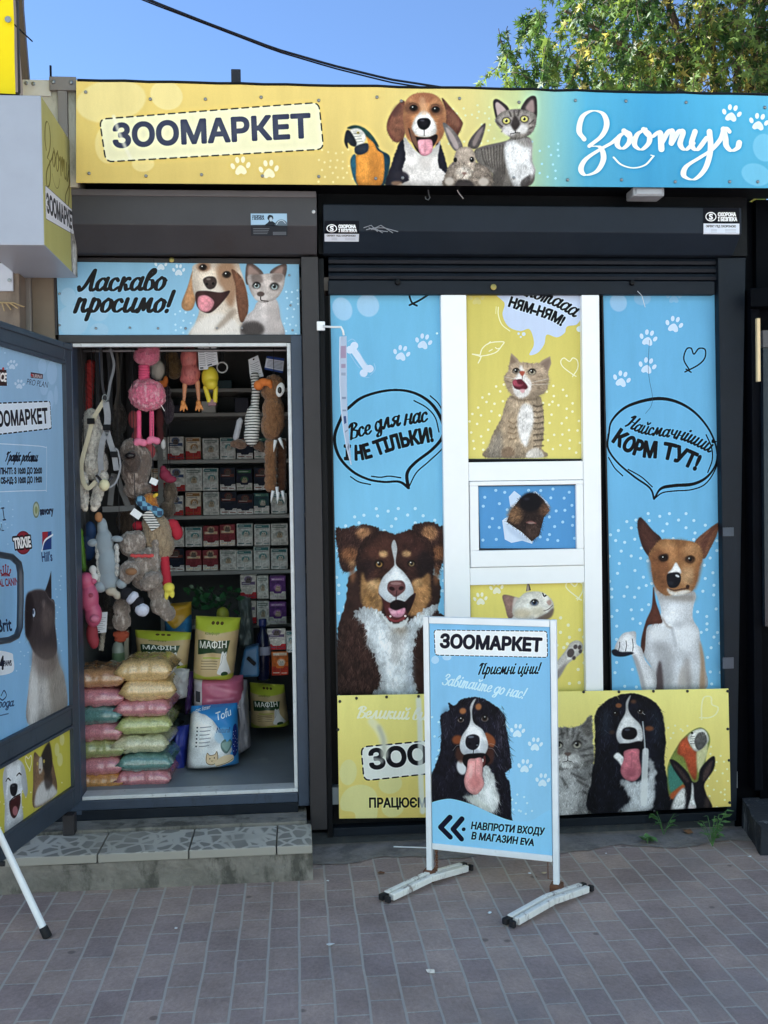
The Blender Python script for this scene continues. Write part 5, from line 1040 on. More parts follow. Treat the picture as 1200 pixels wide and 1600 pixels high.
PLAIN = {'left': '#6cb2e6', 'right': '#5aa5e2', 'kitten': '#c8be55', 'hole': '#4f95d6', 'white_cat': '#d8cc55', 'low_left': '#e0d964', 'low_right': '#d8ca50', 'sign': '#e8cf67', 'welcome': '#7fb6dc', 'door_top': '#7fb0d8', 'door_low': '#d9cf5c'}
def PM(k):
    if k not in _pm:
        if k in ARTS: _pm[k] = printmat('print_' + k, ARTS[k]())
        else: _pm[k] = mat('print_' + k, PLAIN[k], rough=.4)
    return _pm[k]
# ------------------------------------------------------------------ ground
def paving():
    m = bpy.data.materials.new('paving'); m.use_nodes = True; t = m.node_tree; b = t.nodes['Principled BSDF']; N = t.nodes.new; K = t.links.new
    tc = N('ShaderNodeTexCoord'); sep = N('ShaderNodeSeparateXYZ')
    wn = N('ShaderNodeTexNoise'); wn.inputs['Scale'].default_value = 3.5; wn.inputs['Detail'].default_value = 3
    K(tc.outputs['Object'], wn.inputs['Vector'])
    wv = N('ShaderNodeVectorMath'); wv.operation = 'MULTIPLY_ADD'; K(wn.outputs['Color'], wv.inputs[0]); wv.inputs[1].default_value = (.014, .02, 0)
    K(tc.outputs['Object'], wv.inputs[2]); K(wv.outputs[0], sep.inputs[0])
    cmb = N('ShaderNodeCombineXYZ'); ax = N('ShaderNodeMath'); ax.operation = 'ADD'; ax.inputs[1].default_value = 11.3 + .004
    K(sep.outputs['X'], ax.inputs[0]); K(sep.outputs['Y'], cmb.inputs['X']); K(ax.outputs[0], cmb.inputs['Y'])
    br = N('ShaderNodeTexBrick'); K(cmb.outputs[0], br.inputs['Vector'])
    br.offset = .5; br.squash = 1
    br.inputs['Scale'].default_value = 1; br.inputs['Brick Width'].default_value = .175; br.inputs['Row Height'].default_value = .113
    br.inputs['Mortar Size'].default_value = .0048; br.inputs['Mortar Smooth'].default_value = .35; br.inputs['Bias'].default_value = 0
    br.inputs['Color1'].default_value = (*lin('#b09c93'), 1); br.inputs['Color2'].default_value = (*lin('#9c8b88'), 1); br.inputs['Mortar'].default_value = (*lin('#b5afa9'), 1)
    n1 = N('ShaderNodeTexNoise'); n1.inputs['Scale'].default_value = 2.2; n1.inputs['Detail'].default_value = 9; n1.inputs['Roughness'].default_value = .7; K(tc.outputs['Object'], n1.inputs['Vector'])
    n2 = N('ShaderNodeTexNoise'); n2.inputs['Scale'].default_value = 70; n2.inputs['Detail'].default_value = 6; n2.inputs['Roughness'].default_value = .75; K(tc.outputs['Object'], n2.inputs['Vector'])
    mr = N('ShaderNodeMapRange'); mr.inputs['From Min'].default_value = .3; mr.inputs['From Max'].default_value = .7; mr.inputs['To Min'].default_value = .66; mr.inputs['To Max'].default_value = 1.22; K(n1.outputs['Fac'], mr.inputs['Value'])
    m2 = N('ShaderNodeMapRange'); m2.inputs['From Min'].default_value = .3; m2.inputs['From Max'].default_value = .7; m2.inputs['To Min'].default_value = .8; m2.inputs['To Max'].default_value = 1.2; K(n2.outputs['Fac'], m2.inputs['Value'])
    mu = N('ShaderNodeMath'); mu.operation = 'MULTIPLY'; K(mr.outputs[0], mu.inputs[0]); K(m2.outputs[0], mu.inputs[1])
    # sparse gum spots
    vo = N('ShaderNodeTexVoronoi'); vo.inputs['Scale'].default_value = 4.3; K(tc.outputs['Object'], vo.inputs['Vector'])
    sp = N('ShaderNodeMapRange'); sp.inputs['From Min'].default_value = .05; sp.inputs['From Max'].default_value = .075; sp.inputs['To Min'].default_value = .55; sp.inputs['To Max'].default_value = 1; K(vo.outputs['Distance'], sp.inputs['Value'])
    mu2 = N('ShaderNodeMath'); mu2.operation = 'MULTIPLY'; K(mu.outputs[0], mu2.inputs[0]); K(sp.outputs[0], mu2.inputs[1])
    hs = N('ShaderNodeHueSaturation'); K(br.outputs['Color'], hs.inputs['Color']); K(mu2.outputs[0], hs.inputs['Value'])
    # dusty patches that hide the joints
    n4 = N('ShaderNodeTexNoise'); n4.inputs['Scale'].default_value = 1.6; n4.inputs['Detail'].default_value = 7; K(tc.outputs['Object'], n4.inputs['Vector'])
    r4 = N('ShaderNodeMapRange'); r4.inputs['From Min'].default_value = .55; r4.inputs['From Max'].default_value = .75; r4.inputs['To Max'].default_value = .45; K(n4.outputs['Fac'], r4.inputs['Value'])
    mx = N('ShaderNodeMix'); mx.data_type = 'RGBA'; K(r4.outputs[0], mx.inputs['Factor']); K(hs.outputs[0], mx.inputs['A']); mx.inputs['B'].default_value = (*lin('#8d898c'), 1)
    # the long joints are wider and sandier than the cross joints
    pp = N('ShaderNodeMath'); pp.operation = 'PINGPONG'; pp.inputs[1].default_value = .0565; K(ax.outputs[0], pp.inputs[0])
    ln = N('ShaderNodeMath'); ln.operation = 'MULTIPLY_ADD'; K(n2.outputs['Fac'], ln.inputs[0]); ln.inputs[1].default_value = .007; K(pp.outputs[0], ln.inputs[2])
    jf = N('ShaderNodeMapRange'); jf.inputs['From Min'].default_value = .0095; jf.inputs['From Max'].default_value = .0065; jf.inputs['To Max'].default_value = .8; K(ln.outputs[0], jf.inputs['Value'])
    mj = N('ShaderNodeMix'); mj.data_type = 'RGBA'; K(jf.outputs[0], mj.inputs['Factor']); K(mx.outputs['Result'], mj.inputs['A']); mj.inputs['B'].default_value = (*lin('#b5aea8'), 1)
    K(mj.outputs['Result'], b.inputs['Base Color'])
    b.inputs['Roughness'].default_value = .82; b.inputs['Specular IOR Level'].default_value = .25
    inv = N('ShaderNodeMath'); inv.operation = 'MULTIPLY_ADD'; K(br.outputs['Fac'], inv.inputs[0]); inv.inputs[1].default_value = -1.2; K(n2.outputs['Fac'], inv.inputs[2])
    bp = N('ShaderNodeBump'); bp.inputs['Strength'].default_value = .55; bp.inputs['Distance'].default_value = .01; K(inv.outputs[0], bp.inputs['Height']); K(bp.outputs['Normal'], b.inputs['Normal'])
    return m
g = MB(); g.quad((-150, -150, 0), (150, -150, 0), (150, 150, 0), (-150, 150, 0)); struct(g.build('pavement', paving()))

m_conc = M('concrete', '#827f79', rough=.95, var=.3, vs=9, bump=.9, bs=35, dirt='#55544f', ds=5, dth=.5)
m_dust = M('dusty_concrete', '#8a8582', rough=.92, var=.25, vs=9, bump=.6, bs=60, dirt='#716d6c', ds=4, dth=.5)
def ragged(x0, x1, n, f): return [(x0 + (x1 - x0) * i / n, f(i)) for i in range(n + 1)]
st = MB(); rr = random.Random(3)
edge = [(.03 + 2.35 * i / 40, -.2 - .03 * math.sin(i * .7) - rr.uniform(0, .03) + .03 * (i / 40)) for i in range(41)]
st.poly([(x, y, .004) for x, y in edge] + [(2.38, .12, .004), (.03, .12, .004)])
struct(st.build('concrete_strip', m_dust))

# step: rough concrete block with patterned slabs on top
step = thing('entrance_step', 'rough grey concrete step topped with pebble patterned slabs below the shop door', 'step', (-.9, -.2, 0))
b = MB(); b.hexa([(-2.4, -.415, 0), (.052, -.405, 0), (.052, .0, 0), (-2.4, .0, 0), (-2.4, -.445, .128), (.05, -.44, .128), (.05, .0, .128), (-2.4, .0, .128)])
bmesh.ops.subdivide_edges(b.bm, edges=b.bm.edges[:], cuts=14, use_grid_fill=True)
for v in b.bm.verts:
    v.co += Vector((0, 1, 0)) * mnoise.noise(v.co * 9) * .012 + Vector((0, 0, 1)) * (mnoise.noise(v.co * 7 + Vector((5, 0, 0))) * .005 if v.co.z > .1 else 0)
b.build('block', m_conc, step)
def slabmat():
    m = bpy.data.materials.new('pebble_slab'); m.use_nodes = True; t = m.node_tree; bb = t.nodes['Principled BSDF']; N = t.nodes.new; K = t.links.new
    tc = N('ShaderNodeTexCoord'); mp = N('ShaderNodeMapping'); mp.inputs['Scale'].default_value = (15, 12, 0); K(tc.outputs['Object'], mp.inputs['Vector'])
    nw = N('ShaderNodeTexNoise'); nw.inputs['Scale'].default_value = 9; K(tc.outputs['Object'], nw.inputs['Vector'])
    va = N('ShaderNodeVectorMath'); va.operation = 'MULTIPLY_ADD'; K(nw.outputs['Color'], va.inputs[0]); va.inputs[1].default_value = (.5, .5, 0); K(mp.outputs[0], va.inputs[2])
    vo = N('ShaderNodeTexVoronoi'); vo.feature = 'DISTANCE_TO_EDGE'; vo.inputs['Scale'].default_value = 1; vo.inputs['Randomness'].default_value = .8; K(va.outputs[0], vo.inputs['Vector'])
    r = N('ShaderNodeValToRGB'); r.color_ramp.elements[0].position = .07; r.color_ramp.elements[1].position = .13
    r.color_ramp.elements[0].color = (*lin('#bdbab2'), 1); r.color_ramp.elements[1].color = (*lin('#85837e'), 1); K(vo.outputs['Distance'], r.inputs['Fac'])
    n2 = N('ShaderNodeTexNoise'); n2.inputs['Scale'].default_value = 2.6; n2.inputs['Detail'].default_value = 9; K(tc.outputs['Object'], n2.inputs['Vector'])
    r2 = N('ShaderNodeMapRange'); r2.inputs['From Min'].default_value = .47; r2.inputs['From Max'].default_value = .64; r2.inputs['To Max'].default_value = .85; K(n2.outputs['Fac'], r2.inputs['Value'])
    mx = N('ShaderNodeMix'); mx.data_type = 'RGBA'; K(r2.outputs[0], mx.inputs['Factor']); K(r.outputs[0], mx.inputs['A']); mx.inputs['B'].default_value = (*lin('#a09d95'), 1)
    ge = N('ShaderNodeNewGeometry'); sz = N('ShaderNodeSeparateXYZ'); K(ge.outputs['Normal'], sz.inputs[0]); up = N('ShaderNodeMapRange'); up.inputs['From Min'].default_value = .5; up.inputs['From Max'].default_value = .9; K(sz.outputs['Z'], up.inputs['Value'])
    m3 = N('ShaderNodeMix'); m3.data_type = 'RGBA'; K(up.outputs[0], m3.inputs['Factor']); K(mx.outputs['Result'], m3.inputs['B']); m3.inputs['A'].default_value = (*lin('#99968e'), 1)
    K(m3.outputs['Result'], bb.inputs['Base Color']); bb.inputs['Roughness'].default_value = .85
    bp = N('ShaderNodeBump'); bp.inputs['Strength'].default_value = .4; bp.inputs['Distance'].default_value = .004; K(vo.outputs['Distance'], bp.inputs['Height']); K(bp.outputs[0], bb.inputs['Normal'])
    return m
m_slab = slabmat()
for x0, x1 in ((-2.38, -1.42), (-1.415, -1.03), (-1.025, -.585), (-.58, -.2), (-.195, .0), (.005, .05)) if False else ((-1.8, -1.33), (-1.325, -.855), (-.85, -.475), (-.47, -.105), (-.1, .05)):
    s_ = MB(); s_.box(x0, x1, -.452, -.17, .13, .168); s_.build('slab', m_slab, step, bevel=.005)

# ------------------------------------------------------------------ kiosk
m_anth = M('anthracite_paint', '#121a24', rough=.5, var=.2, vs=4, dirt='#1a222c', ds=5, spec=.2, dth=.58, bump=.06, bs=20)
m_dark = M('black_blue_paint', '#06090f', rough=.5, var=.25, vs=3, bump=.05, spec=.18)
m_brown = M('flare_grey_paint', '#39383c', rough=.5, var=.15, vs=3, dirt='#363234', ds=3, dth=.55, bump=.05)  # lens flare over the left half put into a lighter paint colour
m_brown2 = M('dark_flare_paint', '#2a282b', rough=.5, var=.2, vs=4, bump=.05)  # darker left-hand parts, their colour lifted by the same flare
m_jamb = M('slate_paint', '#334052', rough=.45, var=.2, vs=5, dirt='#232b36', ds=7, dth=.56)
m_white = M('white_plastic', '#eef2f4', rough=.35, var=.03, vs=3, spec=.5)
m_trim = M('worn_white_metal', '#c4c9cc', rough=.4, var=.15, vs=12, dirt='#5b6068', ds=14, dth=.6)
m_screw = M('screw_steel', '#8a8d90', rough=.35, metal=.9, var=.2)
m_screwd = M('dark_screw', '#3c3d3c', rough=.4, metal=.8, var=.2)

K = thing('pet_shop_kiosk', 'dark single storey pet shop with an open doorway and animal prints over its window', 'kiosk', (.5, .8, 0))
# shell
for n_, a in (('wall', (-1.1, 2.2, 1.82, 1.9, 0, 3.1)), ('wall', (-1.12, -1.05, .12, 1.82, .2, 3.1)), ('wall', (2.13, 2.2, .12, 1.82, 0, 3.1)), ('roof', (-1.2, 2.3, -.05, 1.95, 3.1, 3.2)), ('floor', (-1.05, 2.13, .0, 1.82, .2, .28)), ('ceiling', (-1.05, 2.13, .02, 1.82, 2.62, 2.68))):
    bb = MB(); bb.box(*a)
    bb.build(n_, {'wall': M('inner_wall', '#4a4d50', rough=.8, var=.1), 'roof': m_dark, 'floor': M('grey_lino', '#7f8890', rough=.45, var=.12, vs=5, dirt='#90989e', ds=3, dth=.6), 'ceiling': M('inner_ceiling', '#6e6a66', rough=.8)}[n_], K)
# plinth under the window and ledge under the door
bb = MB(); bb.box(.05, 2.15, .03, .12, 0, .06); bb.build('plinth', M('plinth_concrete', '#3b4046', rough=.9, var=.3, vs=8, bump=.4, dirt='#55524e', ds=5, dth=.55), K)
bb = MB(); bb.box(-1.6, .03, -.15, .1, .1, .176); 
bmesh.ops.subdivide_edges(bb.bm, edges=bb.bm.edges[:], cuts=10, use_grid_fill=True)
for v in bb.bm.verts: v.co.y += mnoise.noise(v.co * 8) * .012
bb.build('ledge', m_conc, K)
# door frame
bb = MB(); bb.box(-1.06, .047, -.02, .1, 2.372, 2.408); bb.build('door_head', M('head_paint', '#2e2f32', rough=.5, var=.15), K, bevel=.004)
bb = MB(); bb.box(-.006, .046, -.022, .1, .205, 2.405); bb.build('door_jamb', m_jamb, K, bevel=.004)
bb = MB(); bb.box(-1.062, -1.0, -.02, .1, .205, 2.372); bb.build('door_jamb', m_jamb, K, bevel=.004)
bb = MB(); bb.box(-.024, -.007, -.012, .09, .29, 2.37); bb.build('jamb_trim', m_trim, K, bevel=.002)
bb = MB(); bb.box(-.999, -.025, -.012, .01, 2.355, 2.371); bb.build('head_trim', m_trim, K, bevel=.002)
bb = MB(); bb.box(-.998, -.008, -.02, .08, .272, .29); bb.build('threshold', m_trim, K, bevel=.003)
bb = MB(); bb.box(-1.2, -.008, -.026, .05, .226, .2715); bb.build('sill_board', m_jamb, K, bevel=.004)
bb = MB(); bb.box(-1.2, -.008, -.018, .05, .176, .2235); bb.build('sill_board', m_anth, K, bevel=.004)
# left wall strip beside the transom, left rail
bb = MB(); bb.box(-1.075, -1.065, -.012, .1, 2.41, 2.8); bb.build('corner_trim', m_brown2, K)
bb = MB(); bb.box(-1.175, -1.077, -.006, .1, .2, 3.05); bb.build('side_panel', M('beige_metal', '#75695a', rough=.5, var=.12, vs=4), K)
# guide post between door and window
bb = MB(); bb.box(.048, .126, -.055, .06, .1, 2.76); bb.build('guide_post', m_brown2, K, bevel=.003)
bb = MB(); bb.box(.127, .153, -.02, .06, .05, 2.76); bb.build('window_post', m_dark, K, bevel=.002)
# left roller box: vertical face, sloped underside
def rollerbox(name, x0, x1, yf, z0, z1, zc, m, top=None):
    q = MB(); prof = [(.0, z1), (yf, z1), (yf, z0), (yf * .35, zc), (.0, zc)]
    q.slab([(x0, y, z) for y, z in prof], (x1 - x0, 0, 0)); return q.build(name, m, K, bevel=.004)
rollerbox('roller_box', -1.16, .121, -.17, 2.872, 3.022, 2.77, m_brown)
bb = MB(); bb.box(-1.16, .119, -.176, -.16, 2.998, 3.026); bb.build('box_lip', M('lip', '#575356', rough=.4, var=.1), K, bevel=.003)
bb = MB(); bb.box(-1.06, .047, .0, .06, 2.735, 2.765); bb.build('transom_rail', m_brown2, K, bevel=.003)
bb = MB(); bb.lathe([(.008, 0), (.012, .004), (.012, .012), (.006, .014)], (-.545, -.004, 2.752), 12, 'y'); bb.build('lock', M('brass', '#8f8350', rough=.35, metal=.9), K)
bb = MB(); bb.box(-.63, -.46, -.003, .005, 2.737, 2.763); bb.build('lock_plate', m_brown2, K, bevel=.004)
screws0 = U(490, 331, -.172); bb = MB(); bb.lathe([(.008, 0), (.008, .002), (.003, .006)], screws0, 10, 'y'); bb.build('box_screw', m_trim, K)
rollerbox('roller_box', .15, 2.105, -.15, 2.856, 2.975, 2.775, M('roller_blue', '#1b232e', rough=.5, var=.2, vs=3, spec=.2))
bb = MB(); bb.box(.13, 2.19, -.02, .06, 2.78, 3.1); bb.build('header_board', m_dark, K)
# raised shutter: slats and bottom bar
sl_ = MB()
for i in range(4):
    z = 2.664 + i * .037
    sl_.slab([(.176, y, z_) for y, z_ in ((.02, z), (-.002, z + .004), (-.008, z + .018), (-.002, z + .032), (.02, z + .036))], (1.9, 0, 0))
sl_.build('roller_shutter', m_anth, K)
bb = MB(); bb.box(.172, 2.03, -.016, .03, 2.596, 2.66)
bar = bb.build('shutter_bar', m_anth, K, bevel=.004)
lk = MB(); lk.lathe([(.011, 0), (.014, .003), (.014, .009), (.006, .011)], (.95, -.017, 2.628), 14, 'y'); lk.build('lock', M('brass', '#8f8350', rough=.35, metal=.9), bar)
for x in (.497, 1.62):
    lk = MB(); lk.lathe([(.012, 0), (.014, .004), (.012, .018), (.004, .02)], (x, -.017, 2.65), 12, 'y'); lk.build('stop_peg', m_dark, bar)
# right guide rail and frame
bb = MB(); bb.hexa([(2.062, -.03, .05), (2.11, -.03, .05), (2.11, .06, .05), (2.062, .06, .05), (2.041, -.03, 2.77), (2.178, -.03, 2.77), (2.178, .06, 2.77), (2.041, .06, 2.77)]); bb.build('guide_post', m_anth, K, bevel=.003)
bb = MB(); bb.box(.155, 2.061, -.012, .06, .05, .09); bb.build('window_sill', m_anth, K, bevel=.003)
bb = MB(); bb.box(.05, 2.034, .055, .1, .09, 2.6); bb.build('window_backing', m_dark, K)

# ---- window: white frame, prints on the panes
def PW(x, y, Y=0.0): return U(x, y, Y)
W = MB(); W.box(.7, .822, -.012, .05, .69, 2.594)
win = W.build('window', m_white, K, bevel=.004)
def wbar(name, x0, x1, z0, z1, yf=-.01, m=None):
    q = MB(); q.box(x0, x1, yf, .05, z0, z1); return q.build(name, m or m_white, win, bevel=.003)
wbar('mullion', 1.376, 1.462, .69, 2.594, -.012)
wbar('transom', .823, 1.375, 1.716, 1.805); wbar('transom', .823, 1.375, 1.222, 1.305); 
q = MB()
i0, i1 = U(746.5, 759, -.018), U(902, 858, -.018); ix0, ix1, iz1, iz0 = i0.x + .003, i1.x - .003, i0.z, i1.z + .002
for a in ((.825, 1.373, 1.307, iz0), (.825, 1.373, iz1, 1.714), (.825, ix0, iz0, iz1), (ix1, 1.373, iz0, iz1)):
    q.box(a[0], a[1], -.018, .04, a[2], a[3])
q.build('sash', m_white, win, bevel=.004)
m_gask = M('gasket', '#0c0e14', rough=.6)
def pane(name, quad, m, Y=.02):
    p = [U(x, y, Y - .004) for x, y in quad]
    for i in range(4): g_ = MB(); g_.bar(p[i], p[(i + 1) % 4], .007, .008, (0, 1, 0)); g_.build('gasket', m_gask, win)
    return sheet(name, [U(x, y, Y) for x, y in quad], m, win, .004)
pane('film', Q['left'], PM('left')); pane('film', Q['right'], PM('right')); pane('film', Q['kitten'], PM('kitten')); pane('film', Q['hole'], PM('hole'), .0); pane('film', Q['white_cat'], PM('white_cat'))
def screws(pts, parent, Y, m, r=.007, name='screw'):
    first = None
    for p in pts:
        c = U(p[0], p[1], Y)
        if first is None:
            q = MB(); q.lathe([(r, 0), (r, .002), (r * .7, .005), (r * .2, .006)], (0, 0, 0), 10, 'y'); o = q.build(name, m, parent); first = o
        else:
            o = first.copy(); COL.objects.link(o); put(o, parent)
        o.location = c
for nm, pts in (('low_left', [(531, 1096), (557, 1091), (604, 1089), (654, 1088), (528, 1140)]), ('low_right', [(912, 1081), (967, 1081), (1021, 1080), (1074, 1080), (1137, 1080), (1137, 1139), (1139, 1188), (1140, 1254), (921, 1269), (970, 1268), (1022, 1267)])):
    o = sheet('lower_panel', [U(x, y, -.042) for x, y in Q[nm]], PM(nm), K, .004)
    screws(pts, o, -.044, m_screwd)
tr_ = sheet('transom_panel', [U(x, y, -.01) for x, y in Q['welcome']], PM('welcome'), K, .005)
screws([(93, 459), (93, 508), (150, 513), (203, 512), (247, 513), (290, 513), (339, 513), (378, 513), (457, 516), (454, 477), (452, 430)], tr_, -.012, m_screw, .006)

# ---- sign board on the roof edge
SG = thing('shop_sign', 'long signboard over the shop fading from yellow to blue with a beagle and parrot', 'sign', (.8, -.25, 3.03))
sheet('sign_panel', [U(x, y, -.25) for x, y in Q['sign']], PM('sign'), SG, .004)
bb = MB(); bb.hexa([(-.9, -.243, 3.045), (2.48, -.243, 3.045), (2.48, .0, 3.06), (-.9, .0, 3.06), (-.9, -.243, 3.468), (2.48, -.243, 3.458), (2.48, .0, 3.45), (-.9, .0, 3.45)])
bb.build('sign_box', m_dark, SG)
q = MB(); pts = [( -.905 + i * .1, -.25, 3.472 - .0028 * i * .1 / .1 * .1 + RNG.uniform(-.002, .003)) for i in range(35)]
q.tube(pts, .006, 6); q.build('edge_wire', m_dark, SG)
for x, y in ((361, 108),):
    q = MB(); c = U(x, y, -.22); q.box(c.x, c.x + .042, c.y - .004, c.y + .004, c.z - .1, c.z); o = q.build('mounting_tab', M('tab', '#2a2b33', rough=.5, metal=.5), SG, bevel=.003)
screws([(134, 144), (235, 155), (321, 155), (408, 152), (498, 157), (139, 271), (228, 275), (315, 273), (410, 275), (498, 276), (589, 152), (627, 158), (718, 154), (811, 160), (587, 279), (629, 278), (803, 278), (899, 157), (978, 158), (1072, 160), (1195, 168), (887, 281), (971, 281), (1055, 284), (1140, 284), (1184, 284)], SG, -.252, m_screw, .0075)
# under the sign: hook and small flood lamp
q = MB(); c = U(669, 297, -.12)
q.tube([c, c + Vector((.003, 0, -.02)), c + Vector((.008, 0, -.034)), c + Vector((.0, 0, -.045)), c + Vector((-.012, 0, -.04)), c + Vector((-.013, 0, -.03))], .0028, 6)
tag(q.build('hook', M('wire', '#7d8288', rough=.4, metal=.8)), 'small bent wire hook hanging under the signboard', 'hook')
q = MB(); c = U(713, 294, -.12); q.tube([c, c + Vector((.01, 0, -.02)), c + Vector((.03, -.01, -.05))], .0025, 6)
tag(q.build('loose_wire', M('pale_wire', '#b9bcc0', rough=.5)), 'short pale wire end poking out under the signboard below the rabbit', 'wire')
FL = thing('flood_lamp', 'small grey box lamp fixed under the blue end of the signboard', 'lamp', U(1008, 296, -.17))
c = U(1008, 304, -.17); q = MB(); q.box(c.x - .074, c.x + .074, c.y - .05, c.y + .05, c.z - .02, c.z + .02); q.build('housing', M('lamp_grey', '#8d949c', rough=.35, var=.2, vs=15), FL, bevel=.006)
q = MB(); q.box(c.x - .06, c.x + .06, c.y - .056, c.y - .051, c.z - .014, c.z + .012); q.build('lens', M('lamp_lens', '#9da4ad', rough=.2), FL, bevel=.002)
q = MB(); q.box(c.x - .02, c.x + .02, c.y, c.y + .02, c.z + .02, c.z + .045); q.build('bracket', m_dark, FL)

# ---- open door, hinged on the left and swung out
def dbox(mb, u0, u1, v0, v1, w0, w1):
    mb.hexa([D(u0, v0, w0), D(u1, v0, w0), D(u1, v0, w1), D(u0, v0, w1), D(u0, v1, w0), D(u1, v1, w0), D(u1, v1, w1), D(u0, v1, w1)])
d_ = MB()
dbox(d_, 0, .085, DB_, DT, -.05, 0); dbox(d_, .89, .97, DB_, DT, -.05, 0)
dbox(d_, .0855, .8895, DT - .085, DT, -.05, 0); dbox(d_, .0855, .8895, DB_, DB_ + .085, -.05, 0); dbox(d_, .0855, .8895, .64, .715, -.05, 0)
m_door = M('door_paint', '#3b444f', rough=.45, var=.15, vs=4, dirt='#2b323b', ds=6, dth=.58, bump=.05, spec=.3)
door = d_.build('door', m_door, K, bevel=.006)
rib = MB()
dbox(rib, .07, .0855, DB_ + .08, DT - .08, -.002, .006); dbox(rib, .0855, .89, DT - .1, DT - .0855, -.02, .006); dbox(rib, .0855, .89, .716, .73, -.02, .006); dbox(rib, .0855, .89, .626, .64, -.02, .006); dbox(rib, .0855, .89, DB_ + .0855, DB_ + .1, -.02, .006)
dbox(rib, .0, .97, DT - .03, DT - .02, -.0, .008)
rib.build('glazing_bead', m_door, door, bevel=.002)
def dpx(x, y): return UP(x, y, D(0, 0, -.012), DN)
for k_ in DQ:
    c4 = DQ[k_]; sheet('print', c4, PM(k_), door, .006, -DN)
h = MB(); hz = [dpx(0, 866), dpx(0, 1006)]
def dp(x, y, w): 
    p = UP(x, y, D(0, 0, w), DN); return p
h.tube([dp(-30, 862, .07), dp(-5, 866, .07), dp(18, 870, .07), dp(29, 880, .07), dp(32, 895, .07), dp(32, 940, .07), dp(31, 980, .07), dp(26, 994, .07), dp(14, 1000, .07), dp(-30, 1006, .07)], .0125, 12)
h.build('handle', M('dark_metal', '#3c4550', rough=.35, metal=.4), door, smooth=True)
# stop post that holds the door, and its block
q = MB(); c = D(.13, 0, 0); q.box(c.x - .02, c.x + .03, c.y - .06, c.y + .0, .17, .26)
tag(q.build('door_stop_post', m_brown2, None, bevel=.003), 'short dark square post under the open shop door', 'post')
# ------------------------------------------------------------------ things on and around the front
# projecting light box on the left
LB = thing('projecting_sign', 'white box sign with a yellow printed side jutting out above the open door', 'sign', (-1.08, -.05, 2.65))
q = MB(); q.box(-1.21, -.957, -.7, -.075, 2.655, 3.235); q.build('cabinet', M('cabinet_white', '#98a1b0', rough=.35, var=.04, spec=.3), LB, bevel=.004)
sheet('printed_face', [(-.9565, -.697, 3.232), (-.9565, -.078, 3.232), (-.9565, -.078, 2.658), (-.9565, -.697, 2.658)], PM('lightbox'), LB, .003, (-1, 0, 0))
for z in (2.8, 3.05): q = MB(); q.box(-1.16, -1.12, -.075, .0, z, z + .04); q.build('wall_bracket', m_dark, LB)
# end frame and T bracket belong to the signboard
q = MB(); q.box(-1.15, -.925, -.19, .0, 3.03, 3.485); q.build('end_frame', M('galvanised', '#b9b7a8', rough=.45, var=.12, vs=8, dirt='#8d8a7c', ds=6), SG, bevel=.004)
q = MB(); q.box(-1.15, -1.03, -.2, -.188, 3.42, 3.49); q.build('end_plate', M('galvanised2', '#c8c7be', rough=.4, var=.1), SG, bevel=.003)
q = MB(); q.box(-1.033, -.918, -.215, -.2, 3.44, 3.5); q.box(-1.0, -.958, -.213, -.191, 3.03, 3.4398); q.build('bracket', M('bracket_grey', '#7c7672', rough=.45, metal=.3, var=.1), SG, bevel=.003)
screws([(83, 128), (111, 129), (41, 130), (52, 131)], SG, -.216, m_screw, .009, 'bolt')
q = MB(); c = U(79, 120, -.2); q.box(c.x - .004, c.x + .004, c.y, c.y + .008, c.z - .02, c.z + .05); q.build('rod', m_dark, SG)

# yellow banner and the pole behind it
BN = thing('yellow_banner', 'plain bright yellow vinyl banner laced up at the upper left corner', 'banner', (-1.7, -.5, 3.3))
m_ban = mat('yellow_vinyl', '#ffe200', rough=.5, var=.05, vs=3, spec=.3)
_b = m_ban.node_tree.nodes['Principled BSDF']; _o = [n for n in m_ban.node_tree.nodes if n.type == 'OUTPUT_MATERIAL'][0]
_t = m_ban.node_tree.nodes.new('ShaderNodeBsdfTranslucent'); _t.inputs[0].default_value = (*lin('#ffd000'), 1); _mx = m_ban.node_tree.nodes.new('ShaderNodeMixShader'); _mx.inputs[0].default_value = .15
m_ban.node_tree.links.new(_b.outputs[0], _mx.inputs[1]); m_ban.node_tree.links.new(_t.outputs[0], _mx.inputs[2]); m_ban.node_tree.links.new(_mx.outputs[0], _o.inputs[0])
q = MB(); nx, nz = 40, 30; g_ = {}
for i in range(nx + 1):
    for j in range(nz + 1):
        x = -2.35 + (1.247 - .012 * j / nz) * i / nx; z = 3.312 + 1.3 * j / nz
        y = -.5 + .02 * mnoise.noise(Vector((x * 2.2 + z, z * 1.4, 1))) + .012 * mnoise.noise(Vector((x * 9 - z * 6, z * 3, 2)))
        g_[i, j] = q.bm.verts.new((x, y, z))
for i in range(nx):
    for j in range(nz): q.bm.faces.new((g_[i, j], g_[i + 1, j], g_[i + 1, j + 1], g_[i, j + 1]))
q.build('sheet', m_ban, BN, smooth=True)
for z in (3.61, 4.2):
    q = MB(); q.lathe([(.006, 0), (.013, 0), (.013, .004), (.006, .004)], (-1.125, -.506, z), 12, 'y'); q.build('eyelet', m_screw, BN)
q = MB(); q.box(-2.35, -1.095, -.475, -.465, 3.31, 3.33); q.box(-1.1, -1.092, -.475, -.465, 3.3305, 4.6); q.build('hanging_frame', m_brown2, BN)
q = MB(); q.tube([(-1.118, -.49, 3.61), (-1.08, -.3, 3.612)], .003, 6); q.build('cord', m_dark, BN)
q = MB(); q.bar(U(41, 126, .02), U(27, -40, .02), .028, .03); tag(q.build('pole', M('pole_brown', '#5e544f', rough=.5)), 'slim brown post leaning up beside the yellow banner', 'pole')

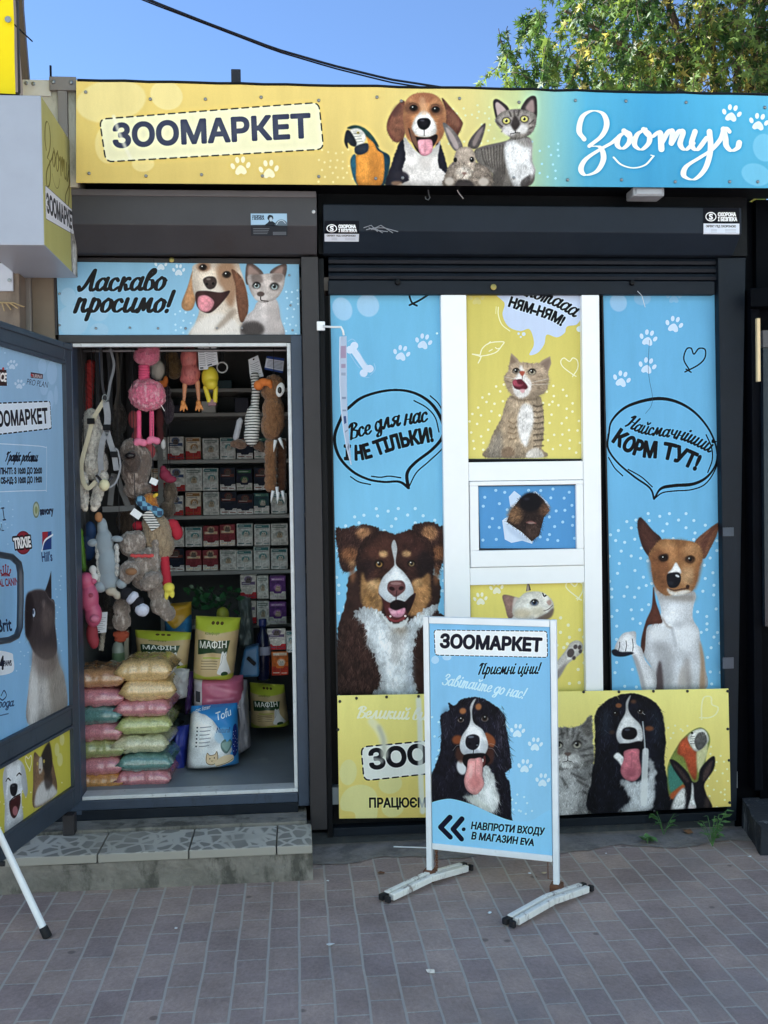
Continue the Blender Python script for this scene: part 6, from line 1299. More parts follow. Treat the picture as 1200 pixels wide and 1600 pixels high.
# left neighbour: low brown kiosk with a meter box
LK = thing('brown_kiosk', 'low brown and beige kiosk front squeezed in on the far left', 'kiosk', (-1.8, .5, 0))
q = MB(); q.box(-2.38, -1.255, -.03, 1.8, 0, 3.28); q.build('wall', M('beige_wall', '#8e7f6c', rough=.6, var=.15, vs=3, dirt='#6e604e', ds=4), LK)
q = MB(); q.box(-1.254, -1.215, -.06, .4, .2, 3.0); q.build('pilaster', M('brown_pil', '#5c4f48', rough=.5, var=.12), LK, bevel=.003)
q = MB(); q.box(-1.2145, -1.178, -.03, .4, .2, 3.0); q.build('pilaster', M('grey_pil', '#8a847e', rough=.5, var=.12), LK, bevel=.003)
MBX = thing('meter_box', 'brown electrical box with a small pale grey door and loose wires beneath', 'box', (-1.3, -.1, 2.45))
q = MB(); q.box(-1.5, -1.19, -.17, -.061, 2.3, 2.73); q.build('casing', M('box_brown', '#76675a', rough=.5, var=.15, dirt='#55493f', ds=5), MBX, bevel=.004)
q = MB(); c0, c1 = U(-60, 411, -.178), U(21, 455, -.178); q.box(c0.x, c1.x, -.182, -.171, c1.z, c0.z); q.build('door', M('box_door', '#b4b9c4', rough=.4, var=.06), MBX, bevel=.003)
q = MB(); c = U(15, 438, -.184); q.lathe([(.004, 0), (.009, .001), (.009, .004), (.003, .005)], c, 10, 'y'); q.build('lock', m_screw, MBX)
for k in range(4):
    c = U(4 + k * 6, 476, -.18); q = MB(); q.tube([c + Vector((-.03 - .02 * k, 0, .012)), c + Vector((0, -.01, .006)), c + Vector((.01 + .012 * k, -.01, -.03 + .006 * k))], .003, 6); q.build('wire', M('tan_wire', '#a08a63', rough=.6), MBX)

# security stickers that follow the bend of the roller boxes
def bent(name, px, Ytop, z0, zc, ych, art_, label, group='security stickers'):
    x0, x1, yt, yb = px
    a, b = U(x0, yt, Ytop - .002), U(x1, yt, Ytop - .002)
    m0, m1 = Vector((a.x, Ytop - .002, z0)), Vector((b.x, Ytop - .002, z0))
    L = a.z - z0; tot = L * (yb - yt) / max(1, (proj(m0)[1] - yt)); rest = max(.004, (tot - L))
    dv = Vector((0, ych - Ytop, zc - z0)).normalized(); off = Vector((0, -.002, 0))
    d0, d1 = m0 + dv * rest, m1 + dv * rest
    me = bpy.data.meshes.new(name); me.from_pydata([a, b, m1, m0, d1, d0], [], [(0, 3, 2, 1), (3, 5, 4, 2)])
    f = L / (L + rest); uvc = {0: (0, 1), 1: (1, 1), 2: (1, 1 - f), 3: (0, 1 - f), 4: (1, 0), 5: (0, 0)}
    uv = me.uv_layers.new(name='UVMap')
    for lp in me.loops: uv.data[lp.index].uv = uvc[lp.vertex_index]
    me.materials.append(PM(art_)); o = bpy.data.objects.new(name, me); COL.objects.link(o)
    md = o.modifiers.new('thickness', 'SOLIDIFY'); md.thickness = .0008; md.offset = 1
    return tag(o, label, 'sticker', group)
bent('security_sticker', (391.5, 448.5, 333.5, 371), -.17, 2.872, 2.77, -.06, 'sticker_photo', 'pale blue photo sticker with a guard on the brown roller box over the door')
bent('security_sticker', (507, 561, 345, 381), -.15, 2.856, 2.775, -.05, 'sticker', 'black and white security sticker at the left end of the dark roller box')
bent('security_sticker', (1099, 1155, 325, 366), -.15, 2.856, 2.775, -.05, 'sticker', 'black and white security sticker at the right end of the dark roller box')

# thin hanging card on a white arm
HC = thing('hanging_card', 'narrow white card hanging edge on from a short arm over the left blue print', 'sign', U(500, 510, -.06))
c = U(501, 510, -.062); q = MB(); q.box(c.x - .018, c.x + .02, c.y - .012, c.y + .006, c.z - .02, c.z + .022); q.build('clip', m_white, HC, bevel=.004)
q = MB(); q.tube([U(505, 510, -.08), U(520, 511, -.1), U(533, 511, -.13), U(536, 517, -.13), U(537, 524, -.13)], .005, 8); q.build('arm', m_white, HC, smooth=True)
F = [(531.5, 526), (531, 555), (531.5, 600), (533.5, 640), (537, 670), (542, 700), (549, 726)]; Bk = [(541.5, 525), (541.8, 555), (542, 600), (542.6, 640), (544, 665), (546, 690), (549.6, 726)]
vs = [U(x, y, -.2) for x, y in F] + [U(x, y, -.085) for x, y in Bk]
me = bpy.data.meshes.new('card'); me.from_pydata(vs, [], [(i, i + 1, i + 8, i + 7) for i in range(6)]); uv = me.uv_layers.new(name='UVMap')
for lp in me.loops:
    i = lp.vertex_index; uv.data[lp.index].uv = (0 if i < 7 else 1, 1 - (i % 7) / 6)
me.materials.append(PM('hang_card')); o = bpy.data.objects.new('card', me); COL.objects.link(o); put(o, HC); md = o.modifiers.new('thickness', 'SOLIDIFY'); md.thickness = .003
# loose thread at the right shutter peg
q = MB(); q.tube([U(996, 455, -.03), U(1003, 462, -.05), U(1008, 480, -.05)], .0015, 5); tag(q.build('loose_thread', M('thread', '#cfd3d8', rough=.6)), 'short pale thread hanging from the shutter bar over the right blue print', 'thread')
q = MB()
for i in range(5): q.tube([U(568 + i * 4, 356 + (i % 2) * 3, -.152), U(580 + i * 5, 352 + (i % 3) * 4, -.156), U(590 + i * 8, 362 + (i % 2) * 2, -.152)], .002, 5)
tag(q.build('tape_scrap', M('tape', '#8a919b', rough=.5)), 'scrap of torn clear tape on the dark roller box beside the sticker', 'tape')

# ------------------------------------------------------------------ pavement sign
PA, PB_ = Vector((.551, -.49, 0)), Vector((1.045, -.715, 0)); AD = (PB_ - PA).normalized(); AN = Vector((AD.y, -AD.x, 0))     # AN towards the street
BS = thing('pavement_sign', 'white framed pavement sign with a black and white dog on chipped metal feet', 'sign', (PA + PB_) / 2)
m_fr = M('sign_white', '#e6ecf0', rough=.35, var=.06, vs=10, dirt='#7a5b45', ds=22, dth=.66)
m_foot = M('chipped_white', '#e9e8e2', rough=.45, var=.1, vs=12, dirt='#5f3b29', ds=12, dth=.555)
m_rust = M('rust', '#6b4733', rough=.85, var=.4, vs=30, bump=.4)
def B(u, z, w=0): return PA + AD * u + Vector((0, 0, z)) + AN * w
WD = (PB_ - PA).length
q = MB(); 
for u in (0, WD): q.bar(B(u, .05), B(u, 1.145), .03, .03, AN)
q.build('post', m_fr, BS, bevel=.003) if False else None
for u in (0.0, WD):
    q2 = MB(); q2.bar(B(u, .045), B(u, 1.14), .024, .03, AN); q2.build('post', m_fr, BS, bevel=.003)
q2 = MB(); q2.bar(B(.0145, 1.125), B(WD - .0145, 1.125), .03, .028); q2.build('top_rail', m_fr, BS, bevel=.003)
q2 = MB(); q2.bar(B(.0145, .158), B(WD - .0145, .158), .03, .026); q2.build('bottom_rail', m_fr, BS, bevel=.003)
def bpx(x, y): return UP(x, y, B(0, 0, .008), AN)
sheet('print', [B(.015, 1.1105, .008), B(WD - .015, 1.1105, .008), B(WD - .015, .1715, .008), B(.015, .1715, .008)], PM('board'), BS, .004, -AN)
sheet('back_panel', [B(WD - .015, 1.11, -.008), B(.015, 1.11, -.008), B(.015, .172, -.008), B(WD - .015, .172, -.008)], m_fr, BS, .003, AN)
for e0, e1, u in (((.345, -.722), (.757, -.398), 0.0), ((.815, -1.04), (1.228, -.716), WD)):
    a0, a1 = Vector((*e0, .022)), Vector((*e1, .022)); d = (a1 - a0).normalized(); s = Vector((-d.y, d.x, 0)); mid = B(u, 0)
    off = (mid - a0).dot(s) - .0; a0 += s * off * .5; a1 += s * off * .5
    for k in (-1, 1):
        m0, m1 = a0 + d * .035, a1 - d * .035; bow = Vector((0, 0, .016)); c0 = (m0 + m1) / 2 + bow
        for p0, p1 in ((m0, c0), (c0 + d * .002, m1)):
            q2 = MB(); q2.bar(p0 + s * k * .018, p1 + s * k * .018, .023, .028); q2.build('foot', m_foot, BS, bevel=.004)
    for p, e in ((a0, 1), (a1, -1)):
        for k in (-1, 1):
            q2 = MB(); z_ = p + s * k * .018 + Vector((0, 0, -.003)); q2.bar(z_ + d * e * .004, z_ + d * e * (.033 + .012 * k), .0245, .0255); q2.build('foot_cap', M('black_rubber', '#1d1c1f', rough=.7, dirt='#4a3a30', ds=20, dth=.6), BS, bevel=.004)
    q2 = MB(); q2.bar(B(u, .03, -.03), B(u, .03, .03), .05, .05); q2.build('hinge', m_rust, BS, bevel=.006)
q2 = MB()
for i in range(9):
    c = B(.03, .145 - i * .011, .0); t = np.linspace(0, 2 * np.pi, 9); ax = AD if i % 2 else AN
    q2.tube([c + ax * (.005 * math.cos(x)) + Vector((0, 0, .009 * math.sin(x))) for x in t], .0022, 5, cap=False)
q2.build('chain', m_rust, BS)
q2 = MB(); q2.tube([B(WD - .035, .14), B(WD - .035, .07), B(WD - .012, .07)], .002, 5); q2.build('latch_wire', m_rust, BS)

# folding stand whose white leg reaches into the picture
FS = thing('folding_stand', 'white tubular stand leg with a black rubber foot in the lower left corner', 'stand', (-1.2, -.85, 0))
ft = G(75, 1465); top = U(0, 1306, -.82); dv = (top - ft).normalized()
q = MB(); q.tube([ft + dv * .03, ft + dv * 1.1], .0135, 12); q.build('leg', m_white, FS, smooth=False)
q = MB(); q.lathe([(.016, 0), (.018, .004), (.017, .04), (.0145, .045)], (0, 0, 0), 14); q.bm.transform(Matrix.Translation(ft) @ Vector((0, 0, 1)).rotation_difference(dv).to_matrix().to_4x4()); q.build('rubber_foot', M('rubber', '#17181b', rough=.7), FS, smooth=True)
f2 = Vector((-1.95, -.9, 0)); d2 = Vector((-dv.x, dv.y, dv.z))
q = MB(); q.tube([f2 + d2 * .03, f2 + d2 * 1.1], .0135, 12); q.build('leg', m_white, FS)
q = MB(); q.lathe([(.016, 0), (.018, .004), (.017, .04), (.0145, .045)], (0, 0, 0), 14); q.bm.transform(Matrix.Translation(f2) @ Vector((0, 0, 1)).rotation_difference(d2).to_matrix().to_4x4()); q.build('rubber_foot', M('rubber', '#17181b', rough=.7), FS, smooth=True)
q = MB(); q.tube([ft + dv * .31 + Vector((-.03, 0, 0)), f2 + d2 * .31], .01, 10); q.build('cross_bar', M('black_tube', '#1b1d22', rough=.5), FS)

# ------------------------------------------------------------------ right side
RK = thing('dark_kiosk', 'nearly black kiosk front at the right edge with a pale vertical strip and white letters', 'kiosk', (2.8, .4, 0))
q = MB(); q.box(2.235, 5.2, -.02, 2.2, .05, 3.05); q.build('wall', M('night_blue', '#04060b', rough=.5, var=.3, vs=3, spec=.04), RK)
q = MB(); q.box(2.126, 2.2345, .02, .3, 0, 3.05); q.build('infill', M('night_blue', '#0b0e18'), RK)
q = MB(); q.box(2.19, 2.232, -.06, .019, .2, 2.62); q.build('post', M('night_blue2', '#070a11', rough=.6, var=.3, spec=.05), RK, bevel=.004)
c0, c1 = U(1183, 497, -.14), U(1187.5, 596, -.14); q = MB(); q.box(c0.x, c1.x + .004, -.14, -.12, c1.z, c0.z); q.build('pale_strip', M('pale_strip', '#d8c39a', rough=.5), RK, bevel=.002)
q = MB(); q.hexa([(2.16, -.12, 2.52), (2.6, -.3, 2.5), (2.6, -.1, 2.5), (2.2, -.02, 2.52), (2.16, -.12, 2.6), (2.6, -.3, 2.64), (2.6, -.1, 2.64), (2.2, -.02, 2.6)]); q.build('canopy_sign', M('night_blue', '#0b0e18'), RK)
q = MB(); c = U(1195, 436, -.2)
for dx, dz, w_, h_ in ((0, 0, .012, .07), (.014, .028, .05, .012), (0, -.1, .012, .04), (.014, -.062, .04, .012)): q.box(c.x + dx, c.x + dx + w_, -.31, -.3, c.z + dz - h_, c.z + dz)
q.build('lettering', m_white, RK)
c = U(1192, 516, -.1); q = MB(); q.box(c.x, c.x + .3, -.1, -.06, c.z - .08, c.z); q.build('blind_box', M('grey_blind', '#4f5156', rough=.5), RK); q = MB(); q.box(c.x + .005, c.x + .3, -.09, -.06, 1.0, c.z - .081); q.build('window_glass', M('dark_glass', '#18222c', rough=.15), RK)
q = MB(); q.hexa([(2.075, -.37, 0), (3.4, -.5, 0), (3.4, .0, 0), (2.15, .0, 0), (2.085, -.34, .12), (3.4, -.47, .12), (3.4, .0, .15), (2.152, .0, .15)])
bmesh.ops.subdivide_edges(q.bm, edges=q.bm.edges[:], cuts=8, use_grid_fill=True)
for v in q.bm.verts: v.co += Vector((mnoise.noise(v.co * 7), mnoise.noise(v.co * 7 + Vector((9, 0, 0))), 0)) * .015
tag(q.build('concrete_block', M('block_conc', '#262a31', rough=.9, var=.4, vs=6, bump=.5, dirt='#8d9296', ds=6, dth=.56)), 'rough grey concrete step block at the lower right corner', 'block')
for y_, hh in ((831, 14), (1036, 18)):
    q = MB(); c = U(1137, y_, -.033); q.box(c.x - .024, c.x + .03, -.0335, -.0305, c.z - hh / 670, c.z + hh / 670); o = q.build('rail_reflection', M('rail_reflection', '#3a4554', rough=.3, var=.2), K)  # reflections on the guide rail, painted as lighter plates

# ------------------------------------------------------------------ cable
CB = thing('overhead_cable', 'bundle of dark cables sagging across the blue sky down to the signboard', 'cable', (.7, .2, 3.5))
for k, (dz, r_) in enumerate(((0, .0055), (.03, .0045), (-.028, .004))):
    P0, P1 = U(-150, -150, 1.5), U(700, 136, .25); q = MB(); n = 24
    px_ = [(-150, -150), (120, -52), (230, 0), (330, 38), (430, 76), (520, 102), (610, 124), (700, 138)]
    yy = np.interp(np.linspace(0, 1, 30), np.linspace(0, 1, 8), range(8))
    pts = []
    for t in yy:
        i = min(6, int(t)); f = t - i; x = px_[i][0] * (1 - f) + px_[i + 1][0] * f; y = px_[i][1] * (1 - f) + px_[i + 1][1] * f
        s_ = (x + 150) / 850; sp = math.sin(s_ * 3.14 * 1.6 + k) * .5 + .6
        pts.append(U(x, y, 1.5 - 1.25 * s_) + Vector((0, .01 * k, dz * sp * (1.05 - s_ * .8))))
    q.tube(pts, r_, 6); q.build('strand', M('cable_black', '#1b1a22', rough=.6), CB, smooth=True)

# ------------------------------------------------------------------ tree
def leafmat(n, c, tr):
    m = bpy.data.materials.new(n); m.use_nodes = True; t = m.node_tree; b = t.nodes['Principled BSDF']; N = t.nodes.new; Kk = t.links.new
    ge = N('ShaderNodeNewGeometry'); r = N('ShaderNodeMapRange'); r.inputs['To Min'].default_value = .65; r.inputs['To Max'].default_value = 1.35; Kk(ge.outputs['Random Per Island'], r.inputs['Value'])
    hs = N('ShaderNodeHueSaturation'); hs.inputs['Color'].default_value = (*lin(c), 1); Kk(r.outputs[0], hs.inputs['Value']); Kk(hs.outputs[0], b.inputs['Base Color'])
    b.inputs['Roughness'].default_value = .5; b.inputs['Specular IOR Level'].default_value = .3
    tl = N('ShaderNodeBsdfTranslucent'); tl.inputs[0].default_value = (*lin(tr), 1); mx = N('ShaderNodeMixShader'); mx.inputs[0].default_value = .35
    o = [x for x in t.nodes if x.type == 'OUTPUT_MATERIAL'][0]; Kk(b.outputs[0], mx.inputs[1]); Kk(tl.outputs[0], mx.inputs[2]); Kk(mx.outputs[0], o.inputs[0]); return m
TR = thing('maple_tree', 'leafy maple with yellowing patches rising behind the blue end of the signboard', 'tree', (5.4, 7.6, 0))
rt = np.random.default_rng(5); tw = MB()
tw.tube([(5.4, 7.6, 0), (5.45, 7.55, 2), (5.3, 7.6, 4), (5.35, 7.5, 5.6)], [.24, .2, .17, .14], 12); limbs = []
for tgt in ((3.1, 6.6, 7.0), (3.8, 7.2, 8.6), (4.8, 7.4, 9.6), (6.2, 7.5, 9.2), (7.4, 7.2, 8.0), (4.2, 6.4, 6.6), (6.0, 6.4, 7.0), (5.1, 6.2, 8.2), (7.0, 8.2, 7.0), (3.6, 8.4, 7.6)):
    a_ = Vector((5.35, 7.5, 4.2 + rt.random() * 1.4)); b_ = Vector(tgt); md_ = a_.lerp(b_, .5) + Vector((0, 0, .5)); tw.tube([a_, a_.lerp(md_, .6), md_, b_], [.09, .06, .045, .015], 7); limbs.append((a_, md_, b_))
cen = Vector((5.35, 7.3, 7.6)); V_, F_, MI_ = [], [], []
leaf = [(0, 0), (.07, .2), (.5, .08), (.2, .34), (.66, .62), (.2, .52), (.13, .7), (0, 1.2), (-.13, .7), (-.2, .52), (-.66, .62), (-.2, .34), (-.5, .08), (-.07, .2)]
def spray(p0, d, n, mi, L):
    p = Vector(p0); d = Vector(d).normalized()
    path = []
    for i in range(n):
        d = (d + Vector(rt.normal(0, .25, 3)) + Vector((0, 0, -.14))).normalized(); p = p + d * L / n; path.append(p.copy())
        for _ in range(2):
            s = .098 * rt.uniform(.6, 1.25); ax = (d + Vector(rt.normal(0, .9, 3)) + Vector((0, 0, -.55))).normalized(); nr = Vector(rt.normal(0, 1, 3)); nr = (nr - ax * nr.dot(ax)).normalized(); w = ax.cross(nr)
            b0 = len(V_); curl = rt.uniform(-.7, .7)
            for lx, ly in leaf: V_.append(p + w * lx * s + ax * ly * s + nr * (abs(lx) * curl + ly * ly * curl * .5) * s)
            F_.append(tuple(range(b0, b0 + 14))); MI_.append(mi)
    tw.tube([Vector(p0)] + path[::2], .005, 3, cap=False)
nclump = 0
while nclump < 460:
    u = Vector(rt.normal(0, 1, 3)).normalized() * (rt.random() ** .35); c = cen + Vector((u.x * 2.6, u.y * 1.7, u.z * 2.3))
    if mnoise.noise(c * .9) < -.3 or c.x < 3.6: continue
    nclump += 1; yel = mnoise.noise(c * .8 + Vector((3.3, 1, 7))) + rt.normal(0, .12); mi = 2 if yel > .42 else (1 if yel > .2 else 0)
    out = (c - cen).normalized()
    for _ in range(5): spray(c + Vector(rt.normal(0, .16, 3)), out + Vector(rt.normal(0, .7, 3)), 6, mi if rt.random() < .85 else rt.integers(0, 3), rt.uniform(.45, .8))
for px, py, n in ((798, 55, 4), (802, 75, 4), (795, 100, 4), (808, 120, 4), (815, 132, 3), (830, 40, 5), (835, 90, 3), (850, 20, 5), (845, 70, 4), (870, 110, 4), (868, 60, 5), (905, 90, 5), (935, 50, 5), (950, 105, 5), (985, 70, 5), (1010, 110, 5), (1040, 40, 5), (1060, 95, 5), (1100, 60, 5), (1130, 105, 5), (1165, 75, 5), (880, 20, 5), (990, 20, 5), (1150, 25, 5), (900, 128, 4), (940, 134, 4), (985, 130, 4), (1040, 136, 4), (1100, 134, 4), (1160, 132, 4), (1190, 120, 4)):
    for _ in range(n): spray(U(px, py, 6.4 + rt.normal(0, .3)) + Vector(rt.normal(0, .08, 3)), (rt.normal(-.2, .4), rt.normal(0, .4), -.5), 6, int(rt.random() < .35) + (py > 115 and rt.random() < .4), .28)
tw.build('trunk', M('bark', '#4d4136', rough=.9, var=.3, bump=.5, bs=30), TR)
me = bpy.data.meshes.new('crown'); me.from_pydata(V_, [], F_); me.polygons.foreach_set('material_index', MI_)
for n_, c_, t_ in (('leaf_green', '#2f4f29', '#4d6d2e'), ('leaf_sunlit', '#5d7a3e', '#8aa046'), ('leaf_sun_yellow', '#a8a258', '#bcb45c')): me.materials.append(leafmat(n_, c_, t_))  # lighter and yellower leaf colours stand in for sunlit clumps
o = bpy.data.objects.new('crown', me); COL.objects.link(o); put(o, TR)

# ------------------------------------------------------------------ weeds and litter
def weed(name, c, n, h, label, seed):
    r_ = random.Random(seed); q = MB()
    for i in range(n):
        a0 = r_.uniform(0, 6.28); lean = r_.uniform(.15, .9); hh = h * r_.uniform(.35, 1); tip = c + Vector((math.cos(a0) * lean * hh * .7, math.sin(a0) * lean * hh * .5, hh)); q.tube([c, c.lerp(tip, .5) + Vector((0, 0, hh * .12)), tip], .0015, 4)
        for t in (.55, .8, 1):
            p = c.lerp(tip, t); b0 = a0 + r_.uniform(-1.5, 1.5); l = .035 * r_.uniform(.6, 1.5); d = Vector((math.cos(b0), math.sin(b0) * .7, r_.uniform(-.2, .6))).normalized(); w = d.cross(Vector((0, 0, 1))).normalized() * l * .35
            q.poly([p, p + d * l * .45 + w, p + d * l + Vector((0, 0, -.006)), p + d * l * .45 - w])
    return tag(q.build(name, M('weed_green', '#4f7a45', rough=.6, var=.3, vs=20)), label, 'plant')
weed('weed', Vector((1.905, -.235, .004)), 14, .16, 'leafy green weed sprouting from the paving beside the concrete block', 1)
weed('weed', Vector((1.74, -.05, .004)), 5, .13, 'thin green weed under the lower edge of the yellow panel', 2)
weed('weed', Vector((1.62, -.16, .004)), 5, .04, 'tiny flat weed in the dust in front of the kiosk base', 4)
def scrap(c, s, col, label, seed, cat='litter', name='paper_scrap'):
    r_ = random.Random(seed); q = MB(); n = 7; top = []
    for i in range(n): 
        a0 = 6.283 * i / n; rr_ = s * r_.uniform(.55, 1); top.append(q.bm.verts.new(c + Vector((math.cos(a0) * rr_, math.sin(a0) * rr_ * .8, .004 + r_.random() * s * .35))))
    m0 = q.bm.verts.new(c + Vector((0, 0, .006 + s * .3)))
    for i in range(n): q.bm.faces.new((top[i], top[(i + 1) % n], m0))
    o = q.build(name, M('scrap_' + col, col, rough=.7, var=.2, vs=40)); md = o.modifiers.new('thickness', 'SOLIDIFY'); md.thickness = .001
    return tag(o, label, cat, None)
for i, (px, py, s, col, lb) in enumerate(((516, 1478, .018, '#cfd3d6', 'flat white scrap on the bricks left of the pavement sign'), (673, 1520, .022, '#d9d2c8', 'crumpled white and brown wrapper on the bricks in the foreground'), (850, 1366, .014, '#b9a68a', 'small tan crumb of litter behind the pavement sign'), (275, 1452, .01, '#dfe3e6', 'tiny white scrap on the bricks in front of the step'), (828, 1366, .009, '#cdd3da', 'small white crumb between the feet of the pavement sign'), (765, 1428, .011, '#cfd8dd', 'thin white scrap in front of the pavement sign'), (512, 1378, .008, '#dfe6ea', 'tiny white chip beside the right end of the step'), (947, 1335, .008, '#e2e6ea', 'tiny white chip right of the pavement sign'), (1172, 1340, .012, '#d8dde2', 'white scrap by the concrete block'))):
    scrap(G(px, py), s, col, lb, i)
scrap(G(1075, 1303) + Vector((0, 0, .004)), .04, '#7d5a3e', 'curled dry brown leaf by the kiosk base', 31, 'leaf', 'dry_leaf'); scrap(G(596, 1366), .02, '#6b4a38', 'small dry leaf beside the left foot of the pavement sign', 33, 'leaf', 'dry_leaf')
q = MB(); q.tube([G(615, 1325) + Vector((0, 0, .006)), G(680, 1327) + Vector((0, 0, .006))], .003, 6); tag(q.build('straw', m_white), 'thin white straw on the ground behind the pavement sign', 'straw')
# ------------------------------------------------------------------ inside the doorway
def sc_(Y): return (4.86 + Y) / FPX          # metres per photo pixel at that depth
m_shelf = M('shelf_board', '#9a9c9c', rough=.5, var=.06)
SH = thing('wall_shelving', 'grey wall shelves full of pet food boxes at the back of the shop', 'shelves', (.4, 1.6, .28))
YS = 1.45
SHZ = [U(350, y, YS).z for y in (607, 645, 718, 805, 892, 976)]
for z in SHZ:
    q = MB(); q.box(-.8, 1.2, YS - .01, YS + .33, z - .022, z); q.build('shelf', m_shelf, SH, bevel=.002)
for x in (-.8, 1.2):
    q = MB(); q.box(x - .015, x + .015, YS, YS + .33, .28, 2.6); q.build('upright', m_shelf, SH)
q = MB(); q.box(-.82, 1.22, YS + .335, YS + .35, .28, 2.6); q.build('back_panel', M('shelf_back', '#4c4f52', rough=.7), SH)
ORD = ['leftmost', 'second', 'third', 'fourth', 'fifth', 'sixth', 'seventh', 'rightmost']
KIND = {'a': 'white, blue and red', 'b': 'beige and red', 'c': 'pale grey', 'd': 'dark navy and white', 'e': 'teal and white', 'f': 'dark blue and green', 'g': 'red and white', 'h': 'white and teal', 'i': 'purple', 'j': 'white and plum', 'k': 'orange'}
def pack(px0, px1, pyt, pyb, k, Y, depth, label, group, cat='box', name='food_box', zb=None):
    p0, p1 = U(px0, pyb, Y), U(px1, pyt, Y); zb = p0.z if zb is None else zb; h = p1.z - p0.z
    t = thing(name, label, cat, ((p0.x + p1.x) / 2, Y, zb), group)
    q = MB(); q.box(p0.x, p1.x, Y + .003, Y + depth, zb + .001, zb + h); q.build('carton', M('carton_' + k, PACKS[k][0], rough=.5, var=.05), t, bevel=.002)
    sheet('print', [(p0.x, Y, zb + h), (p1.x, Y, zb + h), (p1.x, Y, zb + .002), (p0.x, Y, zb + .002)], PM('pack_' + k), t, .002)
    return t
XC = [236, 262.5, 290.5, 317.5, 343.5, 370, 397, 424]
ROWS = [(2, 38, 'cabchdec', 'top stocked shelf', 'single', 0), (3, 38, 'cabcddeh', 'middle shelf', 'lower', 0), (3, 38, 'bachdfdc', 'middle shelf', 'upper', 1), (4, 38, 'ddggchhh', 'shelf above the bags', 'lower', 0), (4, 38, 'dchgghhc', 'shelf above the bags', 'upper', 1)]
for si, h, ks, where, row, up in ROWS:
    zb = SHZ[si] + .001
    for i, k in enumerate(ks):
        rb_ = random.Random(si * 50 + i * 7 + up); x0 = XC[i] + rb_.uniform(-.6, .8); x1 = x0 + rb_.uniform(22.5, 25.5); hh = h * sc_(YS) * .97; th_ = rb_.uniform(.82, .97)
        pb = proj(Vector((0, YS, zb + up * hh * 1.02)))[1]
        rowtxt = 'in the one row' if row == 'single' else f'in the {row} row'
        pack(x0, x1, pb - h * th_, pb, k, YS + rb_.uniform(0, .03), .2, f'{KIND[k]} box, {ORD[i]} {rowtxt} on the {where}', 'pet food boxes on the back shelves', zb=zb + up * hh * 1.02)
for i in range(7):
    k = 'fdcefda'[i]; z = SHZ[0 if i % 2 else 1] + .001; x = 262 + i * 26; hh = (.05, .09, .07)[i % 3]
    a0, b0 = U(x, 600, YS), U(x + 22, 600, YS)
    q = MB(); q.box(a0.x, b0.x, YS + .01, YS + .2, z, z + hh); tag(q.build('small_carton', M('topcarton' + k, PACKS[k][0], rough=.5, var=.1), bevel=.003), f'small dim carton, {ORD[i]} on the dark top shelves', 'box', 'small cartons on the top shelves')
for i, (x0, x1, y0, y1, k, Y, lb) in enumerate(((376, 400, 899, 936, 'j', 1.3, 'white and red treat box, upper of the pair left of the slim white boxes'), (374, 400, 939, 975, 'j', 1.3, 'white and red treat box, lower of the pair behind the green bag'), (402, 419, 900, 936, 'c', 1.3, 'slim white box, upper of the two beside the purple packs'), (402, 420, 939, 978, 'c', 1.3, 'slim white box, lower of the two beside the purple packs'), (422, 446, 900, 937, 'i', 1.3, 'purple pack, upper of the two by the right door jamb'), (421, 447, 940, 976, 'i', 1.3, 'purple pack, lower of the two by the right door jamb'))):
    pack(x0, x1, y0, y1, k, Y, .1, lb, 'packs beside the right door jamb', 'pack', 'treat_pack')
for i, (x0, x1, y0, y1, k, lb) in enumerate(((418, 446, 982, 1016, 'j', 'pale pouch hanging above the orange pouch by the right door jamb'), (425, 450, 1018, 1056, 'k', 'orange pouch hanging lowest by the right door jamb'), (448, 458, 986, 1020, 'h', 'sliver of a pale pouch hanging behind the right door jamb'))):
    pack(x0, x1, y0, y1, k, .9, .02, lb, 'pouches hanging by the right door jamb', 'pouch', 'hanging_pouch')
q = MB(); q.box(-.02, .5, 1.31, 1.42, SHZ[5] - .28, SHZ[5]); 
tag(q.build('low_cabinet', M('cab', '#3d4046', rough=.6), bevel=.004), 'dark low cabinet under the treat boxes at the right of the doorway', 'cabinet')

# ---- soft goods: overlapping lumps fused into one skin
def lumps(mb, L, Y, jit=0):
    s = sc_(Y)
    for l in L:
        px, py, rx, ry = l[:4]; rot = l[4] if len(l) > 4 else 0; dy = l[5] if len(l) > 5 else 0; dep = l[6] if len(l) > 6 else min(rx, ry)
        c = U(px, py, Y + dy); mb.ball(c, (rx * s, dep * s, ry * s), Matrix.Rotation(math.radians(rot), 3, 'Y'), 3)
    return mb
_tex = {}
def clouds(sz):
    if sz not in _tex:
        t = bpy.data.textures.new('fluff', 'CLOUDS'); t.noise_scale = sz; t.noise_depth = 3; _tex[sz] = t
    return _tex[sz]
def skin(name, L, Y, m, parent, vox=.006, fluff=0.0, fs=.012):
    o = lumps(MB(), L, Y).build(name, m, parent, smooth=True)
    if vox:
        r = o.modifiers.new('fuse', 'REMESH'); r.mode = 'VOXEL'; r.voxel_size = vox; r.use_smooth_shade = True
        if not fluff: s = o.modifiers.new('soften', 'SMOOTH'); s.iterations = 6
    if fluff:
        d = o.modifiers.new('fluff', 'DISPLACE'); d.texture = clouds(fs); d.strength = fluff; d.mid_level = .5; d.texture_coords = 'GLOBAL'
    return o
def fur(key, c1, c2, sc=22): return M(key, c1, rough=.95, var=.3, vs=90, dirt=c2, ds=sc * 1.3, dth=.5, bump=.8, bs=140, spec=.1, sheen=.3)
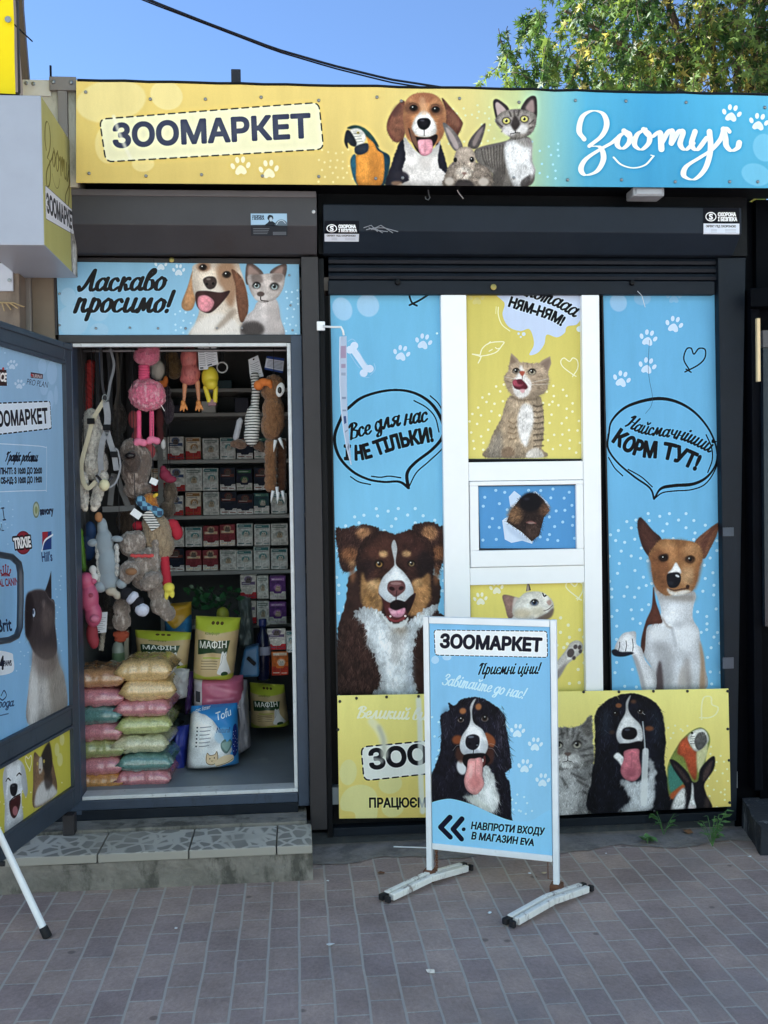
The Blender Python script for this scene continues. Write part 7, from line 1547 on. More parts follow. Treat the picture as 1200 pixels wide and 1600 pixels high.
def toy(name, label, px, py, Y, cat='toy', group='toys hanging in the doorway'):
    t = thing(name, label, cat, U(px, py, Y), group); c = U(px, py + 6, Y + .03); q = MB(); q.tube([c, (c.x, c.y, 2.62)], .0018, 5); q.build('hanging_cord', M('dark_cord', '#2a2a30', rough=.7), t)
    return t
def cord(parent, pts, Y, r, m, name='cord'): q = MB(); q.tube([U(x, y, Y) for x, y in pts], r, 6); return q.build(name, m, parent, smooth=True)
m_strap = M('grey_strap', '#8d9096', rough=.6, var=.15, vs=30); m_cord = M('dark_cord', '#2a2a30', rough=.7); m_orange = M('orange_plush', '#d8793a', rough=.85, var=.1); m_redt = M('red_plush', '#b3283a', rough=.85, var=.12); m_pink = M('hot_pink', '#e05a84', rough=.7, var=.08)
q = MB(); q.tube([(-1.02, .34, 2.385), (-.03, .34, 2.385)], .008, 8)
tag(q.build('rail', M('rail_steel', '#6f7378', rough=.3, metal=.8)), 'steel rail across the top of the doorway carrying the toys', 'rail')
# flamingo
t = toy('flamingo_toy', 'pink fluffy flamingo toy with long legs hanging at the top of the doorway', 229, 545, .34)
skin('body', [(230, 617, 28, 25), (224, 612, 20, 20), (240, 622, 18, 17)], .34, fur('pink_fluff', '#d9718f', '#e9b3c2', 26), t, .005, .018, .014); skin('head', [(229, 556, 20, 16), (236, 548, 14, 10)], .34, fur('pink_fluff2', '#cf6f8b', '#dd93a8'), t, .005, .008)
for i in range(6):
    q = MB(); q.lathe([(8 * sc_(.34), -2.2 * sc_(.34)), (9 * sc_(.34), 0), (8 * sc_(.34), 2.2 * sc_(.34))], U(225, 573 + i * 4, .34), 12); q.build('neck_ring', m_pink, t, smooth=True)
for x0, x1, yf in ((217, 219, 690), (237, 240, 687)):
    skin('leg', [(x0, 645 + i * 5, 4, 5) for i in range(9)], .34, m_pink, t, .004); skin('foot', [(x1 - 3, yf, 8, 6), (x1 + 5, yf + 2, 6, 6), (x1 - 7, yf + 3, 5, 5)], .33, M('foot_pink', '#e47fa0', rough=.8), t, .004)
q = MB(); c = U(252, 633, .31); q.bar(c, c + Vector((.016, 0, -.03)), .02, .002); q.build('label', m_white, t)
# plaid chicken, yellow chicken, tags
t = toy('chicken_toy', 'rubber chicken toy in a red checked shirt with orange feet', 297, 545, .4)
m_plaid = M('plaid', '#b96a66', rough=.5, var=.2, vs=40, dirt='#8a3f48', ds=60, dth=.52)
skin('body', [(296, 560, 14, 20), (298, 583, 15, 18), (296, 592, 15, 10)], .4, m_plaid, t, .005)
for x0 in (287, 311):
    skin('leg', [(x0 - (x0 - 298) * (.2 - i * .03), 598 + i * 5, 4.2 - i * .3, 5) for i in range(6)], .4, M('chick_skin', '#c98a68', rough=.5), t, .003)
    skin('foot', [(x0 - 1, 630, 4, 5), (x0 - 4, 637, 1.8, 6, 15), (x0, 638, 1.8, 6), (x0 + 4, 636, 1.8, 6, -20)], .4, M('chick_orange', '#d08a4e', rough=.5), t, .0025)
t = toy('chicken_toy', 'smooth yellow rubber chicken toy beside the white price cards', 328, 572, .4)
skin('body', [(328, 590, 13, 18), (330, 600, 10, 9, 0, -.02)], .4, M('rubber_yellow', '#dbc93c', rough=.4, var=.06), t, .004)
for x0, x1 in ((321, 327), (337, 336)): skin('leg', [(x0 + (x1 - x0) * i / 4, 606 + i * 5, 4, 5) for i in range(5)], .4, M('rubber_yellow', '#dbc93c'), t, .003)
q = MB(); c0, c1 = U(325, 624, .4), U(338, 634, .4); q.box(c0.x, c1.x, c0.y - .01, c0.y + .01, c1.z, c0.z); q.build('shoe', M('mauve', '#8d6a72', rough=.6), t, bevel=.004)
def card(px, Y, key, label, tilt=0, grp='price cards on the hanging toys'):
    q4 = [U(x, y, Y) for x, y in px]; return tag(sheet('price_card', q4, PM(key), None, .0015), label, 'card', grp)
card([(309, 541), (331, 541), (325, 577), (311, 578)], .36, 'tag_white', 'white price card, left of the pair above the yellow chicken'); card([(318, 541), (338, 541), (341, 569), (322, 574)], .35, 'tag_white', 'white price card, right of the pair above the yellow chicken')
card([(388, 562), (403, 555), (412, 588), (391, 592)], .36, 'tag_white', 'tall white price card above the striped toy'); card([(417, 556), (444, 560), (442, 583), (413, 577)], .36, 'tag_blue', 'white and blue price card above the brown bird')
t = toy('ring_toy', 'small dark clip toy with a pale ring hanging right of the price cards', 347, 545, .42); q = MB(); tt = np.linspace(0, 2 * np.pi, 20); c = U(347, 574, .42); q.tube([c + Vector((.026 * math.cos(x), 0, .026 * math.sin(x))) for x in tt], .004, 6, cap=False); q.build('ring', m_trim, t, smooth=True)
q = MB(); c = U(346, 556, .42); q.box(c.x - .01, c.x + .012, c.y - .006, c.y + .006, c.z - .03, c.z + .04); q.build('clip', m_dark, t, bevel=.003)
# striped toy and brown bird
t = toy('striped_bird_toy', 'white long necked bird toy with black stripes and brown feet', 398, 590, .36)
def stripes(key, c1, c2, n):
    m = bpy.data.materials.new(key); m.use_nodes = True; tr = m.node_tree; b = tr.nodes['Principled BSDF']; N = tr.nodes.new
    tc = N('ShaderNodeTexCoord'); w = N('ShaderNodeTexWave'); w.bands_direction = 'Z'; w.inputs['Scale'].default_value = n; w.inputs['Distortion'].default_value = 1.2; w.inputs['Detail'].default_value = 2; w.inputs['Detail Scale'].default_value = 1.5
    tr.links.new(tc.outputs['Object'], w.inputs['Vector']); r = N('ShaderNodeValToRGB'); r.color_ramp.elements[0].position = .3; r.color_ramp.elements[1].position = .42; r.color_ramp.elements[0].color = (*lin(c2), 1); r.color_ramp.elements[1].color = (*lin(c1), 1)
    tr.links.new(w.outputs['Fac'], r.inputs['Fac']); tr.links.new(r.outputs[0], b.inputs['Base Color']); b.inputs['Roughness'].default_value = .9; return m
m_str = stripes('bird_stripes', '#dadcd8', '#22242a', 22)
skin('neck', [(400 - abs(i - 3) * .6, 588 + i * 8, 7, 7) for i in range(8)], .36, m_str, t, .004); skin('body', [(395, 660, 13, 22), (393, 680, 12, 18), (396, 645, 11, 12)], .36, m_str, t, .005)
skin('wing', [(374 - i * 1.6, 660 + i * 7, 5, 8, 18) for i in range(4)], .36, M('wing_grey', '#a3a6ad', rough=.9, var=.2), t, .004); skin('foot', [(375, 694, 11, 8, 15), (366, 694, 7, 6)], .36, fur('brown_fur2', '#6d5546', '#57443a'), t, .004); skin('foot', [(404, 696, 9, 8), (410, 700, 7, 7)], .4, fur('brown_fur2', '#6d5546', '#57443a'), t, .004)
t = toy('brown_bird_toy', 'shaggy brown bird toy with an orange beak and big white eye', 428, 588, .3)
skin('body', [(428, 605, 17, 20), (424, 612, 16, 14), (427, 640, 17, 22), (425, 665, 17, 24), (432, 655, 13, 26)], .3, fur('brown_shag', '#8a6446', '#6e4c34', 30), t, .005, .012, .01)
skin('leg', [(423 - (i == 7), 694 + i * 11, 10, 9) for i in range(7)], .29, fur('brown_shag', '#8a6446', '#6e4c34'), t, .005, .01, .01); skin('leg', [(440, 694 + i * 11, 8, 9) for i in range(7)], .35, fur('brown_shag2', '#5c3d2c', '#4b3024'), t, .005, .01, .01)
skin('beak', [(404, 602, 8, 8), (412, 597, 9, 6.5), (420, 598, 6, 6), (423, 603, 3, 5)], .25, m_orange, t, .004)
q = MB(); c = U(438, 609, .25); q.ball(c, (.021, .008, .036), Matrix.Rotation(.25, 3, 'Y'), 3); e = q.build('eye', m_white, t, smooth=True); q = MB(); q.ball(c + Vector((-.003, -.0075, -.003)), (.011, .004, .017), None, 2); q.build('pupil', M('pupil', '#1c1414', rough=.2), e, smooth=True)
for x, y, r_ in ((429, 697, 10), (440, 693, -20), (425, 776, 12), (434, 778, 5), (443, 776, -10), (433, 770, 0)):
    q = MB(); c = U(x, y, .26); q.lathe([(.009, .03), (.007, .0), (.001, -.03)], (0, 0, 0), 8); q.bm.transform(Matrix.Translation(c) @ Matrix.Rotation(math.radians(r_), 4, 'Y')); q.build('claw', m_white, t, smooth=True)
# grey shaggy plush + harness
t = toy('goat_plush', 'shaggy white and grey plush with dangling legs on the left of the doorway', 145, 640, .22)
g_f = fur('grey_shag', '#c3c0b8', '#8d8a86', 24)
skin('body', [(146, 690, 17, 40), (148, 725, 20, 26), (143, 660, 13, 22)], .24, g_f, t, .006, .016, .012)
skin('leg', [(128 + i * .6, 745 + i * 8, 10 - i * .4, 10) for i in range(6)], .2, g_f, t, .005, .016, .012); skin('leg', [(160 - i * 2.2, 745 + i * 8, 10 - i * .4, 10) for i in range(6)], .2, g_f, t, .005, .016, .012)
skin('hoof', [(133, 794, 5, 6), (131, 788, 6, 6)], .2, M('cream', '#d6cfc2', rough=.9), t, .004); skin('hoof', [(147, 794, 6, 6), (151, 788, 6, 6)], .2, M('cream', '#d6cfc2'), t, .004); skin('tail', [(163, 758, 8, 9)], .16, M('cream2', '#d9d3ae', rough=.9), t, 0)
t = toy('dog_harness', 'pale grey dog harness of looped straps and buckles hanging in the doorway', 160, 560, .16, 'harness', None)
def strap(pts, w, m, name='strap', Y=.16, th=.004):
    P = crspline([list(U(x, y, Y)) for x, y in pts], False, 8) if len(pts) > 2 else np.array([U(*pts[0], Y), U(*pts[1], Y)])
    q = MB(); L, R = [], []
    for i, p in enumerate(P):
        d = Vector(P[min(i + 1, len(P) - 1)] - P[max(i - 1, 0)]).normalized(); n = d.cross(Vector((0, 1, 0))).normalized() * w / 2; L.append(Vector(p) - n); R.append(Vector(p) + n)
    for i in range(len(P) - 1): q.hexa([L[i], R[i], R[i] + Vector((0, th, 0)), L[i] + Vector((0, th, 0)), L[i + 1], R[i + 1], R[i + 1] + Vector((0, th, 0)), L[i + 1] + Vector((0, th, 0))])
    bmesh.ops.remove_doubles(q.bm, verts=q.bm.verts, dist=1e-5)
    return q.build(name, m, t)
strap([(163, 625), (146, 655), (136, 690), (128, 720), (128, 745), (137, 763), (150, 752)], .02, M('cream_strap', '#bdb79f', rough=.6, var=.1)); strap([(165, 628), (168, 650), (167, 670)], .03, m_strap); strap([(167, 672), (160, 690), (157, 715), (158, 735)], .026, m_strap); strap([(167, 672), (172, 690), (178, 710), (182, 735)], .026, m_strap)
strap([(157, 735), (152, 750), (165, 762), (180, 755), (188, 730), (184, 705), (178, 700)], .008, m_strap); strap([(150, 742), (164, 755), (176, 745)], .012, m_cord); strap([(165, 625), (160, 600), (158, 560), (157, 545)], .012, m_cord); strap([(172, 545), (178, 570), (172, 600), (168, 625)], .012, M('grey_strap2', '#6f737a', rough=.6))
for x, y in ((142, 658), (167, 668), (178, 710)):
    q = MB(); c = U(x, y, .155); q.box(c.x - .018, c.x + .018, c.y - .006, c.y + .004, c.z - .014, c.z + .014); q.build('buckle', m_dark, t, bevel=.004)
q = MB(); c = U(164, 622, .155); q.tube([c + Vector((.012 * math.cos(x), 0, .016 * math.sin(x))) for x in np.linspace(0, 6.28, 14)], .003, 6, cap=False); q.build('metal_ring', m_screw, t)
t = toy('dog_harness', 'grey webbing harness hanging low behind the shaggy plush', 185, 740, .42, 'harness', None)
for p in ([(178, 740), (174, 770), (172, 790)], [(182, 742), (190, 765), (200, 790)], [(160, 796), (185, 795), (212, 793)]): strap(p, .028, M('grey_strap3', '#75787b', rough=.7), 'strap', .42)
# leads on the left
t = toy('dog_lead', 'bundle of dark and blue dog leads hanging at the upper left of the doorway', 155, 545, .5, 'lead', None)
for i, (x, yb, c) in enumerate(((150, 720, '#23262e'), (156, 690, '#34557c'), (168, 700, '#3a3d44'), (176, 660, '#2c2f36'), (182, 640, '#55504a'), (190, 720, '#26282c'))): strap([(x, 543), (x + 3 * (-1) ** i, 600), (x - 2, yb)], .016, M('lead' + c, c, rough=.6), 'lead_strap', .5 + i * .02)
def rope(name, label, pts, Y, r, c, grp='toys hanging in the doorway'):
    t = toy(name, label, *pts[0], Y, 'toy', grp); P = [U(x, y, Y) for x, y in pts]
    q = MB(); n = 36
    C = np.array([list(p) for p in P]); C = crspline(C, False, 12) if len(P) > 2 else np.linspace(C[0], C[-1], 24)
    for s in range(3):
        q = MB(); q.tube([Vector(p) + Vector((math.cos(i * .7 + s * 2.09) * r * .6, math.sin(i * .7 + s * 2.09) * r * .6, 0)) for i, p in enumerate(C)], r * .62, 6); q.build('strand', M('rope' + c, c, rough=.85, var=.15, vs=40), t, smooth=True)
    return t
rope('rope_toy', 'red knotted rope toy at the upper left of the doorway', [(141, 565), (140, 595), (138, 630), (136, 655)], .55, .022, '#b23a3a'); rope('rope_toy', 'pale twisted rope toy above the stacked sacks', [(163, 975), (161, 990), (158, 1016)], .4, .012, '#a39f96')
t = toy('ball_toy', 'dull yellow lumpy toy beside the left door jamb', 124, 590, .6); skin('body', [(123, 606, 11, 15), (122, 632, 9, 14)], .6, M('mustard', '#8f8430', rough=.7, var=.15), t, .005); skin('tail', [(128, 645, 8, 9)], .58, M('dusty_pink', '#a8506a', rough=.8), t, 0)
t = toy('bird_plush', 'white plush bird with an orange foot half hidden behind the flamingo', 245, 570, .55); skin('body', [(246, 578, 12, 16), (242, 568, 9, 10)], .55, M('off_white_plush', '#c9c5bd', rough=.95, var=.1, bump=.5), t, .005); skin('foot', [(254, 600, 8, 5, 20), (259, 594, 4, 7)], .52, m_orange, t, .004)
t = toy('brown_plush', 'tan curly plush in the shadow behind the rubber chicken', 270, 560, .7); skin('body', [(272, 575, 13, 18), (268, 560, 11, 14)], .7, fur('tan_curl', '#7d6647', '#5f4d36'), t, .006, .01)
t = toy('red_plush_toy', 'faded pink and red plush under the flamingo feet', 212, 640, .55); skin('body', [(208, 655, 8, 14), (214, 690, 9, 20), (232, 705, 11, 13)], .55, M('coral', '#b5555c', rough=.9, var=.2), t, .006)
t = toy('dark_plush', 'long dark red plush hanging right of the flamingo legs', 248, 640, .65); skin('body', [(249, 655, 7, 18), (250, 680, 6, 16)], .65, M('maroon', '#5a2c30', rough=.9), t, .006); skin('foot', [(255, 694, 4, 8)], .65, m_white, t, 0)
# mottled brown plush, rooster
t = toy('bear_plush', 'mottled grey brown plush with a dark muzzle in the middle of the doorway', 205, 690, .36)
skin('body', [(205, 705, 17, 20), (212, 735, 22, 28), (225, 720, 12, 22), (215, 765, 22, 14)], .36, fur('mottle_brown', '#6f625b', '#b5a9a1', 20), t, .006, .014, .012); skin('muzzle', [(207, 722, 13, 18)], .28, fur('dark_fur', '#4c403b', '#5e504a'), t, .005, .008); skin('nose', [(203, 712, 8, 5)], .235, M('black_nose', '#1b1718', rough=.3), t, 0)
q = MB(); c = U(240, 753, .3); q.bar(c + Vector((-.016, 0, .01)), c + Vector((.018, 0, -.006)), .03, .002, (0, 1, 0)); q.build('label', m_white, t)
t = toy('rooster_toy', 'plush rooster in a blue checked scarf with red wing and yellow foot', 240, 775, .3)
skin('body', [(246, 835, 22, 32), (252, 852, 20, 24), (240, 818, 18, 18)], .32, fur('curl_beige', '#a08d74', '#7f6e5a', 30), t, .005, .012, .009); skin('head', [(234, 782, 11, 12), (240, 792, 8, 9)], .3, fur('orange_fur', '#a8682f', '#c98a3f'), t, .004, .006); skin('beak', [(243, 774, 5, 3, -30)], .28, M('yellow_felt', '#d9b63f', rough=.8), t, 0)
def checks(key, c1, c2, s):
    m = bpy.data.materials.new(key); m.use_nodes = True; tr = m.node_tree; b = tr.nodes['Principled BSDF']; N = tr.nodes.new; tc = N('ShaderNodeTexCoord'); c = N('ShaderNodeTexChecker'); c.inputs['Scale'].default_value = s; c.inputs['Color1'].default_value = (*lin(c1), 1); c.inputs['Color2'].default_value = (*lin(c2), 1); tr.links.new(tc.outputs['Object'], c.inputs['Vector']); tr.links.new(c.outputs[0], b.inputs['Base Color']); b.inputs['Roughness'].default_value = .9; return m
m_chk = checks('scarf_check', '#6fa6c4', '#35506e', 42)
skin('scarf', [(220, 783, 8, 9), (228, 792, 9, 7), (240, 797, 9, 7), (248, 801, 8, 8)], .27, m_chk, t, .004); 
q = MB(); c0, c1 = U(228, 800, .24), U(244, 826, .24); q.bar(c0, c1, .05, .008, (0, 1, 0)); q.build('scarf_end', stripes('scarf_stripes', '#d9d9d4', '#1c1d24', 26), t, bevel=.003); q = MB(); c = U(213, 803, .24); q.bar(c + Vector((-.02, 0, .015)), c + Vector((.02, 0, -.015)), .035, .004, (0, 1, 0)); q.build('label', m_white, t)
skin('wing', [(270, 820, 11, 9, 25), (277, 832, 9, 12)], .34, m_redt, t, .005); skin('wing', [(216, 822, 9, 8)], .34, m_redt, t, 0); skin('leg', [(257 + i * .8, 872 + i * 8, 7.5, 8) for i in range(6)], .3, m_redt, t, .004); skin('foot', [(264, 918, 9, 8), (260, 930, 3.5, 8), (269, 928, 4, 7)], .28, M('lemon_felt', '#e2d657', rough=.8), t, .004)
t = toy('pink_bird_toy', 'small dark pink bird toy beside the shelves', 262, 730, .5); skin('body', [(258, 742, 9, 9), (266, 749, 10, 6), (255, 733, 5, 6)], .5, M('raspberry', '#8d2f4a', rough=.8), t, .004)
# pale grey mouse plush, rabbit
t = toy('grey_plush', 'smooth pale grey plush with fins hanging head down on the left', 155, 805, .2)
m_pg = M('pale_grey_plush', '#8d9aa3', rough=.95, var=.08, sheen=.4)
skin('body', [(160, 825, 8, 16), (163, 850, 14, 24), (168, 880, 16, 28), (170, 905, 15, 20)], .22, m_pg, t, .005); skin('nose', [(154, 808, 6, 8)], .2, M('tan_felt', '#a8754f', rough=.9), t, 0)
for n_, L in (('fin', [(145, 848, 8, 6, -10)]), ('fin', [(183, 842, 9, 5, 5)]), ('ear', [(157, 917, 9, 9)]), ('ear', [(190, 912, 8, 8, 30)])): skin(n_, L, .2, m_pg, t, 0)
skin('ruffle', [(152 + i * .6, 850 + i * 10, 4, 6) for i in range(7)], .2, fur('ruffle', '#c4c4c0', '#9a9c9e', 40), t, .004, .008, .006); skin('ruffle', [(182 + i * .3, 855 + i * 10, 4, 6) for i in range(5)], .2, fur('ruffle', '#c4c4c0', '#9a9c9e'), t, .004, .008, .006); skin('face', [(174, 924, 9, 7), (183, 930, 6, 7)], .19, M('cream3', '#b0a898', rough=.9, bump=.5), t, .004); skin('paw', [(145, 890, 6, 7), (148, 902, 6, 7)], .18, M('paw_white', '#c9c9c6', rough=.9, var=.1), t, .004)
t = toy('rabbit_plush', 'mottled brown rabbit plush with a red ribbon round its neck', 212, 830, .26)
rf = fur('rabbit_fur', '#857a72', '#c0b6ae', 22)
skin('body', [(205, 850, 19, 20), (215, 845, 14, 16), (222, 885, 24, 24), (235, 875, 16, 20), (230, 905, 24, 18)], .28, rf, t, .006, .014, .012); skin('ear', [(243, 850 + i * 9, 6, 8) for i in range(5)], .26, rf, t, .005, .01, .01); skin('arm', [(203, 890, 16, 14), (198, 900, 11, 12)], .2, rf, t, .005, .012, .012); skin('arm', [(238, 905, 14, 12), (232, 912, 12, 10)], .2, rf, t, .005, .012, .012); skin('paw_pad', [(205, 893, 9, 6)], .135, M('pad_tan', '#8a6548', rough=.9), t, 0)
skin('leg', [(245, 925, 14, 16), (250, 945, 15, 16), (262, 958, 12, 13)], .3, rf, t, .006, .014, .012); skin('leg', [(190, 950, 13, 16), (190, 970, 14, 16)], .3, rf, t, .006, .014, .012)
skin('ribbon', [(207 + i * 5, 868 + (i % 2), 4, 3) for i in range(7)], .2, M('ribbon_red', '#c94a4a', rough=.6), t, .003)
skin('striped_sleeve', [(197, 927, 9, 11, 40)], .2, M('sleeve_black', '#15151c', rough=.9), t, 0); skin('striped_sleeve', [(207, 934, 8, 11, 40)], .195, M('sleeve_white', '#c9cede', rough=.9, bump=.6), t, 0, .008); skin('striped_sleeve', [(215, 942, 9, 11, 40)], .2, M('sleeve_black', '#15151c'), t, 0); skin('cuff', [(222, 953, 11, 10)], .19, M('sleeve_white', '#c9cede'), t, 0, .01)
t = toy('fox_plush', 'dark tassel plush with a red tuft below the rabbit', 190, 985, .32); skin('body', [(189, 992, 12, 8), (188, 998, 9, 6)], .32, M('rust_tuft', '#9a4630', rough=.9, var=.2), t, .004, .01)
# rubber pig and colour toys on the far left
t = toy('pig_toy', 'pink rubber pig toy with a red toy below at the left door jamb', 135, 895, .16)
skin('body', [(135, 908, 12, 14), (140, 935, 14, 24), (146, 960, 13, 20)], .18, M('rubber_pink', '#bb5575', rough=.35, var=.06), t, .005); skin('ear', [(123, 916, 5, 4)], .17, M('rubber_pink', '#bb5575'), t, 0); skin('ear', [(146, 908, 5, 5)], .17, M('rubber_pink', '#bb5575'), t, 0); skin('snout', [(148, 967, 7, 6)], .11, M('rubber_pink2', '#cf7590', rough=.35), t, 0); q = MB(); c = U(142, 930, .1); q.lathe([(.001, 0), (.012, .0), (.01, .003), (.001, .004)], c, 8, 'y'); q.build('flower_mark', M('deep_pink', '#94304e', rough=.4), t); skin('bib', [(144, 990, 9, 20), (147, 1002, 8, 12)], .2, M('bib_red', '#8d2f3a', rough=.7), t, .005)
t = toy('green_toy', 'narrow bright green toy at the left door jamb', 126, 825, .3); skin('body', [(125 + i, 832 + i * 9, 5, 8, -8) for i in range(7)], .3, M('lime_rubber', '#6fa83a', rough=.4), t, .004)
t = toy('blue_toy', 'dark blue toy behind the pale grey plush', 140, 810, .4); skin('body', [(141, 830, 9, 16), (138, 855, 11, 22)], .4, M('navy_toy', '#2b4a78', rough=.6), t, .005)
card([(147, 958), (168, 956), (166, 988), (146, 990)], .26, 'tag_white', 'small framed picture card hanging above the twisted rope toy')
# little stand with a bottle
t = thing('display_frame', 'pale wooden display frame standing behind the stacked sacks', 'frame', U(165, 1045, .62)); 
for a_, b_ in (((138, 990), (138, 1045)), ((198, 985), (198, 1045)), ((138, 1041), (198, 1041))): q = MB(); q.bar(U(*a_, .62), U(*b_, .62), .02, .03, (0, 1, 0)); q.build('rail', M('pale_wood', '#a8a08e', rough=.6), t)
t = thing('bottle', 'small clear bottle with a green label in the pale frame', 'bottle', U(185, 1038, .58)); c = U(185, 1038, .58); q = MB(); q.lathe([(.03, 0), (.032, .01), (.032, .085), (.022, .11), (.014, .118), (.014, .13)], c, 16); q.build('glass', M('bottle_glass', '#a8b0a8', rough=.15, spec=.5), t, smooth=True); q = MB(); q.lathe([(.0325, .02), (.0328, .022), (.0328, .06), (.0325, .062)], c, 16); q.build('label', M('green_label', '#6f8a6a', rough=.5), t)

# ---- stacked sacks
def sack(c, sx, sy, sz, key, col, seed, label, yaw=0):
    q = MB(); n, mm = 20, 14; V = {}
    for side in (1, -1):
        for i in range(n + 1):
            for j in range(mm + 1):
                u, v = i / n * 2 - 1, j / mm * 2 - 1
                f = max(0, (1 - min(1, abs(u) / .94) ** 6)) ** .5 * max(0, (1 - abs(v) ** 5)) ** .5
                x, y = u * sx / 2 * (1 - .06 * (1 - abs(v))), v * sy / 2 * (1 - .05 * (1 - abs(u)))
                z = side * sz / 2 * f * (1 + .07 * mnoise.noise(Vector((u * 2.2, v * 2.2, seed)))) + .014 * f * mnoise.noise(Vector((u * 7, v * 7, seed + side)))
                if side < 0: z = max(z, -sz / 2 * .86)
                y += .01 * mnoise.noise(Vector((u * 9, z * 60, seed))); V[side, i, j] = q.bm.verts.new((x, y, z))
    for side in (1, -1):
        for i in range(n):
            for j in range(mm): q.bm.faces.new((V[side, i, j], V[side, i + 1, j], V[side, i + 1, j + 1], V[side, i, j + 1]))
    bmesh.ops.remove_doubles(q.bm, verts=q.bm.verts, dist=2e-4); q.bm.transform(Matrix.Rotation(yaw, 4, 'Z'))
    o = q.build('sack', M(key, col, rough=.2, var=.42, vs=130, spec=.9, coat=1.0, bump=.3, bs=26, dirt=tuple(min(1, x * 1.35 + .05) for x in lin(col)), ds=95, dth=.57), smooth=True); o.location = c
    return tag(o, label, 'sack', 'stacked sacks inside the doorway')
NTH = ['lowest', 'second from the floor', 'third from the floor', 'fourth from the floor', 'fifth from the floor', 'sixth from the floor', 'topmost']
CLR = {'pink': '#c07c84', 'teal': '#5f8884', 'lime': '#aeb674', 'olive': '#949a62', 'beige': '#d0b07a', 'tan': '#b48760', 'orange': '#bd8448', 'pale': '#bfbf9c'}
LC = ['orange', 'pink', 'olive', 'pink', 'teal', 'pink', 'tan']; RC = ['pink', 'teal', 'pale', 'lime', 'pink', 'beige', 'beige']
ly = [1226, 1202, 1175, 1148, 1121, 1094, 1064]; ry = [1221, 1196, 1167, 1137, 1110, 1082, 1051]
for i in range(7):
    rr_ = random.Random(i)
    c = U(150 + rr_.uniform(-2, 1), ly[i], .16); sack((c.x - .02, .34, c.z), .3, .36, .098, 'sack_' + LC[i], CLR[LC[i]], i * 3.1, f'{LC[i]} sack, {NTH[i]} in the left stack inside the doorway', rr_.uniform(-.05, .05))
    c = U(225 + rr_.uniform(-5, 4), ry[i], .16); sack((c.x, .34, c.z), .275, .36, .096 if i < 5 else .115, 'sack_' + RC[i], CLR[RC[i]], i * 5.3 + 1, f'{RC[i]} sack, {NTH[i]} in the right stack inside the doorway', rr_.uniform(-.07, .07))
for i, k in enumerate(('pink', 'teal', 'olive', 'pink', 'lime', 'tan')):
    c = U(256, 1216 - i * 29, .6); sack((c.x - .06, .72, .33 + i * .093), .28, .34, .096, 'sack_' + k, CLR[k], i + 20, f'{k} sack, {NTH[i]} of the dim row behind the right stack')

# ---- upright bags
def pouch(name, px, Y, depth, key, label, cat='bag', seed=1, side='#c9b184', crumple=.012, group=None, top=.25):
    TL, TR_, BR, BL = [U(x, y, Y) for x, y in px]; n, mm = 16, 20
    vs, fs, uvs = [], [], []
    for s in (0, 1):
        for j in range(mm + 1):
            for i in range(n + 1):
                u, v = i / n, j / mm; p = (TL * (1 - u) + TR_ * u) * (1 - v) + (BL * (1 - u) + BR * u) * v
                f = (1 - abs(2 * u - 1) ** 3) ** .6 * min(1, (v / top)) ** .7 * (1 if v < .93 else max(0, 1 - ((v - .93) / .07) ** 2) ** .5 * .5 + .5)
                w = crumple * mnoise.noise(Vector((u * 3.5, v * 4.5, seed))) + crumple * .5 * mnoise.noise(Vector((u * 10, v * 12, seed + 4)))
                y = (-f * depth / 2 + w * min(1, 4 * v)) if s == 0 else (f * depth / 2 + .004 + w)
                vs.append(p + Vector((0, y, 0))); uvs.append((u, 1 - v))
    N1 = (n + 1) * (mm + 1)
    for s in (0, 1):
        for j in range(mm):
            for i in range(n):
                a_ = s * N1 + j * (n + 1) + i; f = (a_, a_ + n + 1, a_ + n + 2, a_ + 1); fs.append(f if s == 0 else f[::-1])
    rim = [i for i in range(n + 1)] + [j * (n + 1) + n for j in range(1, mm + 1)] + [mm * (n + 1) + i for i in range(n - 1, -1, -1)] + [j * (n + 1) for j in range(mm - 1, 0, -1)]
    for a_, b_ in zip(rim, rim[1:] + rim[:1]): fs.append((a_, b_, b_ + N1, a_ + N1))
    me = bpy.data.meshes.new(name); me.from_pydata(vs, [], fs); uv = me.uv_layers.new(name='UVMap')
    for lp in me.loops: uv.data[lp.index].uv = uvs[lp.vertex_index]
    me.polygons.foreach_set('use_smooth', [True] * len(me.polygons))
    mm_ = PM(key) if key in ARTS else M(key, side, rough=.35, var=.15, spec=.5, bump=.3, bs=25)
    if key in ARTS: b = mm_.node_tree.nodes['Principled BSDF']; b.inputs['Coat Weight'].default_value = .5; b.inputs['Coat Roughness'].default_value = .2
    me.materials.append(mm_); o = bpy.data.objects.new(name, me); COL.objects.link(o)
    return tag(o, label, cat, group)
GB = 'bags of litter inside the doorway'
pouch('litter_bag', [(306, 962), (376, 965), (364, 1062), (302, 1060)], .55, .16, 'mafin', 'green topped beige litter bag with a white cat, standing on the pink pack', seed=3, group=GB)
pouch('litter_bag', [(211, 984), (299, 988), (292, 1045), (216, 1040)], .62, .14, 'mafin', 'beige litter bag with a flared top leaning behind the stacked sacks', seed=7, group=GB, top=.5)
pouch('litter_bag', [(390, 1066), (444, 1070), (452, 1132), (392, 1136)], .95, .2, 'mafin', 'dim beige and green litter bag lying on the floor at the right', seed=9, group=GB, top=.4)
pouch('tofu_bag', [(299, 1103), (371, 1098), (373, 1192), (291, 1200)], .42, .18, 'tofu', 'blue and white litter bag with a cartoon cat standing on the floor', seed=12, group=GB, top=.15)
pouch('pink_pack', [(303, 1058), (380, 1055), (381, 1106), (303, 1106)], .56, .18, 'pinkpack', 'shiny pink pack in clear film between the two litter bags', seed=15, top=.12)
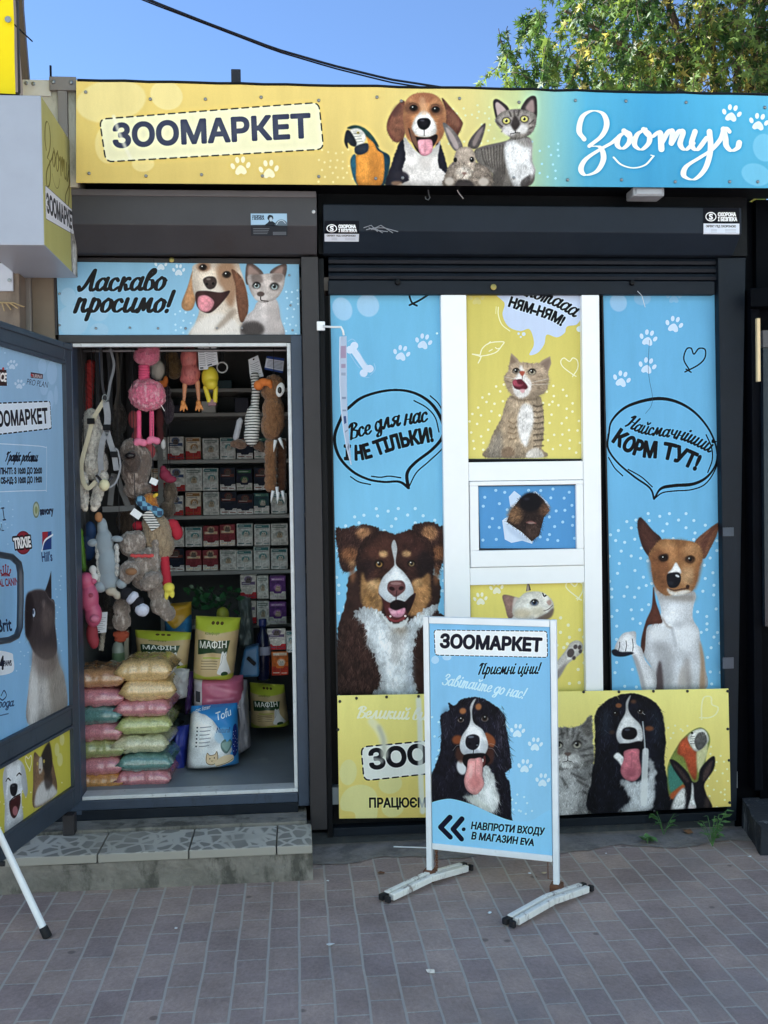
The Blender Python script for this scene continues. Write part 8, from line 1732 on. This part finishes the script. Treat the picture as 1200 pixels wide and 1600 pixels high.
pouch('clear_bag', [(366, 1060), (386, 1062), (392, 1165), (368, 1178)], .62, .2, 'clear_grey', 'crumpled grey plastic bag behind the blue litter bag', seed=17, side='#8b8a92', crumple=.03)
pouch('blue_sack', [(273, 1136), (296, 1132), (290, 1204), (270, 1210)], .5, .1, 'royal_blue', 'royal blue bag wedged between the sacks and the blue litter bag', seed=18, side='#2b3a9a', crumple=.02)
pouch('white_bag', [(262, 1040), (296, 1046), (292, 1090), (258, 1092)], .58, .1, 'white_film', 'crumpled white plastic bag beside the top of the sacks', seed=19, side='#c4c6c9', crumple=.03)
pouch('purple_bag', [(292, 1048), (304, 1050), (300, 1110), (288, 1118)], .64, .08, 'purple_film', 'slim purple bag behind the pink pack', seed=20, side='#4a2f6a', crumple=.02)
pouch('feed_bag', [(256, 944), (299, 940), (300, 1000), (258, 998)], .8, .12, 'gorch', 'yellow and blue feed bag behind the litter bags', seed=21, top=.1)
# leafy green packs
t = thing('salad_pack', 'dark green leafy goods in clear wrap above the green litter bag', 'pack', U(335, 960, .85)); rl = random.Random(8); q = MB()
for _ in range(90):
    c = U(rl.uniform(296, 372), rl.uniform(916, 955), .85 + rl.uniform(-.06, .08)); d = Vector((rl.gauss(0, 1), rl.gauss(0, 1), rl.gauss(.3, 1))).normalized(); w = d.cross(Vector((rl.gauss(0, 1), rl.gauss(0, 1), 1))).normalized(); l = rl.uniform(.03, .06); q.poly([c, c + d * l * .5 + w * l * .35, c + d * l, c + d * l * .5 - w * l * .35])
q.build('leaves', M('deep_leaf', '#1f4a2c', rough=.45, var=.35, vs=30), t); skin('yellow_pod', [(348, 960, 10, 12), (352, 970, 8, 8)], .8, M('pod_yellow', '#8f9434', rough=.5), t, .004)
pouch('wrapped_bag', [(372, 930), (392, 934), (398, 1010), (374, 1012)], .95, .12, 'film_grey', 'dim grey wrapped bag behind the green litter bag', seed=22, side='#4f5a5a', crumple=.03)
# jug and bottle
t = thing('blue_jug', 'blue plastic canister with a handle hole behind the litter bags', 'canister', U(392, 1056, .8)); a0, a1 = U(374, 1056, .8), U(405, 1012, .8)
q = MB(); q.hexa([(a0.x, .74, a0.z), (a1.x, .74, a0.z), (a1.x, .88, a0.z), (a0.x, .88, a0.z), (a0.x + .03, .76, a1.z + .0), (a1.x, .76, a1.z + .02), (a1.x, .87, a1.z + .02), (a0.x + .03, .87, a1.z)]); q.build('canister', M('jug_blue', '#3a6a94', rough=.4, var=.08), t, bevel=.014); q = MB(); c = U(393, 1033, .73); q.bar(c + Vector((-.022, 0, .02)), c + Vector((.02, 0, -.02)), .02, .01, (0, 1, 0)); q.build('handle_hole', m_dark, t, bevel=.004)
t = thing('dark_bottle', 'dark blue plastic bottle with a white label beside the blue canister', 'bottle', U(412, 1062, .9)); c = U(412, 1062, .9); q = MB(); q.lathe([(.036, 0), (.04, .01), (.04, .2), (.03, .25), (.018, .27), (.018, .3)], c, 16); q.build('body', M('bottle_navy', '#141a38', rough=.25), t, smooth=True); q = MB(); q.lathe([(.0405, .14), (.041, .142), (.041, .185), (.0405, .187)], c, 16); q.build('label', M('bottle_label', '#9a9fb5', rough=.5), t); q = MB(); q.lathe([(.02, .3), (.022, .305), (.022, .335), (.018, .338)], c, 14); q.build('cap', M('cap_blue', '#23306a', rough=.4), t)

# dimmer toys packed in behind the front ones
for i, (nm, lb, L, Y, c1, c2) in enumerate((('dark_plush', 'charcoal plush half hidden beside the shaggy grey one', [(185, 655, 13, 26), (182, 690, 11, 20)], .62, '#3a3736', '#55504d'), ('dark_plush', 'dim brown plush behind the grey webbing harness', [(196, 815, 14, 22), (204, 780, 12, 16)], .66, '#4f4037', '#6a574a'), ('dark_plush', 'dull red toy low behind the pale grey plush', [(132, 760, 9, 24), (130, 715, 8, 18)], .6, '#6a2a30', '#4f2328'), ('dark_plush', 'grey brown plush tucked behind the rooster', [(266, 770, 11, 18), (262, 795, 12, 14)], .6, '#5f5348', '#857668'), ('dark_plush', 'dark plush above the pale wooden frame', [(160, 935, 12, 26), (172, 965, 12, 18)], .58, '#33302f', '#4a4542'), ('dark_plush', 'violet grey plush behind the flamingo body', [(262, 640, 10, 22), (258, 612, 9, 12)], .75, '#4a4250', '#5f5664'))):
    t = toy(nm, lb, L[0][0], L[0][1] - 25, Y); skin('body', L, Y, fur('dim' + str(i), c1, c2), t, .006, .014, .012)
# ------------------------------------------------------------------ surroundings
OB = thing('bounce_building', 'pale rendered building with rows of windows across the street', 'building', (0, -12, 0))  # out of view, added so its sunlit wall fills the shaded front
q = MB(); q.box(-34, 34, -20, -12, 0, 13); q.build('wall', M('pale_render', '#cfe6e6', rough=.9, var=.06, vs=.6), OB)
for i in range(14):
    for j in range(3):
        q = MB(); x = -30 + i * 4.5; z = 2.2 + j * 3.8; q.box(x, x + 1.5, -11.999, -11.98, z, z + 1.7); q.build('window', M('far_glass', '#35404c', rough=.15), OB)
NB = thing('shade_building', 'tall plain building on the left beyond the yellow banner', 'building', (-6, 2, 0))  # out of view, added and sized to shade the paving from the sun
q = MB(); q.box(-14, -2.4, -.1, 5, 0, 8.5); q.build('wall', M('shade_render', '#8b8275', rough=.9, var=.1, vs=1), NB)
